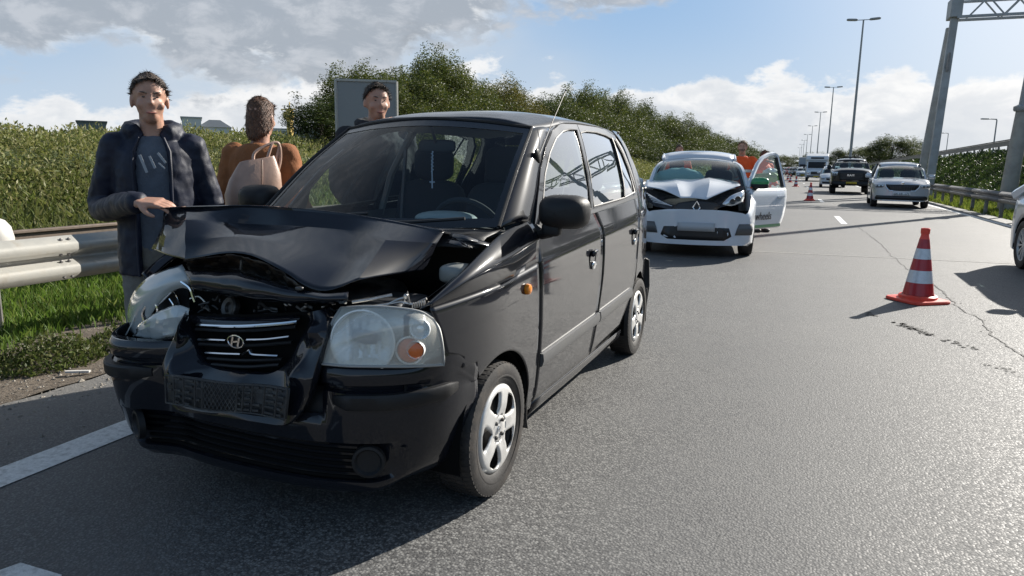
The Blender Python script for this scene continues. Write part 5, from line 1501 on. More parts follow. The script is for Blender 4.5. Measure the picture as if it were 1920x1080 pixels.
# second mast in front of the bank
Q = (6.95, 28.3)
ms = empty('steel_mast', (Q[0], Q[1], 0), 0, 'leaning pale steel mast rising from the bank at the right edge', 'mast')
tz = 15.0
B().tube([(0, 0, -.2), (.05, 0, 1.6), (.13, 0, 3.35)], [.27, .235, .215], 14).obj('base_tube', pmat('mast_base_dirty', (.30, .28, .24), .65, nz=.2, nscale=2, dirt=(.36, .34, .30), dirts=2.5, dirtf=.7), ms)
B().lathe([(.0, -.05), (.27, -.05), (.30, 0), (.30, .10), (.24, .13), (.18, .16)], 16, Matrix.Translation((.13, 0, 3.35))).obj('flange', M_POLEC, ms)
B().tube([(.13, 0, 3.45), (.62, 0, tz)], [.165, .12], 14).obj('mast', M_POLEC, ms)
# grey sign board seen from behind
Ps_ = px_dir(690).normalized() * 10.2
sb = empty('sign_board', (Ps_.x, Ps_.y, 0), math.radians(30), 'grey back of a roadside sign board behind the black car', 'sign')
zt = height_at(650, 150, (Ps_.x, Ps_.y))
B().box((0, 0, zt - .62), (.82, .03, 1.24)).obj('board', pmat('sign_back_grey', (.20, .21, .21), .5, metal=.2), sb, bevel=.004)
fr = B()
for a, c in (((-.41, zt), (.41, zt)), ((-.41, zt - 1.24), (.41, zt - 1.24)), ((-.41, zt), (-.41, zt - 1.24)), ((.41, zt), (.41, zt - 1.24))): fr.bar((a[0], -.02, a[1]), (c[0], -.02, c[1]), .03, .03)
fr.obj('frame', M_GALV, sb)
for s in (-.25, .25): B().tube([(s, .03, -.1), (s, .03, zt - .05)], .028, 8).obj('post', M_GALVD, sb)

# ------------------------------------------------------------------ far buildings on the left horizon
def building(px0, px1, py, d, name, label, wall, roofc, dep=14, roof=0.0, win=0):
    a = px_dir(px0).normalized() * d; c = px_dir(px1).normalized() * d
    z = height_at((px0 + px1) / 2, py, (a + c) / 2); w = (c - a).length; mid_ = (a + c) / 2
    ang = math.atan2((c - a).y, (c - a).x)
    r = empty(name, (mid_.x, mid_.y, 0), ang, label, 'building')
    B().box((0, dep / 2, (z - roof) / 2), (w, dep, z - roof)).obj('wall', wall, r)
    if roof:
        B().add([(-w / 2 - .3, -.4, z - roof), (w / 2 + .3, -.4, z - roof), (w / 2 + .3, dep + .4, z - roof), (-w / 2 - .3, dep + .4, z - roof), (-w / 2 + 2, dep / 2, z), (w / 2 - 2, dep / 2, z)], [(0, 1, 5, 4), (2, 3, 4, 5), (0, 4, 3), (1, 2, 5), (0, 3, 2, 1)]).obj('roof', roofc, r, smooth=False)
    else:
        B().box((0, dep / 2, z + .1), (w + .5, dep + .5, .25)).obj('roof', roofc, r)
    for k in range(win):
        B().box((-w / 2 + w * (k + .5) / win, -.03, (z - roof) * .72), (w / win * .55, .08, 1.2)).obj('window', pmat('far_window', (.05, .06, .07), .2) if k == 0 else bpy.data.materials['far_window'], r)
    return r
MW1 = pmat('far_wall_grey', (.30, .32, .34), .8); MW2 = pmat('far_wall_dark', (.10, .12, .13), .8); MR1 = pmat('far_roof_slate', (.06, .075, .09), .7); MW3 = pmat('far_wall_pale', (.42, .44, .45), .8)
building(152, 205, 229, 150, 'industrial_hall', 'low dark flat-roofed hall far off left of the man', MW2, MR1, win=4)
building(346, 382, 221, 170, 'industrial_hall', 'pale grey hall beside the man in the navy parka', MW3, MW1, win=3)
building(378, 436, 222, 172, 'house_block', 'dark-roofed building on the horizon between the two people', MW3, MR1, roof=1.9, win=5)
building(470, 640, 243, 210, 'industrial_hall', 'long pale low hall on the horizon right of the woman', MW3, MW1, win=9)
yt = px_dir(547).normalized() * 160
ytr = empty('yellow_crane', (yt.x, yt.y, 0), 0, 'yellow tower crane mast far off on the horizon', 'crane')
zt = height_at(547, 206, yt)
B().box((0, 0, zt / 2), (1.0, 1.0, zt)).obj('mast', pmat('crane_yellow', (.62, .42, .10), .6), ytr)
B().rbox((-.3, 0, zt - 1.2), (2.0, 1.8, 1.8), e=.5).obj('cab', bpy.data.materials['crane_yellow'], ytr)
B().tube([(0, 0, zt), (0, 0, zt + 1.6)], .12, 5).bar((-2.2, 0, zt + .1), (1.2, 0, zt + .1), .25, .25).obj('jib', bpy.data.materials['crane_yellow'], ytr)

# ------------------------------------------------------------------ other vehicles
def alloy_wheel(parent, c, r, w, spokes=10, mat=None, tread=False):
    sgn = 1 if c[0] > 0 else -1
    M = Matrix.Translation(c) @ Matrix.Rotation(PI / 2 * sgn, 4, 'Y')
    R = r * .68
    hub = B().lathe([(0, -w * .05), (R * .9, -w * .1), (R, w * .2), (R * 1.01, w * .38)], 28, M).obj('wheel', M_DSTEEL, parent, flip=True)
    tyre(hub, c, r, w, tread=tread)
    b = B()
    b.lathe([(R * .93, w * .30), (R * .96, w * .42), (R * 1.01, w * .42), (R * 1.02, w * .36)], 32, M)
    b.lathe([(0, w * .36), (R * .16, w * .36), (R * .20, w * .30)], 16, M)
    for k in range(spokes):
        a = 2 * PI * k / spokes
        for da in (-.07, .07):
            b.bar(M @ Vector((R * .15 * math.cos(a), R * .15 * math.sin(a), w * .31)), M @ Vector((R * .96 * math.cos(a + da), R * .96 * math.sin(a + da), w * .36)), R * .055, R * .08, M.to_3x3() @ Vector((0, 0, 1)))
    b.obj('rim', mat or M_SILV, hub, flip=True)
    return hub
M_TAILR = pmat('tail_lamp_red', (.35, .01, .008), .2, coat=.8)
M_LAMPC = pmat('headlight_clear', (.62, .66, .70), .10, metal=.6, coat=1.0)
M_DRL = pmat('daylight_strip', (.85, .87, .88), .2)
M_WING = glassmat('car_glass', (.62, .72, .72), 0.0, 0.8, haze=.01)
M_INT = pmat('cabin_dark', (.02, .021, .024), .9)

def gen_car(name, label, S_, X, Y, t, paintm, group=None, lod=0):
    """S_: dimension tables. local x = left, y = forward, origin at the middle of the car on the ground"""
    L, W, H = S_['L'], S_['W'], S_['H']; hl = L / 2; hw = W / 2
    root = empty(name, (X, Y, 0), t + PI, label, S_.get('cat', 'car'), group)
    r = S_['r']; ya, yb = hl - S_['fo'], -hl + S_['ro']
    ground_c = S_['gc']
    bow, bowr = S_.get('bow', .24), S_.get('bowr', .14)
    def wid(y): return hw * interp(y, [-hl, -hl + .12, -hl + .5, 0, hl - .7, hl - .25, hl - .05, hl], [.86, .95, .99, 1, .99, .96, .91, .86])
    def zs(y): return interp(y, [a for a, b_ in S_['shoulder']], [b_ for a, b_ in S_['shoulder']])
    def zt(y): return interp(y, [a for a, b_ in S_['top']], [b_ for a, b_ in S_['top']])
    def zb(y):
        z = interp(y, [-hl, -hl + .25, 0, hl - .3, hl], [ground_c + .10, ground_c, ground_c - .02, ground_c, ground_c + .04])
        return max(z, arch_z(y, ya, r * 1.15, r), arch_z(y, yb, r * 1.15, r))
    def bowed(x, y):
        f = sm(y, hl - .9, hl); fr = sm(-y, hl - .6, hl)
        return y - bow * f * (abs(x) / hw) ** 2.4 + bowr * fr * (abs(x) / hw) ** 2.4
    n = 90 if lod == 0 else 40
    rows = []
    for i in range(n + 1):
        y = -hl + L * i / n
        w, s, tp, b0 = wid(y), zs(y), zt(y), zb(y)
        tp = max(tp, s + .004)
        P = [(w * .90, b0), (w * .985, b0 + min(.05, (s - b0) * .2)), (w * 1.0, b0 + (s - b0) * .35), (w * 1.0, b0 + (s - b0) * .6), (w * .985, s - .08), (w * .955, s - .03), (w * .91, s), (w * .84, s + (tp - s) * .30), (w * .55, s + (tp - s) * .82), (w * .28, tp - (tp - s) * .03), (0, tp)]
        row = [Vector((x, bowed(x, y), z)) for x, z in P]
        row += [Vector((-p.x, p.y, p.z)) for p in row[:-1][::-1]]
        rows.append(row)
    b = B()
    skip = S_.get('open_hood')
    def keep(i, j):
        y = -hl + L * (i + .5) / n
        if y < S_['wsb'] + .06 and y > S_['rwb'] - .02 and 6 <= j <= 13: return False
        if skip and y > S_['wsb'] and 6 <= j <= 13: return False
        return True
    b.grid(rows, keep=keep)
    # end caps
    for i in (0, n):
        row = rows[i]; m = len(row)
        cap = []
        for k in range(m // 2): cap.append([row[k].lerp(row[m - 1 - k], u / 10) for u in range(11)])
        for q in cap:
            for p in q: p.y = bowed(p.x, (-hl if i == 0 else hl)) 
        b.grid(cap)
    body = b.obj('body', paintm, root, flip=True, ang=.7, merge=.002)
    def face(x, z, o=0.0):
        lean = S_.get('lean', .10) * sm(z, .55, 1.0)
        return Vector((x, hl + .004 - bow * (abs(x) / hw) ** 2.4 + o, z))
    def fpanel(pts, mat, name, o=.006, parent=None, nx=8, cat=None):
        """pts: list of (z, x0, x1) rows on the front face"""
        rws = [[face(x0 + (x1 - x0) * k / nx, z, o) for k in range(nx + 1)] for z, x0, x1 in pts]
        return B().grid(rws).obj(name, mat, parent or root, flip=True, solid=.01)
    # greenhouse
    wr, wb = S_['wr'] / 2, hw * .91
    y1, y2, y3, y4 = S_['wsb'], S_['wst'], S_['rwt'], S_['rwb']
    def roofz(y): return interp(y, [y3 - .25, y3, (y2 + y3) / 2, y2 - .45, y2 - .15, y2, y2 + .2], [H - .12, H - .06, H, H - .012, H - .06, H - .125, H - .19])
    rows = [[(s * wr * (1 - .04 * sm(abs(y - (y2 + y3) / 2), .5, 1.2)), y - .05 * s * s * sm(y, y2 - .4, y2) * 2, roofz(y) - .055 * abs(s) ** 2.5) for s in [-1 + i / 6 for i in range(13)]] for y in [y3 + (y2 - y3) * k / 10 for k in range(11)]]
    B().grid(rows).obj('roof', paintm, root, flip=True, solid=.02)
    zsb = zs(y1)
    ws = patch([[(s * wb * .95, y1 + .10 * (1 - s * s) + .02, zt(y1) * .5 + zs(y1) * .5 + .0 + (zt(y1) - zs(y1)) * .5 * (1 - s * s)) for s in (-1, -.5, 0, .5, 1)],
                [(s * (wb * .95 + wr * .97) / 2, (y1 + y2) / 2 + .075 * (1 - s * s), (zs(y1) + H) / 2 + .035) for s in (-1, -.5, 0, .5, 1)],
                [(s * wr * .96, y2 - .09 * s * s, roofz(y2) - .05 * s * s - .006) for s in (-1, -.5, 0, .5, 1)]], 4, 5)
    cut = int(len(ws) * .94)
    B().grid(ws[:cut]).obj('windscreen', M_WING, root, flip=True)
    B().grid(ws[cut - 1:]).obj('roof_header', paintm, root, flip=True, solid=.02)
    B().grid([[(s * wb * .93, y4 - .08 * (1 - s * s), zs(y4) + .01) for s in (-1, -.5, 0, .5, 1)], [(s * wr * .95, y3 - .02, H - .09) for s in (-1, -.5, 0, .5, 1)]]).obj('rear_window', M_WING, root, flip=True)
    for s in (1, -1):
        def sp_(y, v): # v 0 belt,1 roof
            z0, z1 = zs(y) + .0, roofz(min(max(y, y3), y2)) - .06
            return Vector((s * (wb + (wr - wb) * v), y, z0 + (z1 - z0) * v))
        g = B().grid([[sp_(a + (c - a) * k / 10, v) for k in range(11)] for v, a, c in ((0, y4 + .10, y1 - .10), (.5, (y3 + y4) / 2 + .08, (y1 + y2) / 2 - .08), (.93, y3 + .03, y2 - .06))])
        g.obj('side_window', M_WING, root, flip=True)
        A = [Vector((s * wb * .96, y1 + .02, zs(y1) + .005)), Vector((s * (wb + wr) * .487, (y1 + y2) / 2 - .02, (zs(y1) + H) / 2 + .01)), Vector((s * wr * .97, y2 - .14, roofz(y2) - .085))]
        B().tube(crom(A, 4), .038, 6).obj('pillar', paintm, root, flip=True)
        B().tube([sp_(y3 + .0, .97), sp_(y4 * .5 + y3 * .5, .5), sp_(y4 + .04, 0)], [.05, .07, .09], 6).obj('pillar', paintm, root, flip=True)
        B().tube([sp_((y1 + y4) / 2 - .1, 0), sp_((y2 + y3) / 2 - .05, .95)], .03, 6).obj('pillar', M_PLAST, root, flip=True)
        B().tube([sp_(y3 + (y2 - y3) * (.04 + .90 * k / 8), .985) for k in range(9)], .028 if S_.get('rails') else .020, 6).obj('roof_rail', paintm if not S_.get('rails') else M_PLAST, root, flip=True)
        # mirror
        if not (S_.get('open_door') and s > 0):
            mc = Vector((s * (hw + .10), y1 - .30, zs(y1) + .10))
            mm = B().rbox(mc, (.22, .13, .16 if not S_.get('bigm') else .26), e=.6).tube([mc, mc + Vector((-s * .14, .0, -.07))], .025)
            mm.obj('door_mirror', S_.get('mirror_mat', paintm), root, flip=True)
        for yy in (ya, yb):
            alloy_wheel(root, (s * (hw - S_['tw'] / 2 - .02), yy, r), r, S_['tw'], S_.get('spokes', 7), S_.get('rimm'))
            if lod == 0:
                rws = []
                for k in range(13):
                    a = -.2 + (PI + .4) * k / 12
                    rws.append([(s * x, yy + r * 1.13 * math.cos(a), r + r * 1.13 * math.sin(a)) for x in (hw - .45, hw - .03)])
                B().grid(rws).obj('wheel_arch_liner', M_DARK, root, flip=True)
    B().box((0, 0, ground_c + .12), (W * .62, L * .86, .12)).obj('floor_pan', M_DARK, root, flip=True)
    # cabin
    cb = B().box((0, (y1 + y4) / 2, zs(0) - .12), (W * .84, (y1 - y4) * .95, .05)); cb.obj('cabin_tray', M_INT, root, flip=True)
    B().rbox((0, y1 - .25, zs(y1) - .06), (W * .82, .5, .22), e=.4).obj('dashboard', M_INT, root, flip=True)
    for s in (1, -1):
        for yy in (y1 - 1.0, y1 - 1.9):
            if yy > y4 + .1: B().rbox((s * .36, yy, zs(0) + .08), (.44, .14, .44), e=.45).rbox((s * .36, yy - .02, zs(0) + .36), (.24, .10, .18), e=.6).obj('seat', M_SEAT, root, flip=True)
    sc = B(); c0 = Vector((.36, y1 - .52, zs(y1) + .0))
    sc.tube([c0 + Vector((.18 * math.cos(2 * PI * k / 20), .04 * math.sin(2 * PI * k / 20), .17 * math.sin(2 * PI * k / 20))) for k in range(20)], .014, 6, closed=True).obj('steering_wheel', M_INT, root, flip=True)
    return root, face, fpanel, dict(zs=zs, zt=zt, wid=wid, bowed=bowed, hl=hl, hw=hw, y1=y1)

def hlamp(root, fp_face, pts, parent_mat, name='headlight', o=.008, strip=True):
    """pts: outline rows (z, x_in, x_out) for the left side; mirrored too"""
    for s in (1, -1):
        rws = [[fp_face(s * (a + (c - a) * k / 6), z, o) for k in range(7)] for z, a, c in pts]
        h = B().grid(rws).obj(name, M_LAMPC, root, flip=True, solid=.02)
        ia = [fp_face(s * (pts[0][1] * (1 - u) + pts[0][2] * u), pts[0][0] - .012, o + .012) for u in (0, .5, 1)]
        if strip: B().tube(ia, .010, 5).obj('light_strip', M_DRL, h, flip=True)
        zc = (pts[0][0] + pts[-1][0]) / 2; xa = (pts[1][1] + pts[1][2]) / 2
        for dx in (-.05, .06):
            B().lathe([(.035, 0), (.033, .006), (.02, -.004), (0, -.004)], 14, Matrix.Translation(fp_face(s * (xa + dx), zc - .01, o + .014)) @ Matrix.Rotation(-PI / 2, 4, 'X')).obj('lamp_bowl', M_DSTEEL, h, flip=True)

M_WHITEP = paint('white_paint', (.60, .63, .67), flake=.0, rough=.35, dust=.03)
M_SILVP = paint('silver_paint', (.50, .52, .55), flake=.15, rough=.32, dust=.05, metal=.35)
M_PEARL = paint('pale_silver_paint', (.60, .62, .64), flake=.1, rough=.32, dust=.05, metal=.25)
M_BLK2 = paint('gloss_black_paint', (.008, .009, .011), flake=.1, rough=.3, dust=.06)
M_REDP = paint('red_paint', (.40, .03, .025), flake=.1, rough=.3, dust=.03)
M_GREYP = paint('grey_paint', (.16, .17, .19), flake=.1, rough=.3, dust=.03, metal=.3)
M_MESH = pmat('grille_black', (.012, .012, .013), .4)
M_PLATEY = pmat('plate_yellow', (.62, .44, .03), .5)
M_PLATEW = pmat('plate_white', (.66, .66, .64), .5)
M_INK = pmat('plate_ink', (.01, .01, .012), .6)
M_GREEN = pmat('vivid_green', (.012, .22, .07), .35, coat=.6)

FONT5 = {'G': '01110100001000010011100011000101110', 'M': '10001110111010110101100011000110001', 'X': '10001100010101000100010101000110001', 'R': '11110100011000111110101001001010001', '1': '00100011000010000100001000010001110', '7': '11111000010001000100010000100001000', '8': '01110100011000101110100011000101110', '0': '01110100011001110101110011000101110', 'K': '10001100101010011000101001001010001', 'A': '01110100011000111111100011000110001', 'T': '11111001000010000100001000010000100', 'Z': '11111000010001000100010001000011111', '5': '11111100001111000001000011000101110', '-': '00000000000000011111000000000000000', ' ': '0' * 35, 'H': '10001100011000111111100011000110001', '9': '01110100011000101111000010001001100', 'J': '00111000100001000010000101001001100'}
def dotted(text, place, w, h, mat, name, parent, flip=True, th=.003):
    """letters from small blocks; place(u,v,d) gives a point on the carrier, u across 0..1, v up 0..1"""
    b = B(); n = len(text)
    for i, ch in enumerate(text):
        bm_ = FONT5[ch]
        for rr in range(7):
            c = 0
            while c < 5:
                if bm_[rr * 5 + c] == '1':
                    c2 = c
                    while c2 < 4 and bm_[rr * 5 + c2 + 1] == '1': c2 += 1
                    u0 = (i + .08 + c * .168) / n; u1 = (i + .08 + (c2 + 1) * .168) / n
                    v1 = 1 - rr / 7; v0 = 1 - (rr + 1) / 7
                    b.add([place(u0, v0, th), place(u1, v0, th), place(u1, v1, th), place(u0, v1, th)], [(0, 1, 2, 3)])
                    c = c2
                c += 1
    o = b.obj(name, mat, parent, flip=flip, smooth=False); return o

# ---- white electric hatchback behind the black car
ZOE = dict(L=4.08, W=1.74, H=1.60, r=.315, tw=.195, fo=.84, ro=.65, gc=.17, bow=.30, wr=1.16,
           wsb=.98, wst=.30, rwt=-1.25, rwb=-1.85,
           shoulder=[(-2.04, .86), (-1.9, .98), (-1.2, 1.02), (0, .98), (1.0, .95), (1.5, .86), (1.85, .76), (2.04, .66)],
           top=[(-2.04, .88), (-1.9, 1.00), (.9, .98), (1.0, 1.02), (1.5, .95), (1.85, .83), (2.04, .72)], open_hood=True, open_door=True, spokes=5)
ZX, ZY, ZT = -1.43, 12.40, .125
zoe, zface, zpanel, zi = gen_car('electric_hatchback', 'white hatchback with peaked crumpled bonnet, open door and green mirror', ZOE, ZX, ZY, ZT, M_WHITEP)
def zl(px, py, wy):
    """white-car local point on the sight line at world depth wy"""
    d = c_fw + c_r * ((px - 960) / CAM_F) - c_up * ((py - 540) / CAM_F)
    P = Vector((0, 0, CAM_H)) + d * (wy / d.y)
    q = P - Vector((ZX, ZY, 0)); l = Vector((math.cos(ZT), math.sin(ZT), 0)); f = Vector((math.sin(ZT), -math.cos(ZT), 0))
    return Vector((q.dot(l), q.dot(f), q.z))
hz = [[zl(1212, 337, 11.55), zl(1240, 337, 11.5), zl(1268, 335, 11.45), zl(1298, 336, 11.45), zl(1330, 333, 11.5), (zl(1356, 336, 11.6)), zl(1384, 341, 11.75)],
      [zl(1210, 342, 11.2), zl(1242, 345, 11.15), zl(1270, 348, 11.05), zl(1298, 354, 11.10), zl(1330, 346, 11.1), zl(1356, 347, 11.25), zl(1386, 344, 11.45)],
      [zl(1209, 349, 11.0), zl(1243, 356, 10.95), zl(1277, 371, 10.75), zl(1300, 371, 10.85), zl(1324, 374, 10.75), zl(1353, 361, 11.0), zl(1388, 347, 11.25)]]
b = B()
for a, c in ((0, 3), (2, 5), (4, 7)):
    b.grid(patch([r[a:c] for r in hz], 5, 6))
b.obj('bonnet', M_WHITEP, zoe, flip=True, solid=.006, ang=.3)
B().grid(patch([[zl(1206, 352, 11.3), zl(1300, 372, 11.2), zl(1395, 350, 11.4)], [zl(1212, 374, 11.0), zl(1302, 388, 10.9), zl(1392, 366, 11.2)], [zl(1228, 387, 10.9), zl(1306, 400, 10.8), zl(1380, 380, 11.0)]], 6, 4)).obj('engine_bay', pmat('engine_dark', (.035, .036, .04), .6, nz=.6, nscale=20), zoe, flip=True)
for k in range(5): B().tube([zl(1212 + 3 * k, 362 + 4 * k, 10.8), zl(1240 + 5 * k, 378 + 2 * k, 10.72)], .006, 5).obj('torn_lamp_strip', M_WHITEP, zoe, flip=True)
# right lamp still in place
lg = patch([[zl(1357, 379, 10.52), zl(1372, 366, 10.62), zl(1395, 357, 10.80)], [zl(1355, 382, 10.50), zl(1375, 375, 10.58), zl(1396, 366, 10.78)], [zl(1357, 384, 10.50), zl(1374, 386, 10.58), zl(1393, 379, 10.76)]], 4, 4)
lo = B().grid(lg).obj('headlight', M_LAMPC, zoe, flip=True, solid=.02)
for a in ((1384, 373, 10.62), (1374, 378, 10.54)): B().lathe([(.04, 0), (.038, .01), (.02, -.0), (0, 0)], 14, Matrix.Translation(zl(*a)) @ Matrix.Rotation(-PI / 2, 4, 'X')).obj('lamp_bowl', M_DSTEEL, lo, flip=True)
zpanel([(.50, -.18, .18), (.46, -.46, .46), (.34, -.50, .50), (.28, -.40, .40)], M_MESH, 'lower_grille', -.002)
zpanel([(.53, -.26, .26), (.41, -.26, .26)], pmat('blank_plate', (.40, .41, .42), .6), 'number_plate', .02)
for s in (1, -1):
    zpanel([(.52, s * .60, s * .78), (.44, s * .57, s * .80), (.36, s * .55, s * .79)], M_PLASG, 'fog_recess', .004)
# diamond badge
dm = B(); c0 = zl(1306, 389, 10.50)
dm.tube([c0 + Vector(p) for p in ((0, 0, .085), (.052, 0, 0), (0, 0, -.085), (-.052, 0, 0))], .012, 6, closed=True)
dm.obj('badge', M_CHROME, zoe, flip=True)
B().grid(patch([[zl(1272, 380, 10.56), zl(1306, 376, 10.56), zl(1340, 380, 10.56)], [zl(1262, 390, 10.54), zl(1306, 393, 10.54), zl(1350, 388, 10.56)], [zl(1290, 402, 10.52), zl(1306, 404, 10.52), zl(1324, 402, 10.54)]], 4, 4)).obj('grille', M_MESH, zoe, flip=True, solid=.01)
# inflated airbag
ab = B(); rows = []
for i in range(11):
    ph = -PI / 2 + PI * i / 10; row = []
    for j in range(18):
        th = 2 * PI * j / 18; d = Vector((math.cos(ph) * math.cos(th), math.cos(ph) * math.sin(th), math.sin(ph)))
        row.append(Vector((.40 * d.x - .30, .16 * d.y + .62, .17 * d.z + 1.13 + .03 * noise.noise(d * 4))))
    rows.append(row)
ab.grid(rows, closed=True); ab.obj('airbag', pmat('airbag_cloth', (.42, .60, .58), .8), zoe, flip=True)
# open front door, hinged at the A pillar
hx, hy, oa = .80, 1.02, math.radians(35)
def dr(u, z, o=0.0):   # u metres back from the hinge along the door
    d = Vector((math.sin(oa), -math.cos(oa), 0)); n = Vector((math.cos(oa), math.sin(oa), 0))
    bulge = -.05 * ((z - .62) / .45) ** 2 if z < 1.0 else -.06 - .32 * (z - 1.0)
    return Vector((hx, hy, z)) + d * u + n * (bulge + o)
dz_ = [.37, .42, .55, .72, .87, .97, 1.01]
def u1(z): return interp(z, [.37, .55, .8, 1.01], [.93, 1.02, 1.09, 1.10])
door = B().grid([[dr(u1(z) * k / 14, z, .02) for k in range(15)] for z in dz_])
dro = door.obj('open_door', M_WHITEP, zoe, flip=True, solid=.09, offs=-1)
fz = [(0, 1.01), (.10, 1.10), (.26, 1.24), (.44, 1.385), (.62, 1.48), (.80, 1.53), (1.0, 1.545), (1.08, 1.525), (1.11, 1.33), (1.10, 1.13), (1.10, 1.01)]
B().tube([dr(u, z, .0) for u, z in fz], .034, 6).obj('window_frame', M_WHITEP, dro, flip=True)
B().tube([dr(1.045, z, .01) for z in (1.02, 1.24, 1.49)], .03, 6).obj('frame_seal', M_PLAST, dro, flip=True)
rr1 = [[dr(u, 1.01, 0), dr(u, 1.01 + (interp(u, [a for a, z in fz[:8]], [z for a, z in fz[:8]]) - 1.01) * .95, 0)] for u in [.08 + 1.0 * k / 10 for k in range(11)]]
B().grid(rr1).obj('door_window', M_WING, dro, flip=True)
B().grid([[dr(.01 + .93 * k / 10, z, .024) for k in range(11)] for z in (.385, .435)]).obj('green_stripe', M_GREEN, dro, flip=True)
B().bar(dr(.80, .86, .03), dr(1.0, .87, .03), .02, .03).obj('door_handle', M_WHITEP, dro, flip=True)
mc = dr(.14, 1.10, .15)
mo = B().rbox(mc, (.26, .14, .15), e=.6, rot=(0, 0, .2)).obj('door_mirror', M_GREEN, dro, flip=True)
B().rbox(mc + Vector((0, .0, -.05)), (.262, .142, .09), e=.55, rot=(0, 0, .2)).tube([mc, dr(.12, .985, .02)], .03).obj('mirror_foot', M_PLAST, mo, flip=True)
# lettering on the door, real text
def real_text(txt, size, name, mat, parent, M, ext=.002, shear=0.0):
    cu = bpy.data.curves.new(name, 'FONT'); cu.body = txt; cu.size = size; cu.extrude = ext; cu.shear = shear
    cu.space_character = 1.0
    ob = bpy.data.objects.new(name + '_tmp', cu); COL.objects.link(ob)
    bpy.context.view_layer.update()
    me = bpy.data.meshes.new_from_object(ob.evaluated_get(bpy.context.evaluated_depsgraph_get()))
    bpy.data.objects.remove(ob); bpy.data.curves.remove(cu)
    me.name = name; me.materials.clear(); me.materials.append(mat)
    o = bpy.data.objects.new(name, me); COL.objects.link(o); o.parent = parent; o.matrix_local = M
    return o
def fl(v): return Vector((-v[0], v[1], v[2]))
# text plane on the door: x axis runs away from the hinge, up is z
ex = (fl(dr(.9, .53, .026)) - fl(dr(.0, .53, .026))).normalized(); ez = Vector((0, 0, 1)); en = ex.cross(ez)
o0 = fl(dr(.12, .515, .034))
Mt = Matrix((ex, ez, en)).transposed().to_4x4(); Mt.translation = o0
real_text('wheels', .175, 'door_lettering', M_INK, dro, Mt, .002, .12)
bun = crumple((0, 0, 0), .16, 'plastic_sheet', 'x', pmat('sheet_green', (.10, .20, .03), .4, nz=.5, nscale=8), 3)
bun.scale = (1.5, .7, .75); P_ = px_dir(1441).normalized() * 13.1; bun.location = (P_.x, P_.y, 1.10); bun['label'] = 'crumpled green sheet seen through the open door window'; bun['category'] = 'sheet'
bun2 = crumple((0, 0, 0), .13, 'plastic_sheet', 'x', pmat('sheet_white', (.62, .66, .62), .4), 7)
bun2.scale = (1.1, .7, .8); P_ = px_dir(1447).normalized() * 13.3; bun2.location = (P_.x, P_.y, 1.20); bun2['label'] = 'crumpled white sheet lying on top of the green sheet'; bun2['category'] = 'sheet'

# ---- silver crossover in the queue
KAM = dict(L=4.24, W=1.86, H=1.63, r=.34, tw=.21, fo=.84, ro=.75, gc=.22, bow=.26, wr=1.34, wsb=.88, wst=.18, rwt=-1.45, rwb=-1.95,
           shoulder=[(-2.12, .95), (-1.9, 1.04), (0, 1.02), (.9, 1.0), (1.6, .95), (1.95, .87), (2.12, .80)], top=[(-2.12, .96), (-1.9, 1.05), (.85, 1.03), (.95, 1.07), (1.6, 1.02), (1.95, .94), (2.12, .84)], rails=True, spokes=10)
P_ = px_dir(1703).normalized() * 28.3
sk, sf, spn, si = gen_car('crossover_car', 'silver crossover with white number plate leading the right-hand queue', KAM, P_.x, P_.y + 2.1, -.05, M_SILVP, 'cars queueing in the right lane')
gp_ = spn([(.82, -.52, .52), (.74, -.50, .50), (.64, -.40, .40), (.61, -.36, .36)], M_MESH, 'grille', .012)
B().tube([sf(x, z, .022) for x, z in ((-.54, .83), (-.50, .72), (-.40, .61), (.40, .61), (.50, .72), (.54, .83))], .012, 6).obj('grille_surround', M_CHROME, gp_, flip=True)
for k in range(13): B().bar(sf(-.45 + .075 * k, .80, .024), sf(-.42 + .070 * k, .63, .024), .010, .010).obj('grille_bar', M_DSTEEL, gp_, flip=True)
hlamp(sk, sf, [(.83, .56, .86), (.77, .57, .86), (.70, .60, .84)], None, 'headlight')
spn([(.43, -.78, .78), (.36, -.82, .82), (.29, -.80, .80)], M_MESH, 'lower_grille', .012)
spn([(.27, -.74, .74), (.24, -.70, .70)], M_SILV, 'skid_plate', .022)
pl_ = spn([(.555, -.26, .26), (.445, -.26, .26)], M_PLATEW, 'number_plate', .03)
dotted('GM KR 171', lambda u, v, d: sf(-.235 + .47 * (1 - u) if False else -.235 + .47 * u, .465 + .07 * v, .032 + d), .4, .08, M_INK, 'plate_characters', pl_)
B().lathe([(.05, 0), (.05, .01), (.03, .014), (0, .014)], 18, Matrix.Translation(sf(0, .88, .01)) @ Matrix.Rotation(-PI / 2, 4, 'X')).obj('badge', M_CHROME, sk, flip=True)

# ---- black pickup truck
RAM = dict(L=5.8, W=2.06, H=1.93, r=.42, tw=.29, fo=1.0, ro=1.25, gc=.42, bow=.12, bowr=.05, wr=1.42, wsb=1.12, wst=.55, rwt=-.85, rwb=-1.0,
           shoulder=[(-2.9, 1.36), (-1, 1.36), (0, 1.34), (1.1, 1.32), (2.2, 1.26), (2.75, 1.20), (2.9, 1.12)], top=[(-2.9, 1.365), (-1.0, 1.37), (1.05, 1.38), (1.2, 1.45), (2.3, 1.40), (2.75, 1.30), (2.9, 1.16)], bigm=True, spokes=6, cat='pickup', mirror_mat=M_PLAST)
P_ = px_dir(1604).normalized() * 42
rm, rf, rpn, ri_ = gen_car('pickup_truck', 'big black pickup truck with yellow number plate beside the silver crossover', RAM, P_.x, P_.y + 2.9, -.04, M_BLK2, 'cars queueing in the right lane')
gp_ = rpn([(1.22, -.62, .62), (1.10, -.66, .66), (.80, -.62, .62), (.74, -.58, .58)], M_MESH, 'grille', .02)
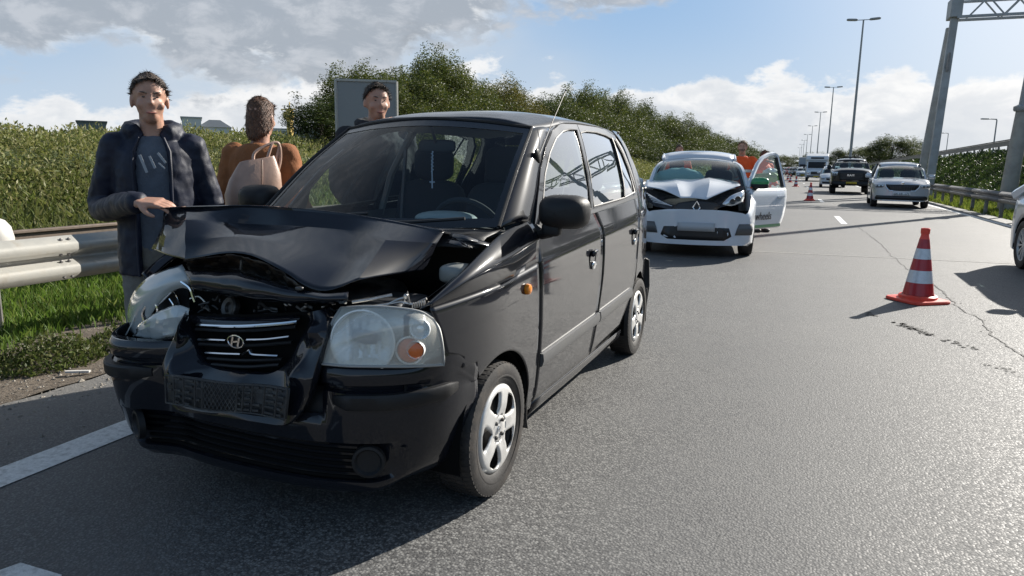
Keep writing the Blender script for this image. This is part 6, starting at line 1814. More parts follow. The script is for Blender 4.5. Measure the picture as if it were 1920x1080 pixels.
for k in range(5): B().tube([rf(x, .80 + .08 * k, .035) for x in (-.6, -.3, 0, .3, .6)], .008, 5).obj('grille_bar', M_DSTEEL, gp_, flip=True)
real_text('RAM', .17, 'grille_lettering', M_CHROME, gp_, Matrix.Translation(fl(rf(-.24, .95, .05))) @ Matrix.Rotation(PI, 4, 'Z') @ Matrix.Rotation(PI / 2, 4, 'X'), .01)
hlamp(rm, rf, [(1.18, .70, 1.00), (1.10, .70, 1.00), (.98, .72, .98)], None)
rpn([(.68, -.98, .98), (.55, -1.0, 1.0), (.46, -.90, .90)], M_CHROME if False else M_PLAST, 'front_bumper', .06)
pl_ = rpn([(.66, -.26, .26), (.55, -.26, .26)], M_PLATEY, 'number_plate', .08)
dotted('VXK-87-T'.replace('V', 'K'), lambda u, v, d: rf(-.23 + .46 * u, .57 + .07 * v, .084 + d), .4, .08, M_INK, 'plate_characters', pl_)
B().box((0, .3, 1.99), (.9, .12, .06)).obj('roof_light_bar', M_PLAST, rm, flip=True)

# ---- small pale car partly hidden by the pickup
SML = dict(L=4.1, W=1.75, H=1.55, r=.32, tw=.2, fo=.8, ro=.7, gc=.18, bow=.25, wr=1.2, wsb=.85, wst=.2, rwt=-1.3, rwb=-1.9, shoulder=[(-2.05, .9), (-1.9, 1.0), (.8, .97), (1.6, .88), (2.05, .72)], top=[(-2.05, .92), (-1.9, 1.01), (.8, .99), (.9, 1.04), (1.6, .98), (2.05, .78)], spokes=7)
def far_car(px, d, label, pm, name='queueing_car', t=-.03, spec=SML, group='cars queueing far down the road'):
    P_ = px_dir(px).normalized() * d
    r_, f_, p_, i_ = gen_car(name, label, spec, P_.x, P_.y + spec['L'] / 2, t, pm, group, lod=1)
    z0 = spec['shoulder'][-1][1]
    p_([(z0 - .06, -.45, .45), (z0 - .2, -.42, .42)], M_MESH, 'grille', .012)
    hlamp(r_, f_, [(z0 + .0, .50, .80), (z0 - .07, .52, .80), (z0 - .14, .55, .78)], None, strip=False)
    p_([(.42, -.7, .7), (.28, -.68, .68)], M_MESH, 'lower_grille', .012)
    p_([(.50, -.25, .25), (.40, -.25, .25)], M_PLATEY, 'number_plate', .02)
    return r_
far_car(1566, 56, 'white car mostly hidden behind the black pickup', M_WHITEP, group='cars queueing in the right lane')
far_car(1507, 104, 'white car in the far queue left of the motorhome', M_WHITEP)
far_car(1496, 118, 'dark car in the far queue, second left of the motorhome', M_BLK2)
far_car(1489, 128, 'grey car in the far queue above the smallest cones', M_GREYP)
far_car(1483, 142, 'red car in the far queue above the cones', M_REDP)
far_car(1478, 160, 'pale silver car in the far queue near the open door', M_PEARL)
far_car(1500, 150, 'silver car behind the white car in the far queue', M_SILVP)
far_car(1508, 165, 'small dark car far behind beside the motorhome', M_BLK2)
far_car(1490, 190, 'farthest pale car at the end of the queue', M_PEARL)
far_car(1545, 112, 'dark car behind the motorhome on its right', M_GREYP)
# lorry far behind
def boxv(name, label, px, d, w, h, l, cat, cabm, boxm):
    P_ = px_dir(px).normalized() * d
    r_ = empty(name, (P_.x, P_.y, 0), PI - .03, label, cat)
    B().rbox((0, 1.0, 1.45), (w * .96, 2.0, 2.2), e=.25).obj('cab', cabm, r_, flip=True)
    B().box((0, -l / 2 + .3, h / 2 + .5), (w, l, h - .9)).obj('cargo_box', boxm, r_, flip=True, bevel=.05)
    B().grid([[(s * w * .40, 2.005 - .01, z) for s in (-1, 0, 1)] for z in (1.6, 2.3)]).obj('windscreen', M_INT, r_, flip=True, solid=.02)
    for s in (1, -1):
        for yy in (1.0, -l + 1.6): alloy_wheel(r_, (s * (w / 2 - .2), yy, .48), .48, .3, 6)
    return r_
boxv('lorry', 'grey box lorry far off behind the motorhome', 1508, 185, 2.5, 3.9, 9, 'lorry', M_GREYP, MW1)

# ---- motorhome
P_ = px_dir(1534).normalized() * 82
mh = empty('motorhome', (P_.x, P_.y + 3.2, 0), PI - .04, 'white motorhome with sloping overcab front between the pickup and the far queue', 'motorhome')
M_CREAM = paint('motorhome_white', (.66, .68, .70), flake=0, rough=.35, dust=.04)
mb = B(); prof = [(-3.4, .45), (-3.4, 2.85), (1.2, 2.95), (2.15, 2.65), (2.2, 2.25), (1.9, 2.15), (1.9, .45)]
mb.prism([(-1.12, y, z) for y, z in prof], (2.24, 0, 0)); mb.obj('living_box', M_CREAM, mh, flip=True, smooth=False, bevel=.08)
cabp = [(1.85, .45), (1.85, 2.1), (2.2, 2.05), (2.75, 1.35), (3.25, 1.15), (3.35, .85), (3.35, .40)]
B().prism([(-1.0, y, z) for y, z in cabp], (2.0, 0, 0)).obj('cab', M_CREAM, mh, flip=True, smooth=False, bevel=.08)
B().grid([[(s * .86, y, z) for s in (-1, 0, 1)] for y, z in ((2.74, 1.40), (2.24, 2.02))]).obj('windscreen', M_INT, mh, flip=True, solid=.03, offs=1)
B().box((0, 2.19, 2.45), (1.3, .06, .16), rot=(-.1, 0, 0)).obj('overcab_window', M_INT, mh, flip=True)
B().box((0, 3.36, .86), (1.05, .05, .30)).obj('grille', M_MESH, mh, flip=True)
B().box((0, 3.37, .52), (1.8, .08, .22)).obj('front_bumper', M_PLASG, mh, flip=True, bevel=.02)
B().box((0, 3.42, .52), (.52, .02, .11)).obj('number_plate', M_PLATEY, mh, flip=True)
for s in (1, -1):
    B().rbox((s * .80, 3.30, .92), (.30, .16, .22), e=.5).obj('headlight', M_LAMPC, mh, flip=True)
    B().rbox((s * 1.25, 2.55, 1.55), (.20, .14, .42), e=.5).tube([(s * 1.2, 2.5, 1.6), (s * .98, 2.45, 1.65)], .03).obj('door_mirror', M_PLAST, mh, flip=True)
    for yy in (2.45, -1.9): alloy_wheel(mh, (s * .92, yy, .34), .34, .22, 6)

# ---- silver car cut by the right edge
KOM = dict(L=4.55, W=1.82, H=1.46, r=.335, tw=.22, fo=.90, ro=.86, gc=.19, bow=.3, wr=1.2, wsb=.95, wst=.1, rwt=-1.5, rwb=-2.15, shoulder=[(-2.27, .93), (-2.1, .99), (0, .97), (1, .93), (1.8, .84), (2.27, .70)], top=[(-2.27, .95), (-2.1, 1.0), (.9, .98), (1.0, 1.02), (1.8, .92), (2.27, .76)], spokes=11)
ko, kf, kp, ki = gen_car('estate_car', 'pale silver car cut off by the right edge of the picture', KOM, 3.96, 10.15, 0.0, M_PEARL)

kp([(.66, -.50, .50), (.56, -.46, .46)], M_MESH, 'grille', .012)
hlamp(ko, kf, [(.70, .52, .84), (.63, .54, .85), (.55, .58, .82)], None)
kp([(.44, -.72, .72), (.28, -.70, .70)], M_MESH, 'lower_grille', .012)
kp([(.52, -.26, .26), (.41, -.26, .26)], M_PLATEY, 'number_plate', .02)
# ------------------------------------------------------------------ traffic cones
M_CRED = pmat('cone_red', (.38, .012, .018), .35, nz=.12, nscale=12, coat=.3)
M_CRED2 = pmat('cone_bright_red', (.78, .07, .04), .45, dirt=(.12, .08, .06), dirts=14, dirtf=.35)
M_CWH = pmat('cone_white_reflective', (.60, .62, .64), .3, metal=.15, nz=.08, nscale=30)
def cone_proto(loc, label, rz=0.0):
    root = empty('traffic_cone', loc, rz, label, 'traffic cone', 'red and white traffic cones')
    def rr(z): return .148 - (.148 - .034) * (z - .05) / .66
    b = B()
    s_ = .225
    pl = [(s_ * math.copysign(abs(math.cos(a)) ** .28, math.cos(a)), s_ * math.copysign(abs(math.sin(a)) ** .28, math.sin(a))) for a in [2 * PI * k / 40 for k in range(40)]]
    b.grid([[(x * k, y * k, z) for x, y in pl] for k, z in ((.97, .0), (1.0, .006), (1.0, .024), (.97, .032), (.80, .036))] + [[(.178 * math.cos(2 * PI * k / 40), .178 * math.sin(2 * PI * k / 40), z) for k in range(40)] for z in (.040, .062)] + [[(q * math.cos(2 * PI * k / 40), q * math.sin(2 * PI * k / 40), z) for k in range(40)] for q, z in ((.168, .070), (.150, .074))], closed=True)
    b.obj('base', M_CRED2, root, ang=.5)
    zz = [.074, .20, .325, .440, .545, .640, .70]
    for k in range(5):
        z0, z1 = zz[k], zz[k + 1]
        B().lathe([(rr(z0) + (.001 if k % 2 else 0), z0), (rr(z1) + (.001 if k % 2 else 0), z1)], 40).obj('sleeve_band', M_CRED if k % 2 == 0 else M_CWH, root)
    B().lathe([(rr(.64), .64), (.040, .66), (.036, .69), (.042, .695), (.043, .742), (.037, .75), (.026, .75), (.024, .70)], 28).obj('cone_tip', M_CRED2, root)
    return root
cone = cone_proto((1.335, 8.10, .0), 'nearest and largest traffic cone, standing alone on the asphalt beside the crack', .62)
for i, (px, py, lab) in enumerate(((1518, 376, 'second traffic cone from the camera, beside the lane line'), (1492, 350, 'third traffic cone, halfway to the queue'), (1481.5, 342, 'fourth traffic cone, small and just left of the third'), (1477, 337, 'fifth and smallest traffic cone, near the open door edge'))):
    d = c_fw + c_r * ((px - 960) / CAM_F) - c_up * ((py - 540) / CAM_F)
    q = d * (-CAM_H / d.z)
    c = copy_tree(cone); c.location = (q.x, q.y, 0); c.rotation_euler = (0, 0, .3 * i); c['label'] = lab

# ------------------------------------------------------------------ people
def cloth(name, col, nz=.2, sc=14, rough=.85, b_=.4, bs=90): return pmat(name, col, rough, nz=nz, nscale=sc, bump=b_, bscale=bs, spec=.3)
M_SKIN = pmat('skin', (.42, .235, .165), .5, nz=.08, nscale=25, spec=.4)
M_SKIN.node_tree.nodes['Principled BSDF'].inputs['Subsurface Weight'].default_value = .12
M_SKIN.node_tree.nodes['Principled BSDF'].inputs['Subsurface Radius'].default_value = (.02, .008, .005)
M_SKIN.node_tree.nodes['Principled BSDF'].inputs['Subsurface Scale'].default_value = .3
tex_w = bpy.data.textures.new('cloth_folds', 'CLOUDS'); tex_w.noise_scale = .055; tex_w.noise_depth = 3
class Fig(B):
    def ell(s, rings, n=24):
        """rings: (centre, rx, ry, yaw) stacked"""
        rows = []
        for c, rx, ry, yaw in rings:
            c = Vector(c); cy, sy = math.cos(yaw), math.sin(yaw)
            rows.append([c + Vector((rx * math.cos(a) * cy - ry * math.sin(a) * sy, rx * math.cos(a) * sy + ry * math.sin(a) * cy, 0)) for a in [2 * PI * k / n for k in range(n)]])
        o = len(s.v); s.grid(rows, closed=True)
        s.f.append(tuple(o + k for k in range(n))[::-1]); s.f.append(tuple(o + (len(rows) - 1) * n + k for k in range(n)))
        return s
    def limb(s, pts, rs, k=4, n=14):
        pp = crom([Vector(p) for p in pts], k); m = len(pts)
        rr = [interp(i / k, list(range(m)), rs) for i in range(len(pp))]
        s.tube(pp, rr, n)
        for p, r in ((pts[0], rs[0]), (pts[-1], rs[-1])): s.rbox(p, (2 * r, 2 * r, 2 * r), e=1, nu=14, nv=8)
        return s
def finish(b, name, mat, parent, voxel, smooth_it=6, fold=0.0, label=None):
    o = b.obj(name, mat, parent, ang=0, merge=0)
    md = o.modifiers.new('remesh', 'REMESH'); md.mode = 'VOXEL'; md.voxel_size = voxel; md.use_smooth_shade = True
    sm_ = o.modifiers.new('smooth', 'SMOOTH'); sm_.factor = .5; sm_.iterations = smooth_it
    if fold:
        d = o.modifiers.new('folds', 'DISPLACE'); d.texture = tex_w; d.strength = fold; d.mid_level = .5; d.texture_coords = 'LOCAL'
    if label: o['label'] = label
    return o
def hand(b, wrist, d, nrm, s=1.0, curl=.5, side=1):
    """wrist -> palm -> five fingers; d: pointing direction, nrm: back of the hand"""
    wrist, d, nrm = Vector(wrist), Vector(d).normalized(), Vector(nrm).normalized()
    a = d.cross(nrm).normalized() * side; nrm = a.cross(d).normalized() * side
    pc = wrist + d * .085 * s
    for k in range(5):
        f0 = wrist + a * (-.030 + .0145 * k) * s * .8; f1 = wrist + d * .090 * s + a * (-.034 + .0165 * k) * s
        b.tube([f0, f1], [.016 * s, .0135 * s], 8)
    ln = [.062, .076, .082, .074]
    for k in range(4):
        base = wrist + d * (.086 + .004 * (1 - abs(k - 2) * .5)) * s + a * (.031 - .0205 * k) * s
        p = base; dirv = d.copy(); pts = [p]; L = ln[::-1][k] if False else [.074, .082, .076, .060][k]
        for q, f in enumerate((.45, .32, .23)):
            dirv = (dirv * math.cos(curl * (.5 + .3 * q)) - nrm * math.sin(curl * (.5 + .3 * q))).normalized()
            p = p + dirv * L * f * s; pts.append(p)
        b.limb(pts, [.0095 * s, .009 * s, .0082 * s, .0072 * s], 2, 8)
    th0 = wrist + d * .025 * s + a * .026 * s
    td = (d * .62 + a * .70 - nrm * .25).normalized()
    p1 = th0 + td * .040 * s; p2 = p1 + (td * .8 + d * .5 - nrm * .3).normalized() * .030 * s; p3 = p2 + (d * .9 - nrm * .4).normalized() * .024 * s
    b.limb([th0, p1, p2, p3], [.015 * s, .0125 * s, .0105 * s, .008 * s], 2, 8)
def head(b, c, s=1.0, yaw=0.0):
    M = Matrix.Translation(c) @ Matrix.Rotation(yaw, 4, 'Z') @ Matrix.Scale(s, 4)
    def el_(p, d): 
        t = B().rbox((0, 0, 0), (d[0] * 2, d[1] * 2, d[2] * 2), e=1, nu=20, nv=14)
        b.add([M @ (Vector(v) + Vector(p)) for v in t.v], t.f)
    el_((0, .012, .035), (.076, .094, .088)); el_((0, -.012, -.02), (.062, .074, .085)); el_((0, -.030, -.078), (.040, .048, .038))
    el_((0, -.084, -.020), (.013, .013, .011)); el_((0, -.078, .000), (.009, .010, .030)); el_((0, -.080, -.012), (.010, .013, .018)); el_((0, -.074, -.062), (.024, .012, .007)); el_((0, -.072, -.073), (.020, .012, .006))
    for sx in (-1, 1):
        el_((sx * .078, .012, -.010), (.009, .020, .032)); el_((sx * .030, -.066, .026), (.024, .014, .007)); el_((sx * .040, -.050, -.028), (.022, .024, .022))
def human(name, label, loc, rz, H, arms, cols, **kw):
    """faces -y; arms: {'R': (elbow, wrist, hand dir, hand normal, curl), 'L': ...}; sizes at height 1.75"""
    root = empty(name, loc, rz, label, 'person')
    s = H / 1.75; V_ = lambda *p: Vector(p) * s
    hy = kw.get('headyaw', 0); fine = kw.get('voxel', .009); bw = kw.get('build', 1.0)
    b = Fig()
    legs = kw.get('legs', {})
    aR, aL = legs.get('R', ((-.10, -.015, .49), (-.11, .02, .085))), legs.get('L', ((.10, -.015, .49), (.12, .02, .085)))
    shR, shL = V_(-.185 * bw, .015, 1.425), V_(.185 * bw, .015, 1.425)
    b.ell([(V_(0, 0, .86), .15 * s * bw, .10 * s, 0), (V_(0, 0, .95), .155 * s * bw, .105 * s, 0), (V_(0, 0, 1.10), .135 * s * bw, .095 * s, 0), (V_(0, .0, 1.28), .16 * s * bw, .105 * s, 0), (V_(0, .01, 1.40), .16 * s * bw, .09 * s, 0), (V_(0, .02, 1.46), .09 * s, .06 * s, 0)])
    b.limb([V_(0, .02, 1.40), V_(0, .012, 1.50), V_(0, -.002, 1.58)], [.070 * s, .056 * s, .054 * s])
    hc = V_(0, -.015, 1.645) + Vector(kw.get('headoff', (0, 0, 0)))
    head(b, hc, s, hy)
    for (kn, an), sx in ((aR, -1), (aL, 1)):
        b.limb([V_(sx * .088, 0, .90), V_(*kn), V_(*an)], [.080 * s, .055 * s, .038 * s])
    for key, sh in (('R', shR), ('L', shL)):
        e, w, hd, hn, cu = arms[key]
        b.limb([sh, V_(*e), V_(*w)], [.050 * s, .040 * s, .027 * s])
        hand(b, V_(*w), hd, hn, s * 1.03, cu, 1 if key == 'R' else -1)
    body = finish(b, 'body', M_SKIN, root, fine, 3)
    for sx in (-1, 1):
        M = Matrix.Translation(hc) @ Matrix.Rotation(hy, 4, 'Z')
        B().rbox(M @ Vector((sx * .030 * s, -.078 * s, .008 * s)), (.014, .008, .008), e=1, nu=12, nv=8).obj('eye', pmat('eye_dark', (.09, .065, .05), .2) if 'eye_dark' not in bpy.data.materials else bpy.data.materials['eye_dark'], root)
    eb_ = B()
    for sx in (-1, 1): B().tube([M @ Vector((sx * q * s, (-.083 + .05 * (q - .012)) * s, (.026 + .004 * (q > .02)) * s)) for q in (.014, .030, .044)], [.003, .0035, .002], 6).obj('eyebrow', M_HAIRG, root)
    mo_ = B().tube([M @ Vector((q * s, (-.0905 + abs(q) * .25) * s, (-.066 + abs(q) * .05) * s)) for q in (-.024, -.012, 0, .012, .024)], [.002, .0045, .0048, .0045, .002], 6)
    mo_.obj('lips', pmat('lips', (.33, .13, .10), .5) if 'lips' not in bpy.data.materials else bpy.data.materials['lips'], root)
    # hair
    if kw.get('hair') is not None:
        h = B(); M = Matrix.Translation(hc) @ Matrix.Rotation(hy, 4, 'Z') @ Matrix.Scale(s, 4)
        long_ = kw.get('long', 0)
        rows = []
        for i in range(12):
            ph = PI / 2 - (PI * .62) * i / 11; row = []
            for j in range(26):
                th = 2 * PI * j / 26; back = (math.sin(th) + 1) / 2     # +y is the back
                lim = .62 - .78 * min(1, back * 2) - .62 * max(0, back - .5) ** 1.0 * 2
                p2 = max(ph, lim)
                r = Vector((.0805 * math.cos(p2) * math.cos(th), .013 + .099 * math.cos(p2) * math.sin(th), .036 + .094 * math.sin(p2)))
                if long_ and back > .35: r.z -= long_ * sm(i / 11, .45, 1) * back; 
                r *= 1 + .05 * noise.noise(r * 30)
                row.append(M @ r)
            rows.append(row)
        h.grid(rows, closed=True); ho = h.obj('hair', kw['hair'], root, solid=.004)
        st = B(); rs_ = random.Random(len(bpy.data.objects))
        for _ in range(1500):
            i = int(rs_.random() ** .6 * 10.99); j = rs_.randrange(26)
            p = Vector(rows[i][j]).lerp(Vector(rows[i + 1][(j + 1) % 26]), rs_.random())
            n_ = (p - M @ Vector((0, .013, .03))).normalized()
            dn = (Vector(rows[i + 1][j]) - Vector(rows[i][j])).normalized()
            dd = (dn + n_ * rs_.uniform(.05, .45) + Vector((rs_.gauss(0, .35), rs_.gauss(0, .35), rs_.gauss(0, .2)))).normalized()
            w_ = dd.cross(n_).normalized() * .0022 * s; l_ = rs_.uniform(.012, .030) * s
            st.add([p - w_, p + w_, p + dd * l_ + n_ * .002], [(0, 1, 2)])
        st.obj('hair_strands', kw['hair'], ho, merge=0, ang=0)['kind'] = 'stuff'
    # trousers
    t = Fig()
    t.ell([(V_(0, 0, .84), .165 * s * bw, .125 * s, 0), (V_(0, 0, .93), .17 * s * bw, .125 * s, 0), (V_(0, 0, 1.02), .16 * s * bw, .115 * s, 0)])
    for (kn, an), sx in ((aR, -1), (aL, 1)):
        a_ = Vector(V_(*an)); t.limb([V_(sx * .088, 0, .88), V_(*kn), a_ + Vector((0, 0, .03))], [.098 * s, .076 * s, .066 * s])
    finish(t, 'trousers', cols['trousers'], root, .014, 3, .012)
    for (kn, an), sx in ((aR, -1), (aL, 1)):
        a_ = V_(*an); B().rbox(a_ + Vector((0, -.055, -.045)), (.10, .285, .085), e=.65).rbox(a_ + Vector((0, .0, .005)), (.09, .11, .11), e=.8).obj('shoe', cols['shoe'], root)
    # top garment
    jk = Fig(); g = kw.get('puff', 1.0); hem = kw.get('hem', .88)
    op = kw.get('open', False)
    rings = [(V_(0, .01, hem), .205 * g * bw, .155 * g), (V_(0, .01, hem + .12), .205 * g * bw, .15 * g), (V_(0, .005, 1.12), .19 * g * bw, .14 * g), (V_(0, .005, 1.30), .20 * g * bw, .14 * g), (V_(0, .012, 1.40), .195 * g * bw, .125 * g), (V_(0, .02, 1.465), .13 * g * bw, .09 * g), (V_(0, .022, 1.49), .085, .075)]
    if op:
        # two front flaps and a back, leaving the shirt visible
        for sx in (-1, 1):
            rows = []
            for c, rx, ry in rings:
                pts = []
                for th in (.02, .0):
                    pass
                a0, a1 = (-PI / 2 + op, PI / 2) if sx > 0 else (-PI / 2 - op, -3 * PI / 2)
                outer = [c + Vector((rx * s * math.cos(a0 + (a1 - a0) * k / 12), ry * s * math.sin(a0 + (a1 - a0) * k / 12), 0)) for k in range(13)]
                inner_ = [c + Vector(((rx - .03) * s * math.cos(a0 + (a1 - a0) * k / 12), (ry - .03) * s * math.sin(a0 + (a1 - a0) * k / 12), 0)) for k in range(12, -1, -1)]
                rows.append(outer + inner_)
            o = len(jk.v); n = len(rows[0]); jk.grid(rows, closed=True)
            jk.f.append(tuple(o + k for k in range(n))[::-1]); jk.f.append(tuple(o + (len(rows) - 1) * n + k for k in range(n)))
    else:
        jk.ell([(c, rx * s, ry * s, 0) for c, rx, ry in rings])
    for key, sh in (('R', shR), ('L', shL)):
        e, w, hd, hn, cu = arms[key]; E_, W_ = V_(*e), V_(*w); cuff = W_ + (E_ - W_).normalized() * .02
        if kw.get('short'): cuff = E_.lerp(W_, .05); jk.limb([sh, E_], [.078 * g * s, .062 * g * s])
        else: jk.limb([sh, sh.lerp(E_, .5), E_, E_.lerp(cuff, .6), cuff], [.068 * g * s, .066 * g * s, .060 * g * s, .054 * g * s, .046 * g * s])
    if kw.get('collar'):
        for k in range(2):
            jk.tube([V_(0, .03, 1.49 + .02 * k) + Vector((.105 * s * math.cos(a), .095 * s * math.sin(a), .02 * math.sin(a))) for a in [-.9 + (PI + 1.8) * q / 14 for q in range(15)]], .034, 8)
    if kw.get('hood'):
        jk.rbox(V_(0, .115, 1.47), (.30 * s, .15 * s, .16 * s), e=.8)
    if op:
        zp = B()
        for sx in (-1, 1):
            a_ = -PI / 2 + sx * (op + .03)
            zp.tube([c + Vector(((rx + .004) * s * math.cos(a_), (ry + .006) * s * math.sin(a_), 0)) for c, rx, ry in rings[:-1]], .006, 6)
            for q in range(2):
                z_ = 1.0 + .0 * q
            fl_ = Vector(rings[1][0]) + Vector((sx * .13 * s, -.132 * s, .02 - .0))
        zp.obj('zip_and_pockets', cols['jacket'], root)
    top = finish(jk, kw.get('topname', 'jacket'), cols['jacket'], root, kw.get('jv', .011), 4, kw.get('fold', .022))
    if op:
        sh_ = Fig().ell([(V_(0, -.0, .90), .165 * s * bw, .125 * s, 0), (V_(0, -.0, 1.10), .155 * s * bw, .122 * s, 0), (V_(0, 0, 1.30), .165 * s * bw, .120 * s, 0), (V_(0, .01, 1.41), .15 * s * bw, .10 * s, 0), (V_(0, .015, 1.475), .085 * s, .07 * s, 0)])
        finish(sh_, 'shirt', cols['shirt'], root, .013, 3, .012)
    return root, V_, hc, top
def figure_at(px, d):
    P = px_dir(px).normalized() * d; return (P.x, P.y, 0)
def face_cam(loc, off=0.0):
    return math.atan2(-loc[1], -loc[0]) + PI / 2 + off

M_NAVY = cloth('navy_parka', (.011, .014, .028), .25, 10, .55, .12, 200)
M_SHIRT = cloth('grey_blue_tshirt', (.085, .10, .125), .1, 20)
M_BEIGE = cloth('grey_beige_trousers', (.17, .16, .14)); M_JEANS = cloth('dark_jeans', (.03, .035, .055)); M_SHOE = pmat('dark_shoe', (.02, .02, .02), .6)
M_HAIRG = pmat('grey_brown_hair', (.10, .075, .06), .7, nz=.4, nscale=60, bump=.6, bscale=120); M_HAIRB = pmat('chestnut_hair', (.11, .05, .025), .6, nz=.4, nscale=60, bump=.6, bscale=140)
# man in the navy parka, his right hand on the lifted bonnet corner
def car_world(p):
    f = Vector((math.sin(CAR_T), -math.cos(CAR_T), 0)); l = Vector((math.cos(CAR_T), math.sin(CAR_T), 0))
    return Vector((CAR_X, CAR_Y, 0)) + l * p[0] + f * p[1] + Vector((0, 0, p[2]))
mloc = figure_at(290, 3.80); mrz = face_cam(mloc, -.10)
corner = car_world((-0.627, 0.375, 1.126))
Rm = Matrix.Rotation(-mrz, 3, 'Z'); s_m = 1.69 / 1.75
cl = Rm @ (corner - Vector(mloc)); cl = cl / s_m
wr_ = cl + Vector((-.085, .045, .018))
human('person', 'man in an open navy parka and grey T-shirt, one hand on the bonnet corner', mloc, mrz, 1.69,
      {'R': ((-.255, .06, 1.12), tuple(wr_), (.90, -.42, -.03), (-.1, -.25, .95), .55), 'L': ((.25, .05, 1.12), (.24, -.04, .87), (0, -.1, -1), (1, 0, 0), .5)},
      dict(trousers=M_BEIGE, shoe=M_SHOE, jacket=M_NAVY, shirt=M_SHIRT), voxel=.0055, build=.92, puff=1.02, hem=.80, open=.42, hair=M_HAIRG, collar=True, hood=True, fold=.016, topname='parka', headyaw=.15, jv=.009)
mp = bpy.data.objects['person']
pr = B()
for (x0, z0, x1, z1, w) in ((-.045, 1.335, -.02, 1.255, .012), (-.005, 1.33, .015, 1.275, .010), (.030, 1.345, .060, 1.30, .010), (.03, 1.30, .055, 1.275, .006)):
    pr.bar((x0, -.138, z0), (x1, -.140, z1), w, .004, (0, 1, 0))
pr.obj('shirt_print', pmat('print_pale_grey', (.30, .32, .34), .8), mp)
# woman in the rust-brown jacket with a beige handbag, turned away
wloc = figure_at(492, 4.45); wrz = face_cam(wloc, PI * .82)
wm, wV, whc, wt = human('person', 'woman in a rust-brown jacket with a beige handbag, turned away beyond the bonnet', wloc, wrz, 1.66,
      {'R': ((-.25, .02, 1.14), (-.20, -.17, 1.04), (.3, -1, .1), (0, 0, 1), .5), 'L': ((.25, .04, 1.13), (.22, -.12, .98), (0, -1, -.1), (0, 0, 1), .6)},
      dict(trousers=M_JEANS, shoe=M_SHOE, jacket=cloth('rust_brown_jacket', (.25, .095, .035), .15, 8)), build=.98, puff=1.10, hem=.98, hair=M_HAIRB, long=.14, fold=.02, voxel=.010)
# handbag hanging at her side (image left)
M_BAG = pmat('beige_leather', (.42, .27, .20), .45, nz=.10, nscale=14, bump=.12, bscale=60)
P_ = px_dir(468).normalized() * 4.12
zc = height_at(468, 338, P_)
bagr = empty('handbag', (P_.x, P_.y, zc - .16), face_cam(P_, .25), 'beige leather handbag hanging from the shoulder of the woman in rust brown', 'handbag')
bb = B(); rows = []
for z, hx_, hy_ in ((0, .11, .055), (.02, .135, .070), (.10, .150, .075), (.18, .135, .055), (.25, .105, .030), (.275, .092, .018)):
    rows.append([(hx_ * math.copysign(abs(math.cos(a)) ** .6, math.cos(a)) + .04 * (z / .27), hy_ * math.copysign(abs(math.sin(a)) ** .7, math.sin(a)), z + .02 * math.cos(a)) for a in [2 * PI * k / 28 for k in range(28)]])
o_ = len(bb.v); bb.grid(rows, closed=True); bb.f.append(tuple(range(28))); bb.f.append(tuple(range(28 * 5, 28 * 6)))
bb.obj('bag_body', M_BAG, bagr)
for dx in (-.045, .03):
    B().tube(crom([Vector(p) for p in ((dx + .06, dx * .4, .24), (dx + .08, .01, .31), (.14, .03, .365), (.175, .035, .35), (.17 + dx * .3, .04, .27), (.15, .03, .18))], 5), .0085, 6).obj('strap', M_BAG, bagr)
B().tube([(.02, -.055, .03), (.04, -.075, .12), (.05, -.060, .20), (.06, -.03, .27)], .004, 5).obj('seam', pmat('bag_seam', (.22, .13, .09), .6), bagr)
# tall man in dark clothes beyond the passenger door
tloc = figure_at(708, 4.95); trz = face_cam(tloc, .25)
human('person', 'tall man in dark clothes standing beyond the passenger side of the black car', tloc, trz, 1.82,
      {'R': ((-.25, .03, 1.13), (-.20, -.16, .98), (.3, -1, 0), (0, 0, 1), .5), 'L': ((.24, .05, 1.13), (.22, -.10, .95), (0, -.6, -.8), (1, 0, 0), .5)},
      dict(trousers=M_JEANS, shoe=M_SHOE, jacket=cloth('charcoal_jacket', (.020, .022, .026), .2, 9)), build=1.05, puff=1.08, hem=.88, hair=pmat('dark_hair', (.04, .028, .02), .7, nz=.4, nscale=60), collar=True, voxel=.011)
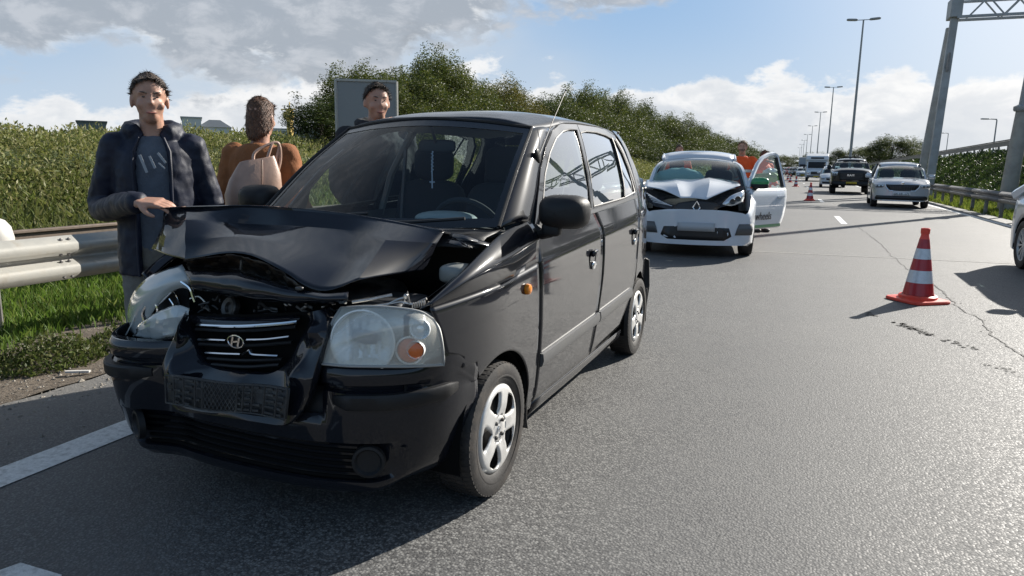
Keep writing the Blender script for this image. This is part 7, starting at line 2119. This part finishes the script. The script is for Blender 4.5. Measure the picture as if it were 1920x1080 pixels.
# road workers in orange
M_HIVIS = cloth('orange_hivis', (.85, .105, .02), .08, 10, .7); M_BAND = pmat('reflective_band', (.55, .56, .56), .3, metal=.4)
def worker(px, d, label, H, off, arms, **kw):
    loc = figure_at(px, d)
    r_, V2, hc_, tp = human('person', label, loc, face_cam(loc, off), H, arms, dict(trousers=kw.get('tr', M_HIVIS), shoe=M_SHOE, jacket=M_HIVIS), puff=1.08, voxel=.014, jv=.015, topname='hivis_jacket', **{k: v for k, v in kw.items() if k != 'tr'})
    for z in (1.05, 1.20):
        B().grid([[V2(.205 * 1.09 * math.cos(a), .005 + .152 * 1.09 * math.sin(a), zz) for a in [2 * PI * k / 24 for k in range(25)]] for zz in (z, z + .05)]).obj('reflective_band', M_BAND, r_)
    return r_
worker(1390, 14.2, 'road worker in orange jacket and glasses standing behind the open car door', 1.80, -.1,
       {'R': ((-.27, .0, 1.15), (-.20, -.20, 1.10), (.3, -1, 0), (0, 0, 1), .5), 'L': ((.33, -.05, 1.30), (.46, -.22, 1.40), (.6, -.8, .1), (0, 0, 1), .4)}, hair=pmat('thin_fair_hair', (.30, .22, .15), .7))
wk = [o for o in bpy.data.objects if o.name.startswith('person') and 'glasses' in o.get('label', '')][0]
hcz = 1.645 * 1.74 / 1.75
gl = B()
for sx in (-1, 1): gl.tube([(sx * .030 + .022 * math.cos(a), -.105, hcz + .010 + .016 * math.sin(a)) for a in [2 * PI * k / 14 for k in range(14)]], .0035, 5, closed=True)
gl.tube([(-.05, -.10, hcz + .012), (-.080, -.02, hcz + .012), (-.080, .02, hcz + .005)], .003, 4).tube([(.05, -.10, hcz + .012), (.080, -.02, hcz + .012), (.080, .02, hcz + .005)], .003, 4).tube([(-.01, -.105, hcz + .012), (.01, -.105, hcz + .012)], .003, 4)
gl.obj('glasses', M_PLAST, wk)
worker(1272, 17.0, 'road worker in orange seen through and above the white car roof', 1.80, .1,
       {'R': ((-.26, .0, 1.13), (-.24, -.12, .92), (0, -.3, -1), (1, 0, 0), .5), 'L': ((.26, .0, 1.13), (.24, -.12, .92), (0, -.3, -1), (1, 0, 0), .5)}, hair=M_HAIRG)
worker(1432, 15.6, 'road worker in orange bending beyond the open car door window', 1.66, .7,
       {'R': ((-.26, .0, 1.13), (-.18, -.22, 1.02), (0, -1, 0), (0, 0, 1), .5), 'L': ((.26, .0, 1.13), (.18, -.22, 1.05), (0, -1, 0), (0, 0, 1), .5)}, hair=M_HAIRB)
